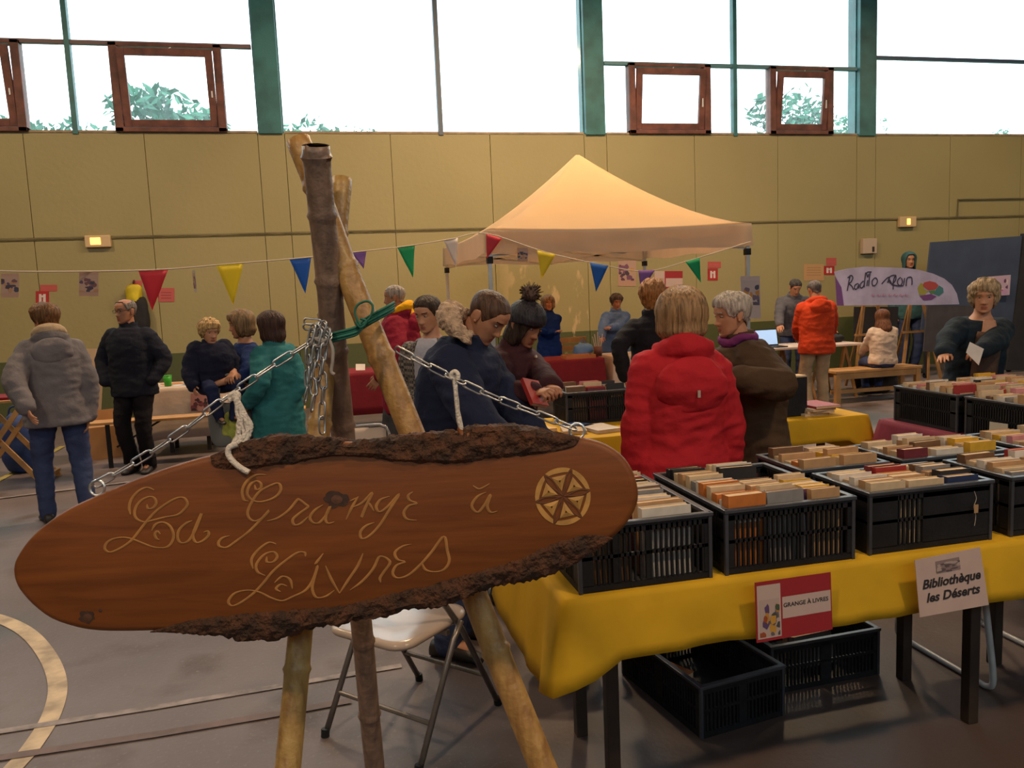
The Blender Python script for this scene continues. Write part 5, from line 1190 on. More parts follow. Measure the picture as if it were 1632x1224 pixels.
MB().loft([[(r * math.cos(2 * PI * k / 16), r * math.sin(2 * PI * k / 16), z) for k in range(16)] for r, z in ((0.035, 0), (0.047, 0.12), (0.044, 0.12), (0.033, 0.006))]).build('cup_wall', GC, t, smooth=True)
MB().loft([[(r * math.cos(2 * PI * k / 16), r * math.sin(2 * PI * k / 16), z) for k in range(16)] for r, z in ((0.0475, 0.116), (0.049, 0.12), (0.0475, 0.124))]).build('cup_rim', GC, t, smooth=True)
for i, (px, Y, col, w, rz, lab) in enumerate(((290, 9.55, WHITE_PAPER, 0.2, 0.2, 'white leaflet lying right of the green cup'), (306, 9.6, mat('book_cover_grey', (0.2, 0.2, 0.2)), 0.16, -0.3, 'grey leaflet lying on the white cloth at left'), (275, 9.75, mat('orange_leaflet', (0.5, 0.2, 0.05), 0.6), 0.22, 0.4, 'orange leaflet lying at the back of the white cloth at left'))):
    o = MB().span((-w / 2, -0.13, 0), (w / 2, 0.13, 0.003)).build('leaflet', col, None, (rx(px, 608, Y), Y, TZ + 0.001), rz); tag(o, lab, 'leaflet')
picture('poster', quad(304, 627, 332, 656, 9.262), 'dark red picture poster pinned on the white cloth at left', 21, [(0.45, 0.2, 0.18), (0.10, 0.03, 0.04), (0.2, 0.04, 0.06), (0.04, 0.02, 0.03)], (0.0, 0.02, 0.95, 0.95), paper=mat('brown_pink_paper', (0.42, 0.24, 0.18), 0.7))
# wooden rack with crossed legs at the left edge
p = aty(10, 700, 8.4); t = empty('folding_rack', (p.x, 8.4, 0)); tag(t, 'folding wooden rack with crossed legs at the left edge', 'rack')
for y in (-0.22, 0.22):
    MB().bar((-0.35, y, 0), (0.25, y, 0.80), 0.022, 0.045).build('leg', PINE, t); MB().bar((0.35, y + 0.03, 0), (-0.25, y + 0.03, 0.80), 0.022, 0.045).build('leg', PINE, t)
for x, z in ((0.26, 0.80), (-0.26, 0.80), (0.33, 0.06), (-0.33, 0.06)): MB().bar((x, -0.26, z), (x, 0.29, z), 0.04, 0.03).build('cross_bar', PINE, t)
MB().span((-0.34, -0.26, 0.815), (0.34, 0.29, 0.835)).build('top_board', PINE, t)
MB().span((-0.2, -0.2, 0.836), (0.3, 0.2, 0.86)).build('red_cover', REDC, t)
p = aty(18, 640, 8.9); t = empty('blue_bag', (p.x, 9.0, 0)); tag(t, 'blue bag standing behind the wooden rack at the left edge', 'bag'); mb = MB(); lump(mb, (0, 0, 0.3), (0.18, 0.12, 0.3), 3, 0.2, zflat=0.002); mb.build('body', mat('blue_bag_fabric', (0.02, 0.05, 0.20), 0.7, 0.2, 6, 0.3, 14), t, smooth=True)
MB().tube(spline([(-0.08, 0, 0.58), (-0.05, 0, 0.68), (0.05, 0, 0.68), (0.08, 0, 0.58)], 4), 0.01, 6).build('handle', mat('blue_bag_fabric', (0, 0, 0)), t)

# ================================================================== INSIDE THE TENT
p = aty(574, 588, 9.75); o = Sheet('name_card', [aty(567, 580, 9.75), aty(582, 580, 9.75), aty(582, 590, 9.70), aty(567, 590, 9.70)], WHITE_PAPER, 'small white card on the dark red cloth between the bamboo poles', 'card')
p = aty(909, 560, 11.7); t = empty('wooden_chair', (p.x, 11.75, 0)); tag(t, 'pale wooden chair behind the dark red table inside the tent', 'chair')
for x in (-0.19, 0.19): MB().bar((x, -0.2, 0), (x, -0.2, 0.92), 0.035, 0.035, (0, 1, 0)).build('leg', PINE, t); MB().bar((x, 0.2, 0), (x, 0.2, 0.44), 0.035, 0.035, (0, 1, 0)).build('leg', PINE, t)
MB().span((-0.21, -0.22, 0.43), (0.21, 0.22, 0.46)).build('seat', PINE, t); [MB().span((-0.19, -0.21, z), (0.19, -0.19, z + 0.09)).build('back_slat', PINE, t) for z in (0.58, 0.71, 0.83)]
p = aty(929, 562, 10.1); t = empty('blue_bag', (p.x, 10.1, TZ)); tag(t, 'light blue bag on the dark red table inside the tent', 'bag'); mb = MB(); lump(mb, (0, 0, 0.08), (0.13, 0.09, 0.09), 3, 0.25, zflat=0.001); mb.build('body', mat('light_blue_fabric', (0.10, 0.22, 0.48), 0.7), t, smooth=True); MB().tube(spline([(-0.05, 0, 0.15), (0, 0, 0.22), (0.05, 0, 0.15)], 4), 0.007, 5).build('handle', mat('light_blue_fabric', (0, 0, 0)), t)
p = aty(953, 560, 9.95); t = empty('utensil_pot', (p.x, 9.95, TZ)); tag(t, 'brown pot holding pale brushes on the dark red table inside the tent', 'pot')
MB().loft([[(r * math.cos(2 * PI * k / 14), r * math.sin(2 * PI * k / 14), z) for k in range(14)] for r, z in ((0.05, 0), (0.06, 0.13), (0.055, 0.13), (0.045, 0.01))]).build('body', mat('brown_pot', (0.12, 0.04, 0.03), 0.5), t, smooth=True)
for k in range(5): MB().tube([(0.01 * (k - 2), 0, 0.02), (0.035 * (k - 2), 0.02 * (k % 2), 0.26 + 0.03 * (k % 3))], 0.007, 5).build('brush', mat('pale_brush', (0.5, 0.4, 0.36), 0.7), t)
t = empty('display_box', (aty(920, 570, 9.9).x, 9.86, TZ)); tag(t, 'low orange tan tray on the dark red table inside the tent', 'tray')
MB().span((-0.2, -0.12, 0), (0.2, 0.12, 0.008)).build('base', mat('orange_tan', (0.4, 0.15, 0.05), 0.7), t); [MB().span(a, b_).build('side', mat('orange_tan', (0, 0, 0)), t) for a, b_ in (((-0.2, -0.12, 0.008), (0.2, -0.11, 0.045)), ((-0.2, 0.11, 0.008), (0.2, 0.12, 0.045)), ((-0.2, -0.11, 0.008), (-0.19, 0.11, 0.045)), ((0.19, -0.11, 0.008), (0.2, 0.11, 0.045)))]

# ================================================================== PEOPLE
SKIN = mat('warm_skin', (0.44, 0.20, 0.115), 0.55, 0.08, 25); SKIN_D = mat('tanned_skin', (0.34, 0.145, 0.08), 0.55, 0.08, 25)
LIP = mat('lips', (0.30, 0.08, 0.06), 0.5); EYEW = mat('eye_white', (0.32, 0.25, 0.21), 0.3); IRIS = mat('dark_iris', (0.03, 0.02, 0.015), 0.2)
HAIRM = {}
def hair_mat(key, c):
    if key not in HAIRM:
        m = mat('hair_' + key, c, 0.5, 0.5, 55, 0.5, 90, spec=0.25); nt = m.node_tree; HAIRM[key] = m
        tc = [q for q in nt.nodes if q.type == 'TEX_COORD'][0]; mp = nt.nodes.new('ShaderNodeMapping'); mp.inputs['Scale'].default_value = (1.4, 1.4, 0.10); nt.links.new(tc.outputs['Object'], mp.inputs['Vector'])
        for q in nt.nodes:
            if q.type == 'TEX_NOISE': nt.links.new(mp.outputs['Vector'], q.inputs['Vector'])
    return HAIRM[key]
def fabric(key, c, var=0.15, bump=0.6): return mat('fabric_' + key, c, 0.85, var, 7, bump, 16, spec=0.12)

HZ = [-.120, -.112, -.098, -.078, -.052, -.026, 0, .03, .06, .085, .105, .115]
HWD = [.004, .024, .042, .055, .062, .068, .073, .077, .074, .062, .038, .002]
HFR = [.062, .078, .087, .087, .088, .088, .087, .092, .090, .074, .040, .002]
HBK = [.050, .028, .006, -.028, -.060, -.080, -.094, -.103, -.100, -.082, -.048, -.004]
def head_pt(z, a, off=0.0):
    w, f, b = np.interp(z, HZ, HWD), np.interp(z, HZ, HFR), np.interp(z, HZ, HBK)
    mid, half = (f + b) / 2, (f - b) / 2; s, c = math.sin(a), math.cos(a); e = 2 / 2.25
    x = math.copysign(abs(s) ** e, s) * (w + off); y = mid + math.copysign(abs(c) ** e, c) * (half + off)
    return Vector((x, y, z))
G = lambda v, m_, s: math.exp(-((v - m_) / s) ** 2)
_head = {}
def head_mesh():
    if 'h' in _head: return _head['h']
    A, R_ = 72, 46; vs = []; fs = []; mi = []
    for i in range(R_ + 1):
        ph = i / R_; z = -.120 + .235 * (0.5 - 0.5 * math.cos(PI * ph)) ** 1.0
        for k in range(A):
            a = 2 * PI * k / A; p = head_pt(z, a)
            if p.y > 0.03:
                x = p.x; ax = abs(x); d = 0.0
                nose = np.interp(z, [-.050, -.044, -.034, -.026, -.005, .018, .03], [0, .006, .024, .022, .012, .004, 0])
                d += nose * math.exp(-(x / (0.011 + 0.006 * G(z, -.034, .012))) ** 2)
                d += 0.005 * G(ax, .014, .006) * G(z, -.036, .008)
                d -= 0.011 * G(ax, .032, .016) * G(z, .012, .012)
                d += 0.006 * G(ax, .030, .02) * G(z, .034, .009)
                d += 0.006 * G(z, -.060, .006) * math.exp(-(x / .02) ** 4) + 0.006 * G(z, -.073, .006) * math.exp(-(x / .018) ** 4) - 0.005 * G(z, -.0665, .003) * math.exp(-(x / .022) ** 4)
                d += 0.006 * G(z, -.104, .010) * math.exp(-(x / .02) ** 2) - 0.004 * G(z, -.086, .006) * math.exp(-(x / .02) ** 2)
                p.y += d
                if G(z, -.015, .02) > 0.1 and ax > .03: p.x *= 1 + 0.04 * G(z, -.015, .02) * G(ax, .055, .02)
            vs.append(p)
    for i in range(R_):
        for k in range(A):
            j = (k + 1) % A; f = (i * A + k, i * A + j, (i + 1) * A + j, (i + 1) * A + k); fs.append(f)
            c = (vs[f[0]] + vs[f[2]]) / 2; m_ = 0
            if c.y > .05:
                if -.078 < c.z < -.056 and abs(c.x) < .024 - abs(c.z + .067) * 0.9: m_ = 1
                if abs(abs(c.x) - .032) < .018 and abs(c.z - .031 - 0.004 * (1 - abs(abs(c.x) - .03) / .018)) < .0045: m_ = 2
            mi.append(m_)
    fs.append(tuple(range(A - 1, -1, -1))); mi.append(0); fs.append(tuple(R_ * A + k for k in range(A))); mi.append(0)
    mb = MB(); mb.v = [tuple(v) for v in vs]; mb.f = fs; mb.mi = mi
    for s in (-1, 1):
        mb.cur = 3; mb.ell((s * .032, .0735, .011), (.0125, .0105, .0055), 12, 8)
        mb.cur = 4; mb.ell((s * .032, .0815, .0105), (.0062, .0032, .0046), 10, 6)
        mb.cur = 0; rt = Matrix.Rotation(s * 0.35, 3, 'Z') @ Matrix.Rotation(0.15, 3, 'X')
        mb.ell((s * .079, -.012, -.004), (.006, .018, .031), 10, 8, rt); mb.ell((s * .083, -.018, .004), (.004, .013, .022), 10, 7, rt); mb.ell((s * .078, -.006, -.028), (.006, .008, .010), 8, 6, rt)
    _head['h'] = mb; return mb

def remesh(mb, voxel, smooth=2, wrinkle=0.0, seed=0.0, wscale=9.0):
    me = mb.mesh('tmp'); o = bpy.data.objects.new('tmp', me); COL.objects.link(o)
    r = o.modifiers.new('r', 'REMESH'); r.mode = 'VOXEL'; r.voxel_size = voxel; r.use_smooth_shade = True
    if smooth: s = o.modifiers.new('s', 'SMOOTH'); s.iterations = smooth; s.factor = 0.5
    dg = bpy.context.evaluated_depsgraph_get(); out = bpy.data.meshes.new_from_object(o.evaluated_get(dg))
    bpy.data.objects.remove(o); bpy.data.meshes.remove(me)
    vs = [v.co.copy() for v in out.vertices]
    if wrinkle:
        ns = [v.normal.copy() for v in out.vertices]
        for i, (v, n) in enumerate(zip(vs, ns)):
            q = Vector((v.x * wscale * 0.7 + seed, v.y * wscale * 0.7, v.z * wscale * 1.5 + seed * 2)); k = noise.noise(q); k2 = noise.noise(q * 2.3)
            vs[i] = v + n * wrinkle * ((1 - abs(k) * 2.2) * 0.7 + k2 * 0.5)
    fs = [tuple(p.vertices) for p in out.polygons]; bpy.data.meshes.remove(out)
    r_ = MB(); r_.v = [tuple(v) for v in vs]; r_.f = fs; r_.mi = [0] * len(fs); return r_

_hands = {}
def hand_mesh(grip):
    if grip in _hands: return _hands[grip]
    mb = MB(); cu = {'relaxed': 0.28, 'grip': 0.85, 'flat': 0.10}[grip]
    mb.loft([[Vector((x, t_ * math.sin(a), w * math.cos(a))) for a in [2 * PI * k / 14 for k in range(14)]] for x, w, t_ in ((-.03, .026, .02), (0, .027, .019), (.03, .036, .017), (.06, .042, .0155), (.09, .041, .013), (.1, .034, .009))])
    for zo, L, sp in ((.031, .070, .09), (.0105, .078, .02), (-.0105, .073, -.04), (-.031, .057, -.12)):
        p = Vector((.088, 0, zo)); pts = [p]; ang = 0
        for q, fr in enumerate((0.48, 0.30, 0.22)):
            ang += cu * (0.7, 1.1, 0.7)[q] * (1 + 0.25 * (0.02 - zo) / .04)
            p = p + Vector((math.cos(ang), math.sin(ang), sp)) * L * fr; pts.append(p)
        mb.tube([pts[0] - Vector((.02, 0, 0))] + pts + [pts[-1] + (pts[-1] - pts[-2]).normalized() * .005], [.0092, .0092, .0088, .008, .0068, .003], 8)
    mb.tube([Vector((.012, .004, .022)), Vector((.04, .012, .043)), Vector((.066, .02 + .02 * cu, .052)), Vector((.088, .028 + .04 * cu, .050)), Vector((.094, .032 + .04 * cu, .048))], [.014, .0125, .0105, .0085, .003], 8)
    h = remesh(mb, 0.0042, 2); _hands[grip] = h; return h

def ik(a, t, l1, l2, hint):
    d = t - a; L = d.length; mx = (l1 + l2) * 0.995
    if L > mx: d = d * (mx / L); t = a + d; L = mx
    L = max(L, abs(l1 - l2) + 0.02); u = d.normalized(); c = (l1 * l1 + L * L - l2 * l2) / (2 * l1 * L); c = max(-1, min(1, c)); s = math.sqrt(1 - c * c)
    h = hint - u * hint.dot(u); h = h.normalized() if h.length > 1e-5 else u.orthogonal().normalized()
    return a + u * l1 * c + h * l1 * s, a + u * L

HAIRS = {
 'short_male': dict(zend=[(0, .078), (45, .066), (62, .03), (72, -.005), (80, -.01), (92, .03), (110, .012), (130, -.04), (180, -.075)], thick=[(-.1, .005), (.0, .010), (.06, .014), (.115, .018)], amp=.003),
 'cropped': dict(zend=[(0, .084), (45, .070), (58, .035), (72, -.002), (80, -.012), (92, .03), (110, .01), (130, -.04), (180, -.070)], thick=[(-.1, .003), (.115, .0055)], amp=.001),
 'balding': dict(zend=[(0, .09), (50, .088), (62, .03), (75, -.005), (92, .03), (110, .01), (130, -.04), (180, -.070)], ztop=[(0, .0905), (45, .09), (70, .07), (110, .085), (180, .098)], thick=[(-.1, .004), (.1, .009)], amp=.002),
 'short_female': dict(zend=[(0, .055), (40, .048), (60, .0), (78, -.03), (95, -.035), (120, -.07), (180, -.105)], thick=[(-.1, .014), (.0, .022), (.06, .028), (.115, .026)], amp=.010, curl=.006),
 'short_lady': dict(zend=[(0, .068), (45, .058), (60, .012), (78, -.012), (92, .005), (115, -.03), (180, -.085)], thick=[(-.1, .012), (.0, .018), (.06, .026), (.115, .024)], amp=.006, curl=.003),
 'bob': dict(zend=[(0, .05), (30, .045), (48, .0), (58, -.075), (75, -.105), (110, -.115), (180, -.12)], thick=[(-.12, .052), (-.07, .050), (-.02, .042), (.03, .034), (.115, .024)], amp=.007),
 'long_bob': dict(zend=[(0, .05), (30, .045), (48, -.02), (58, -.10), (75, -.155), (110, -.17), (180, -.17)], thick=[(-.17, .052), (-.05, .044), (.03, .032), (.115, .024)], amp=.006),
 'long': dict(zend=[(0, .055), (30, .05), (50, -.02), (62, -.16), (85, -.25), (120, -.30), (180, -.33)], thick=[(-.33, .085), (-.2, .080), (-.1, .055), (-.05, .034), (.03, .026), (.115, .016)], amp=.006),
 'curly': dict(zend=[(0, .05), (40, .045), (58, -.02), (75, -.06), (110, -.09), (180, -.11)], thick=[(-.1, .024), (.0, .030), (.06, .032), (.115, .030)], amp=.008, curl=.016),
 'child_curly': dict(zend=[(0, .055), (40, .045), (60, -.01), (78, -.04), (110, -.07), (180, -.09)], thick=[(-.1, .022), (.0, .030), (.115, .030)], amp=.005, curl=.011),
 'under_hat': dict(zend=[(0, .02), (35, .02), (50, -.03), (62, -.12), (90, -.14), (180, -.14)], ztop=[(0, .035), (180, .02)], thick=[(-.14, .028), (-.05, .022), (.0, .010), (.04, .004)], amp=.004),
 'beanie': dict(zend=[(0, .040), (60, .030), (90, .01), (120, -.015), (180, -.045)], thick=[(-.1, .015), (.03, .017), (.08, .018), (.115, .026)], amp=.0012),
 'hood': dict(zend=[(0, .085), (35, .075), (55, .0), (68, -.10), (100, -.15), (180, -.17)], thick=[(-.17, .03), (.0, .03), (.115, .03)], amp=.003),
}
def hair_mesh(spec, seed):
    sp = HAIRS[spec]; A, S_ = 84, 22; zs, tz = [q[0] for q in sp['zend']], [q[1] for q in sp['zend']]
    tk = sp['thick']; outer = []; inner = []
    for k in range(A):
        a = 2 * PI * k / A; ad = math.degrees(a); ad = 360 - ad if ad > 180 else ad
        ze = np.interp(ad, zs, tz) + 0.008 * noise.noise(Vector((math.cos(a) * 5 + seed, math.sin(a) * 5, 1))) * (1 if sp['amp'] > .004 else .3)
        z0 = np.interp(ad, [q[0] for q in sp['ztop']], [q[1] for q in sp['ztop']]) if 'ztop' in sp else .1148
        ro = []; ri = []
        for i in range(S_ + 1):
            s = i / S_; z = z0 + (ze - z0) * s ** 1.6 if 'ztop' not in sp else z0 + (ze - z0) * s
            th = np.interp(z, [q[0] for q in tk], [q[1] for q in tk])
            th *= min(1, 0.15 + (1 - s) * (2.0 if ad < 75 else 5)) if spec not in ('beanie', 'hood') else 1
            zc = max(z, -.03); p = head_pt(zc, a); c = Vector((0, -.01, 0.0)); d = (p - Vector((0, -.012, min(zc, .03) * 0.6))).normalized()
            st = noise.noise(Vector((math.cos(a) * 9 + seed, math.sin(a) * 9, z * 5))) * sp['amp'] + sp['amp'] * 0.6 * math.sin(a * 43 + 4 * noise.noise(Vector((a * 3, z * 12, seed))))
            cu = sp.get('curl', 0) * noise.noise(Vector((p.x * 45 + seed, p.y * 45, z * 45)))
            q = p + d * (th + st * min(1, th / .012) + cu); q.z += (z - zc)
            if z < zc: q.x *= 1 - 0.30 * min(1, (zc - z) / .3)
            w = p + d * (th * 0.25 - 0.004); w.z += (z - zc); ro.append(q); ri.append(w)
        outer.append(ro); inner.append(ri)
    mb = MB(); vs = []; idx = lambda k, i, o: ((k % A) * (S_ + 1) + i) + (A * (S_ + 1) if o else 0)
    vs = [v for r in outer for v in r] + [v for r in inner for v in r]; fs = []
    for k in range(A):
        for i in range(S_):
            fs.append((idx(k, i, 0), idx(k, i + 1, 0), idx(k + 1, i + 1, 0), idx(k + 1, i, 0))); fs.append((idx(k, i, 1), idx(k + 1, i, 1), idx(k + 1, i + 1, 1), idx(k, i + 1, 1)))
        fs.append((idx(k, S_, 0), idx(k, S_, 1), idx(k + 1, S_, 1), idx(k + 1, S_, 0)))
    if 'ztop' not in sp: fs.append(tuple(idx(k, 0, 0) for k in range(A)))
    else:
        for k in range(A): fs.append((idx(k, 0, 0), idx(k + 1, 0, 0), idx(k + 1, 0, 1), idx(k, 0, 1)))
    mb.add(vs, fs); return mb

def ringpts(c, X, Y, rx, ry, n=20, p=2.3):
    out = []
    for k in range(n):
        a = 2 * PI * k / n; s, co = math.sin(a), math.cos(a)
        out.append(c + X * (math.copysign(abs(s) ** (2 / p), s) * rx) + Y * (math.copysign(abs(co) ** (2 / p), co) * ry))
    return out
def limb(mb, pts, rad, n=14):
    P = [Vector(p) for p in pts]; a = (P[0] - P[1]).normalized(); b_ = (P[-1] - P[-2]).normalized()
    P2 = [P[0] + a * rad[0] * 0.8, P[0] + a * rad[0] * 0.5] + P + [P[-1] + b_ * rad[-1] * 0.5, P[-1] + b_ * rad[-1] * 0.8]
    mb.tube(P2, [rad[0] * 0.45, rad[0] * 0.85] + list(rad) + [rad[-1] * 0.85, rad[-1] * 0.45], n)
def along(a, b_, c, ra, rb, rc, k=4):
    pts = []; rad = []
    for i in range(k): t = i / k; pts.append(a.lerp(b_, t)); rad.append(ra + (rb - ra) * t)
    for i in range(k + 1): t = i / k; pts.append(b_.lerp(c, t)); rad.append(rb + (rc - rb) * t)
    q = [pts[0]] + [(pts[i - 1] + pts[i] * 2 + pts[i + 1]) / 4 for i in range(1, len(pts) - 1)] + [pts[-1]]
    return q, rad

def person(label, head, phi, H=None, sex='f', lean=0, side=0, twist=0, hy=0, hp=0, hr=0, armL=None, armR=None, elL=None, elR=None, gripL='relaxed', gripR='relaxed', sit=None, stance=0.09, step=0.0, hair='bob', haircol=None, skin=None, build=1.0, belly=0.0,
           top=None, hem=0.47, ease=0.022, sleeve=1.0, collar=True, legs=None, shoes=None, hood=None, vox=0.013, hs_mul=1.0, wrinkle=0.010, extra=None, vest=None, flare=0.0, seed=1, cuff=True, group=None):
    ph = math.radians(phi); fw = Vector((math.sin(ph), math.cos(ph), 0)); rt = Vector((math.cos(ph), -math.sin(ph), 0)); skin = skin or SKIN
    W = aty(*head); lean_, side_, tw = math.radians(lean), math.radians(side), math.radians(twist)
    def torso(H, t):
        pz = (sit if sit is not None else 0.52 * H); L = 0.325 * H; N = 14; p = Vector((0, -0.0, pz)); tt = max(0, t)
        for i in range(N):
            q = tt * (i + 0.5) / N; a = lean_ * min(1, 0.45 + 0.55 * q); b_ = side_ * q; p = p + Vector((math.sin(b_), math.sin(a), math.cos(a) * math.cos(b_))) * L * tt / N
        a = lean_ * min(1, 0.45 + 0.55 * tt); b_ = side_ * tt; U = Vector((math.sin(b_), math.sin(a), math.cos(a))).normalized()
        if t < 0: U = Vector((0, 0, 1)) if sit is None else U; p = p + Vector((0, 0, 1)) * L * t
        X = Vector((math.cos(tw * tt), -math.sin(tw * tt), 0)); X = (X - U * X.dot(U)).normalized(); F = U.cross(X); return p, X, F, U
    Rh = Matrix.Rotation(math.radians(-hy), 3, 'Z') @ Matrix.Rotation(math.radians(-hp), 3, 'X') @ Matrix.Rotation(math.radians(hr), 3, 'Y')
    def headc(H):
        p, X, F, U = torso(H, 1.0); hU = Rh @ Vector((0, 0, 1)); hF = Rh @ Vector((0, 1, 0)); return p + U * 0.035 * H + hU * 0.050 * H + hF * 0.008 * H, hU
    hsz = lambda H: 0.0635 * H / 0.115 * hs_mul * (1.72 / H) ** 0.25
    def topz(H): c, hU = headc(H); return (c + hU * 0.115 * hsz(H)).z
    if H is None:
        lo, hi = 0.6, 2.2
        for _ in range(40):
            m_ = (lo + hi) / 2
            if topz(m_) < W.z: lo = m_
            else: hi = m_
        H = (lo + hi) / 2
    hs = hsz(H); hc, hU = headc(H); ht = hc + hU * 0.115 * hs
    root = Vector((W.x, W.y, 0)) - rt * ht.x - fw * ht.y; root.z = 0
    loc = lambda w: Vector(((w - root).dot(rt), (w - root).dot(fw), w.z))
    s = H / 1.72; b = build; fem = sex == 'f'
    prof = [(-.154, .10, .085), (-.06, .158 if fem else .150, .112), (.06, .168 if fem else .155, .115), (.22, .138 if fem else .150, .104 + belly * .5), (.42, .145 if fem else .160, .112 + belly), (.62, .150 if fem else .166, .122 + belly * .4), (.80, .146 if fem else .164, .110), (.89, .112 if fem else .128, .088), (.96, .078, .068), (1.02, .058, .056)]
    def trunk(mb, ease, t0, t1, extra_rings=(), n=22):
        rings = []
        for z, rx_, ry_ in extra_rings: p = torso(H, 0)[0]; rings.append(ringpts(Vector((p.x, p.y - 0.0, z)), Vector((1, 0, 0)), Vector((0, 1, 0)), rx_, ry_, n))
        for t, rx_, ry_ in prof:
            if t0 - 1e-6 <= t <= t1 + 1e-6: p, X, F, U = torso(H, t); rings.append(ringpts(p, X, F, (rx_ * b + ease) * s, (ry_ * b + ease) * s, n))
        mb.loft(rings)
    # joints
    J = {}
    for sd, nm, arm, el, gr in ((-1, 'L', armL, elL, gripL), (1, 'R', armR, elR, gripR)):
        p, X, F, U = torso(H, 0.82); sh = p + X * sd * (0.138 if fem else 0.156) * s * b ** 0.5
        hint = Vector(el) if el else Vector((sd * 0.6, -0.9, -0.2))
        if arm is None: tg = sh + Vector((sd * (0.085 + .05 * (b - 1)) * s, 0.04 * s, -0.525 * s))
        elif arm == 'pocket': tg = Vector((sd * 0.215 * s * b, 0.09 * s, 0.535 * H)) if sit is None else sh + Vector((0, .2, -.3)); hint = Vector((sd * 1.0, -0.7, 0))
        elif arm[0] == 'w': tg = loc(aty(arm[1], arm[2], arm[3]))
        else: tg = Vector(arm[1:]) * H
        e, w = ik(sh, tg, 0.168 * H, 0.148 * H, hint); J[nm] = (sh, e, w, gr, arm)
    hipw = (0.092 if fem else 0.088) * s * b
    for sd, nm in ((-1, 'l'), (1, 'r')):
        p0 = torso(H, 0)[0]; hip = Vector((sd * hipw, p0.y, p0.z - 0.015 * H))
        if sit is None: ank = Vector((sd * stance * s, step * sd, 0.045 * H)); kn, ank = ik(hip, ank, 0.235 * H, 0.245 * H, Vector((sd * 0.15, 1, 0)))
        else: kn = hip + Vector((sd * 0.05, 0.235 * H, 0.01)); ank = Vector((sd * 0.1 * s, kn.y - 0.02, max(0.045 * H, kn.z - 0.245 * H)))
        J[nm] = (hip, kn, ank)
    # ---------------- body: one continuous skin
    mb = MB(); trunk(mb, 0.0, -.154, 1.02)
    p, X, F, U = torso(H, 0.96); limb(mb, [p, p.lerp(hc, 0.45) - (Rh @ Vector((0, 1, 0))) * 0.012 * s, hc - hU * 0.05 * s - (Rh @ Vector((0, 1, 0))) * 0.018 * s], [0.062 * s, 0.054 * s, 0.052 * s])
    for nm in 'LR':
        sh, e, w = J[nm][:3]; q, r = along(sh, e, w, 0.050 * s * b, 0.040 * s * b, 0.027 * s); limb(mb, q, r)
    for nm in 'lr':
        hip, kn, ank = J[nm]; q, r = along(hip, kn, ank, 0.080 * s * b, 0.056 * s * b, 0.038 * s); r[6] *= 1.12; limb(mb, q, r)
        limb(mb, [ank + Vector((0, 0, -0.01)), ank + Vector((0, 0.10 * s, -0.025 * H + 0.012))], [0.038 * s, 0.028 * s])
    body = remesh(mb, max(vox, 0.012) * s, 3)
    hm = head_mesh(); base = len(body.v); body.v += [tuple(hc + Rh @ (Vector(v) * hs)) for v in hm.v]; body.f += [tuple(i + base for i in f) for f in hm.f]; body.mi += hm.mi
    for sd, nm in ((-1, 'L'), (1, 'R')):
        sh, e, w, gr, arm = J[nm]
        if arm == 'pocket': continue
        hmx = hand_mesh(gr); x = (w - e).normalized(); med = torso(H, 0.7)[1] * -sd; dn = Vector((0, 0, -1))
        y = med if abs(x.z) > 0.55 else (med * 0.3 + dn); y = (y - x * y.dot(x)).normalized(); z = x.cross(y); base = len(body.v); hsc = 0.98 * s * (1.0 if not fem else 0.93)
        body.v += [tuple(w + x * (v[0] * hsc) + y * (v[1] * hsc) + z * (v[2] * hsc * sd)) for v in hmx.v]
        body.f += [tuple(i + base for i in (f if sd > 0 else reversed(f))) for f in hmx.f]; body.mi += [0] * len(hmx.f)
    hk, hcol = (haircol or ('brown', (0.10, 0.05, 0.03))); hmt = hair_mat(hk, hcol)
    o = body.build('person', [skin, LIP, hmt, EYEW, IRIS], None, root, -ph, smooth=True); tag(o, label, 'person', group)
    # ---------------- hair
    if hair:
        hb_ = hair_mesh(hair, seed); hb_.v = [tuple(hc + Rh @ (Vector(v) * hs)) for v in hb_.v]
        hb_.build({'beanie': 'knitted_hat', 'hood': 'raised_hood'}.get(hair, 'hair'), hmt if hair not in ('beanie', 'hood') else top if hair == 'hood' else hmt, o, smooth=True)
    # ---------------- legs and shoes
    if legs:
        mb = MB(); trunk(mb, 0.010, -.154, .22); fl = 0.052 if fem else 0.058
        for nm in 'lr': hip, kn, ank = J[nm]; q, r = along(hip, kn, ank - Vector((0, 0, 0.01)), 0.094 * s * b, 0.070 * s * b, fl * s * 1.12); limb(mb, q, r)
        remesh(mb, vox * s * 1.1, 2, wrinkle * 0.8, seed * 1.7, 8).build('trousers', legs, o, smooth=True)
    for nm, sd in (('l', -1), ('r', 1)):
        ank = J[nm][2]; mb = MB(); rings = []
        for y, w_, h_ in ((-.085, .022, .05), (-.075, .034, .075), (-.03, .040, .085), (.02, .042, .080), (.07, .046, .062), (.12, .048, .048), (.155, .042, .038), (.178, .022, .026)):
            c = Vector((ank.x + sd * 0.12 * max(0, y) * s, ank.y + y * s, ank.z - 0.045 * H + 0.001 + h_ * s / 2)); rings.append([c + Vector((math.sin(2 * PI * k / 14) * w_ * s, 0, math.copysign(abs(math.cos(2 * PI * k / 14)) ** 0.7, math.cos(2 * PI * k / 14)) * h_ * s / 2)) for k in range(14)])
        mb.loft(rings).build('shoe', shoes or mat('dark_shoe_leather', (0.02, 0.016, 0.016), 0.5), o, smooth=True)
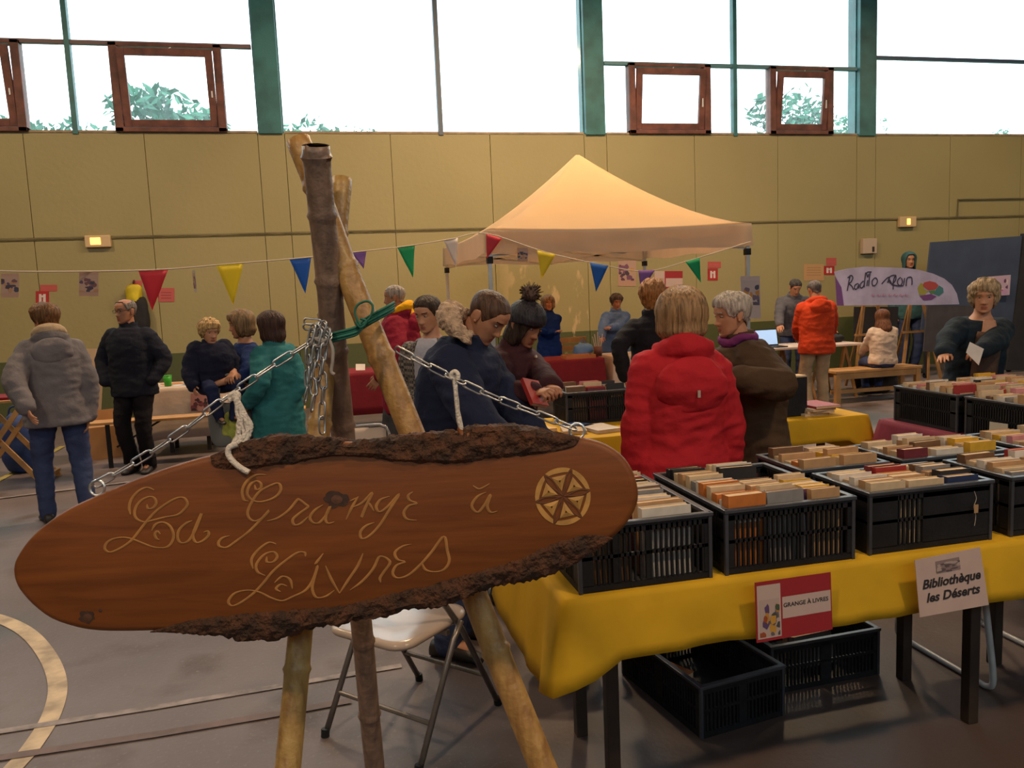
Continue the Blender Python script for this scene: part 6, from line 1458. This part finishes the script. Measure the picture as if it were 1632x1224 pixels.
    # ---------------- jacket / coat / jumper
    if top:
        mb = MB(); p0 = torso(H, 0)[0]; er = []
        if sit is None and hem < 0.49:
            for q in range(4):
                z = hem * H + (0.505 * H - hem * H) * q / 4; k = 1 + flare * (1 - q / 4); er.append((z, (0.166 * b + ease) * s * k, (0.118 * b + ease + belly * .3) * s * k))
        trunk(mb, ease, -.06 if not er else .06, .97, er)
        p, X, F, U = torso(H, 0.98)
        for nm in 'LR':
            sh, e, w, gr, arm = J[nm]; w2 = e.lerp(w, sleeve if sleeve <= 1 else 1); sw = 0.6 if ease < .012 else 1.0
            q, r = along(sh, e, w2, (0.058 * b + ease * 0.75) * s, (0.049 * b + ease * 0.6 * sw) * s, (0.036 + ease * 0.55 * sw) * s); limb(mb, q, r)
        if collar:
            pc, Xc, Fc, Uc = torso(H, 1.0); n_ = 22
            mb.loft([ringpts(pc + Uc * h_ * s - Fc * 0.004, Xc, Fc, r_ * s, r_ * s * 0.98, n_) for h_, r_ in ((-.05, .10), (-.01, .086), (.03, .080), (.045, .078), (.045, .068), (.0, .062))])
        if hood:
            pc, Xc, Fc, Uc = torso(H, 0.98); big = hood.get('size', 1.0) * s if isinstance(hood, dict) else s
            pts = []; rad = []
            for k in range(13):
                a = math.radians(-130 + 260 * k / 12); c = math.cos(a); pts.append(pc + Xc * math.sin(a) * 0.105 * s - Fc * c * (0.07 + ease * .8) * s + Uc * (0.005 + 0.02 * c) * s); rad.append((0.026 + 0.022 * max(0, c)) * big)
            mb.tube(pts, rad, 12)
            ph_, Xh, Fh, Uh = torso(H, hood.get('at', 0.83) if isinstance(hood, dict) else 0.83); hb2 = MB(); hb2.ell(ph_ - Fh * (0.085 * b + ease) * s, (0.135 * big * b ** .5, 0.062 * big, 0.115 * big), 20, 12, Matrix((Xh, Fh, Uh)).transposed() @ Matrix.Rotation(0.18, 3, 'X')); remesh(hb2, 0.012, 1, wrinkle, seed * 2.2).build('hood', top, o, smooth=True)
        remesh(mb, vox * s, 2, wrinkle, seed * 3.1).build(vest or 'jacket', top, o, smooth=True)
    ctx = dict(o=o, H=H, s=s, torso=lambda t: torso(H, t), hc=hc, Rh=Rh, hs=hs, J=J, loc=loc, vox=vox, root=root)
    if extra: extra(ctx)
    return o

def add_scarf(col, r=0.085, thick=0.026):
    def f(c):
        p, X, F, U = c['torso'](1.02); s = c['s']; mb = MB()
        mb.tube([p + (X * math.sin(2 * PI * k / 20) + F * math.cos(2 * PI * k / 20)) * r * s + U * 0.01 * math.sin(3 * 2 * PI * k / 20) for k in range(20)], thick * s, 10, closed=True)
        remesh(mb, 0.008, 1, 0.004, 3, 20).build('scarf', col, c['o'], smooth=True)
    return f
def add_hood_lining(col, fur=False, size=1.0, pouch=True):
    def f(c):
        p, X, F, U = c['torso'](0.99); s = c['s']; mb = MB(); pts = []; rad = []
        for k in range(15):
            a = math.radians(-110 + 220 * k / 14); co = math.cos(a); pts.append(p + X * math.sin(a) * 0.105 * s * size - F * co * (0.105 * size) * s + U * (0.035 + 0.045 * max(0, co)) * s * size); rad.append((0.022 + 0.024 * max(0, co)) * s * size)
        mb.tube(pts, rad, 14)
        if not fur and pouch: mb.ell(p - F * 0.13 * s - U * 0.01, (0.085 * s, 0.035 * s, 0.06 * s), 14, 9, Matrix((X, F, U)).transposed())
        m_ = remesh(mb, 0.007, 1, 0.012 if fur else 0.004, 5, 26 if fur else 14); m_.build('fur_trim' if fur else 'hood_lining', col, c['o'], smooth=True)
    return f
def seq(*fs):
    def f(c):
        for q in fs: q(c)
    return f
def add_glasses(c):
    mb = MB(); T = lambda v: c['hc'] + c['Rh'] @ (Vector(v) * c['hs'])
    for s in (-1, 1):
        mb.tube([T((s * .032 + .021 * math.cos(2 * PI * k / 16), .098, .010 + .016 * math.sin(2 * PI * k / 16))) for k in range(16)], .0016, 5, closed=True); mb.tube([T((s * .053, .097, .014)), T((s * .080, .03, .016)), T((s * .080, -.02, .012))], .0016, 5)
    mb.tube([T((-.011, .098, .013)), T((.011, .098, .013))], .0016, 5); mb.build('glasses', BLACK_PL, c['o'])

JEANS = fabric('blue_jeans', (0.045, 0.06, 0.14)); BLKT = fabric('black_trousers', (0.014, 0.012, 0.016)); DKNV = fabric('dark_navy', (0.014, 0.016, 0.032)); GREYT = fabric('grey_trousers', (0.06, 0.055, 0.06))
# woman in grey at left, seen from behind
person('woman in a grey hooded jacket and blue jeans walking away at the left edge', (68, 487, 6.75), -22, None, 'f', lean=3, hy=-32, hp=6, armL=('w', 42, 650, 6.35), armR=('w', 140, 662, 6.75), elL=(-1, -0.2, 0), elR=(1, -.3, 0),
       hair='short_female', haircol=('chestnut', (0.16, 0.075, 0.032)), top=fabric('grey_shell', (0.17, 0.15, 0.165)), hem=0.455, ease=0.05, build=1.08, legs=JEANS, collar=True, hood={'size': 1.0, 'at': 0.80}, extra=add_hood_lining(fabric('beige_lining', (0.50, 0.36, 0.24)), False, 0.95, False), flare=0.06, seed=1, step=-0.10, stance=0.13)
# man in dark navy
person('balding man with glasses in a dark navy jacket, hands in his pockets', (197, 477, 8.5), -164, None, 'm', hy=24, hp=4, armL='pocket', armR='pocket', hair='balding', hs_mul=1.08, haircol=('iron_grey', (0.17, 0.14, 0.13)), skin=SKIN_D,
       top=fabric('navy_wool', (0.016, 0.017, 0.028)), hem=0.45, ease=0.04, build=1.08, belly=0.015, legs=BLKT, seed=2, stance=0.08, extra=add_glasses)
# child, the woman carrying it, woman in teal
person('blond toddler in a navy puffer jacket carried on an arm', (333, 500, 6.45), 150, 0.98, 'm', sit=1.03, hy=0, hp=14, armL=('l', -.20, .12, 1.06), armR=('l', .20, .12, 1.06), hair='child_curly', haircol=('pale_blond', (0.50, 0.31, 0.13)), build=1.25, belly=0.03,
       top=fabric('navy_puffer', (0.013, 0.014, 0.032), 0.15, 0.6), ease=0.085, hem=0.6, legs=fabric('royal_blue', (0.014, 0.02, 0.06)), hood=False, seed=3, hs_mul=1.22, vox=0.012)
person('woman in a blue top carrying the blond toddler', (378, 497, 6.75), -112, None, 'f', hy=10, hp=10, armR=('w', 366, 606, 6.3), armL=('w', 345, 612, 6.35), gripR='grip', gripL='grip', hair='bob', haircol=('dark_blond', (0.22, 0.13, 0.065)),
       top=fabric('cobalt_top', (0.015, 0.03, 0.115)), hem=0.40, ease=0.018, sleeve=0.12, legs=BLKT, collar=False, seed=4, skin=SKIN)
person('woman in a long teal coat with dark brown hair seen from behind', (428, 499, 6.4), -48, None, 'f', hy=-12, hp=4, armL=('w', 396, 640, 6.25), armR=('w', 455, 650, 6.3), hair='long_bob', haircol=('dark_brown', (0.055, 0.024, 0.020)),
       top=fabric('teal_coat', (0.028, 0.145, 0.165)), hem=0.28, ease=0.045, build=1.08, legs=DKNV, flare=0.10, seed=5)
t = empty('tote_bag', aty(368, 676, 6.4)); tag(t, 'grey bag with a yellow green print held by the woman in blue', 'bag')
mb = MB(); lump(mb, (0, 0, 0), (0.16, 0.05, 0.17), 4, 0.12, power=3.5); mb.build('body', mat('pale_canvas_bag', (0.13, 0.13, 0.13), 0.8, 0.1, 6), t, smooth=True)
mb = MB(); lump(mb, (0.03, -0.03, -0.01), (0.10, 0.035, 0.11), 6, 0.3); mb.build('green_print', mat('yellow_green_print', (0.42, 0.44, 0.08), 0.8, 0.3, 20), t, smooth=True)
MB().tube(spline([(-0.08, 0, 0.14), (-0.05, 0, 0.34), (0.02, 0, 0.38), (0.06, 0, 0.3), (0.08, 0, 0.14)], 5), 0.01, 6).build('handle', mat('pale_canvas_bag', (0, 0, 0)), t, smooth=True)
# man in crimson, young man
person('grey haired man in a crimson jacket with a yellow hood lining', (626, 455, 7.3), -72, None, 'm', hy=-4, hp=6, armL=('w', 606, 600, 7.0), armR=('w', 640, 640, 7.2), hair='cropped', haircol=('silver', (0.30, 0.24, 0.21)), top=fabric('crimson_shell', (0.22, 0.012, 0.030)), hem=0.34, ease=0.045, build=1.06, belly=0.02, legs=GREYT,
       hood=True, extra=add_hood_lining(fabric('yellow_lining', (0.75, 0.36, 0.01))), seed=6, skin=SKIN_D)
def check_mat():
    m = fabric('grey_check_wool', (0.11, 0.095, 0.09)); nt = m.node_tree; b = nt.nodes['Principled BSDF']; tc = nt.nodes.new('ShaderNodeTexCoord'); c = nt.nodes.new('ShaderNodeTexChecker'); c.inputs['Scale'].default_value = 55
    c.inputs['Color1'].default_value = (0.06, 0.05, 0.055, 1); c.inputs['Color2'].default_value = (0.20, 0.17, 0.15, 1); nt.links.new(tc.outputs['Object'], c.inputs['Vector']); nt.links.new(c.outputs['Color'], b.inputs['Base Color']); return m
def shirt_front(col, w=0.075, name='shirt_front', t0=-.02, t1=.97, ease=0.055):
    """a pale strip of shirt seen in the open jacket"""
    def f(c):
        s = c['s']; vs = []; fs = []; K = 14; M_ = 7
        prof = [(-.06, .112), (.06, .115), (.22, .105), (.42, .112), (.62, .122), (.80, .112), (.90, .092), (.97, .07), (1.02, .056)]
        for i in range(K):
            t = t0 + (t1 - t0) * i / (K - 1); p, X, F, U = c['torso'](t); ry = np.interp(t, [q[0] for q in prof], [q[1] for q in prof])
            for j in range(M_):
                u = -1 + 2 * j / (M_ - 1); ww = w * (1 - 0.35 * max(0, t - .8) / .2); vs.append(p + X * u * ww * s + F * ((ry + ease) * s * math.sqrt(max(0.05, 1 - (u * ww / 0.17) ** 2)) ))
        for i in range(K - 1):
            for j in range(M_ - 1): fs.append((i * M_ + j, i * M_ + j + 1, (i + 1) * M_ + j + 1, (i + 1) * M_ + j))
        q = MB().add(vs, fs).build(name, col, c['o'], smooth=True); sd = q.modifiers.new('thickness', 'SOLIDIFY'); sd.thickness = 0.012; sd.offset = 0
    return f
person('young man in an open grey checked jacket over a pale T-shirt', (676, 475, 4.95), -158, None, 'm', hy=20, hp=16, armL=('w', 696, 660, 4.75), armR=('w', 662, 640, 4.9), gripL='grip', hair='short_male', haircol=('dark_crop', (0.045, 0.026, 0.02)), top=check_mat(), hem=0.46, ease=0.022, collar=False, build=0.92, legs=BLKT,
       extra=shirt_front(fabric('pale_tee', (0.36, 0.35, 0.42)), 0.085), seed=7, vox=0.012)
t = empty('yellow_pouch', aty(690, 687, 4.70)); tag(t, 'small yellow pouch held by the young man in the checked jacket', 'pouch'); mb = MB(); lump(mb, (0, 0, 0), (0.045, 0.02, 0.05), 4, 0.15, power=3); mb.build('body', mat('yellow_pouch_fabric', (0.65, 0.5, 0.03), 0.7), t, smooth=True); MB().tube([(-.02, 0, .045), (0, 0, .08), (.02, 0, .045)], .004, 5).build('loop', mat('yellow_pouch_fabric', (0, 0, 0)), t)
# man in navy with fur hood, beanie wearer
person('close-cropped man in a navy parka with a cream fur hood bending over the books', (800, 474, 3.36), 122, None, 'm', lean=20, hy=8, hp=44, hr=0, armR=('w', 830, 735, 3.05), armL=('w', 885, 730, 3.35), elR=(1, -0.3, -0.2), hair='cropped', haircol=('brown_stubble', (0.085, 0.042, 0.028)), top=fabric('navy_parka', (0.016, 0.020, 0.048)), hem=0.44, ease=0.05, build=1.05,
       legs=JEANS, extra=add_hood_lining(mat('cream_fur', (0.50, 0.34, 0.24), 0.95, 0.35, 40, 0.8, 80), True, 1.18), seed=8, vox=0.010, stance=0.11)
def pompom(c):
    mb = MB(); T = lambda v: c['hc'] + c['Rh'] @ (Vector(v) * c['hs']); rnd = random.Random(4); p0 = Vector(T((0, -0.045, 0.165)))
    for k in range(260):
        d = Vector((rnd.gauss(0, 1), rnd.gauss(0, 1), rnd.gauss(0, 1))).normalized(); r = rnd.uniform(.045, .066); sd_ = d.orthogonal().normalized() * .005
        mb.add([p0 + d * .012 + sd_, p0 + d * .012 - sd_, p0 + d * r - sd_ * .4, p0 + d * r + sd_ * .4], [(0, 1, 2, 3)])
    mb.ell(p0, (.042, .042, .042), 14, 10); mb.build('pompom', mat('brown_fur_pompom', (0.10, 0.06, 0.045), 0.95, 0.4, 50), c['o'])
def zipline(col):
    return shirt_front(col, 0.008, 'zip', 0.0, .98, 0.056)
def side_hair(c):
    hb_ = hair_mesh('under_hat', 9); hb_.v = [tuple(c['hc'] + c['Rh'] @ (Vector(v) * c['hs'])) for v in hb_.v]
    hb_.build('hair', hair_mat('dark_hair', (0.035, 0.02, 0.016)), c['o'], smooth=True)
person('person in a dark plum jacket and a dark beanie with a fur pompom', (849, 487, 3.85), 134, None, 'f', lean=16, hy=12, hp=30, armR=('w', 848, 626, 3.45), armL=('w', 884, 620, 3.5), elR=(1, -.2, -.6), elL=(-1, -.2, -.6), gripL='grip', gripR='grip', hair='beanie', haircol=('beanie_wool', (0.022, 0.018, 0.025)),
       top=fabric('plum_jacket', (0.045, 0.016, 0.022)), hem=0.46, ease=0.04, build=1.02, legs=BLKT, extra=seq(pompom, zipline(mat('pale_zip', (0.3, 0.22, 0.2), 0.5)), side_hair), seed=9, vox=0.011, skin=SKIN_D)
p = aty(862, 630, 3.36); o = book(0.10, 0.02, 0.14, 'red', (p.x, p.y, p.z - 0.04), (-0.7, 0.25, 0.5), 'small red book held in both hands by the beanie wearer', None, 'red_book')
# far people inside the tent
person('woman with pale hair in a bright blue coat standing by the wall', (873, 472, 11.0), -176, None, 'f', armL=('w', 862, 528, 10.8), armR=('w', 884, 530, 10.8), hair='bob', haircol=('ash_blond', (0.34, 0.25, 0.19)), top=fabric('bright_blue_coat', (0.010, 0.032, 0.17)), hem=0.42, ease=0.03, legs=DKNV, seed=10, vox=0.016)
person('grey haired person in a light blue shirt behind the table in the tent', (983, 470, 10.75), -170, None, 'f', lean=8, hp=14, hy=-8, armL=('w', 973, 522, 10.5), armR=('w', 958, 540, 10.45), hair='short_female', haircol=('grey_brown', (0.13, 0.10, 0.09)), top=fabric('light_blue_shirt', (0.13, 0.21, 0.40)), hem=0.45, ease=0.035, legs=JEANS, build=1.1, seed=11, vox=0.016)
person('woman with curly auburn hair in a black top seen from behind', (1040, 449, 5.7), 20, None, 'f', hy=14, armL=('w', 996, 600, 5.6), armR=('w', 1062, 640, 5.6), hair='curly', haircol=('auburn', (0.30, 0.125, 0.045)), top=fabric('black_top', (0.012, 0.011, 0.016)), hem=0.45, ease=0.028, legs=JEANS, seed=12)
# red coat and brown coat
def strap(col):
    def f(c):
        p, X, F, U = c['torso'](0.99); s = c['s']
        pts = [p + (X * math.sin(math.radians(a)) * 0.115 + F * -math.cos(math.radians(a)) * 0.125) * s + U * (-0.0 + 0.02 * math.cos(math.radians(a))) for a in range(-150, 151, 20)]
        MB().tube(pts, 0.011, 8).build('dark_strap', col, c['o'], smooth=True)
    return f
def hood_tab(c):
    p, X, F, U = c['torso'](0.66); q = p - F * 0.226 * c['s']; MB().box(q, (0.012, 0.006, 0.03)).build('zip_tab', mat('pale_metal_tab', (0.6, 0.5, 0.45), 0.3, metal=.5), c['o'])
person('woman with a blond bob in a bright red parka seen from behind', (1084, 464, 3.26), 4, None, 'f', hy=6, hp=4, hair='bob', haircol=('blond_bob', (0.30, 0.17, 0.085)), top=fabric('red_parka', (0.42, 0.018, 0.028), 0.12, 0.45), hem=0.36, ease=0.045, build=1.12, side=4, legs=DKNV,
       hood={'size': 1.2, 'at': 0.70}, extra=seq(strap(DKNV), hood_tab), hs_mul=1.1, seed=13, vox=0.010, flare=0.08, wrinkle=0.012)
person('elderly woman with short white hair in a dark brown padded coat', (1160, 471, 3.72), -82, None, 'f', lean=10, hy=-6, hp=10, armL=('w', 1172, 604, 3.40), armR=('w', 1150, 610, 3.75), elL=(-.6, -.9, -.4), gripL='relaxed', hair='short_lady', haircol=('white_grey', (0.42, 0.35, 0.31)), top=fabric('brown_coat', (0.062, 0.036, 0.022), 0.15, 0.5), hem=0.40, ease=0.055, build=1.14, belly=0.02,
       legs=DKNV, extra=add_scarf(fabric('purple_scarf', (0.16, 0.03, 0.13))), seed=14, vox=0.010, flare=0.12, wrinkle=0.012)
# radio stand people
KHAKI = fabric('khaki_trousers', (0.40, 0.27, 0.17))
person('man in an orange red jacket and khaki trousers with his back turned', (1296, 450, 8.8), 12, None, 'm', hp=22, lean=4, armL=('w', 1272, 536, 9.05), armR=('w', 1326, 540, 9.1), hair='short_male', haircol=('grey_dark', (0.12, 0.10, 0.10)), top=fabric('orange_red_jacket', (0.50, 0.05, 0.016)), hem=0.45, ease=0.05, build=1.08, legs=KHAKI, hood=True, seed=15, stance=0.10)
person('person in a grey jumper leaning over the long white table by the laptop', (1270, 455, 10.35), -150, 1.72, 'm', lean=30, hp=32, hy=-20, armL=('w', 1342, 537, 10.1), armR=('w', 1240, 535, 10.1), hair='short_male', haircol=('charcoal', (0.05, 0.042, 0.042)), top=fabric('grey_jumper', (0.10, 0.095, 0.115)), hem=0.47, ease=0.03, legs=JEANS, build=1.05, seed=16, vox=0.016)
person('girl with long brown hair in a white top sitting on the wooden bench', (1405, 494, 9.2), 14, None, 'f', sit=0.515, hp=12, hy=-4, armL=('l', -.09, .26, .40), armR=('l', .09, .26, .40), hair='long', haircol=('warm_brown', (0.14, 0.052, 0.025)), top=fabric('white_jumper', (0.56, 0.42, 0.34)), ease=0.045, collar=False, legs=JEANS, build=1.06, seed=17, wrinkle=0.009)
# woman at the right and the two partly hidden people
def paper_in_hand(c): pass
person('curly blond woman in a dark navy jacket leaning on the right book table', (1569, 449, 4.52), -160, None, 'f', lean=12, side=-4, hy=22, hp=8, armR=('w', 1487, 592, 4.12), armL=('w', 1548, 572, 4.18), elR=(1, 0, .2), elL=(-1, -.2, -.5), gripL='grip', gripR='flat', hair='curly', haircol=('curly_blond', (0.34, 0.24, 0.15)), top=fabric('navy_jacket', (0.014, 0.022, 0.034)), hem=0.45, ease=0.04, build=1.08, legs=JEANS,
       collar=False, extra=seq(shirt_front(fabric('brown_top', (0.105, 0.062, 0.048)), 0.09, t1=.86, ease=0.072), shirt_front(SKIN, 0.06, 'neckline', .80, 1.0, 0.06)), seed=18, vox=0.011, skin=SKIN)
s = Sheet('leaflet', [aty(1546, 545, 4.10), aty(1568, 556, 4.10), aty(1560, 582, 4.06), aty(1540, 562, 4.06)], WHITE_PAPER, 'white leaflet held in the hand of the curly blond woman', 'leaflet')
person('person in a teal hood standing behind the radio banner', (1449, 403, 11.6), -172, 2.02, 'm', sit=None, hy=10, hair='hood', haircol=('teal_hood', (0.05, 0.12, 0.14)), top=fabric('teal_hooded_top', (0.05, 0.12, 0.14)), hem=0.45, ease=0.03, legs=JEANS, seed=19, vox=0.018)
person('person in a pale blue jacket cut off by the right edge', (1692, 470, 4.3), -90, None, 'f', armL=('w', 1650, 600, 4.1), armR=('w', 1660, 620, 4.35), hair='bob', haircol=('dark_brown', (0.05, 0.02, 0.02)), top=fabric('pale_blue_jacket', (0.34, 0.44, 0.52)), hem=0.45, ease=0.05, build=1.1, legs=JEANS, seed=20)
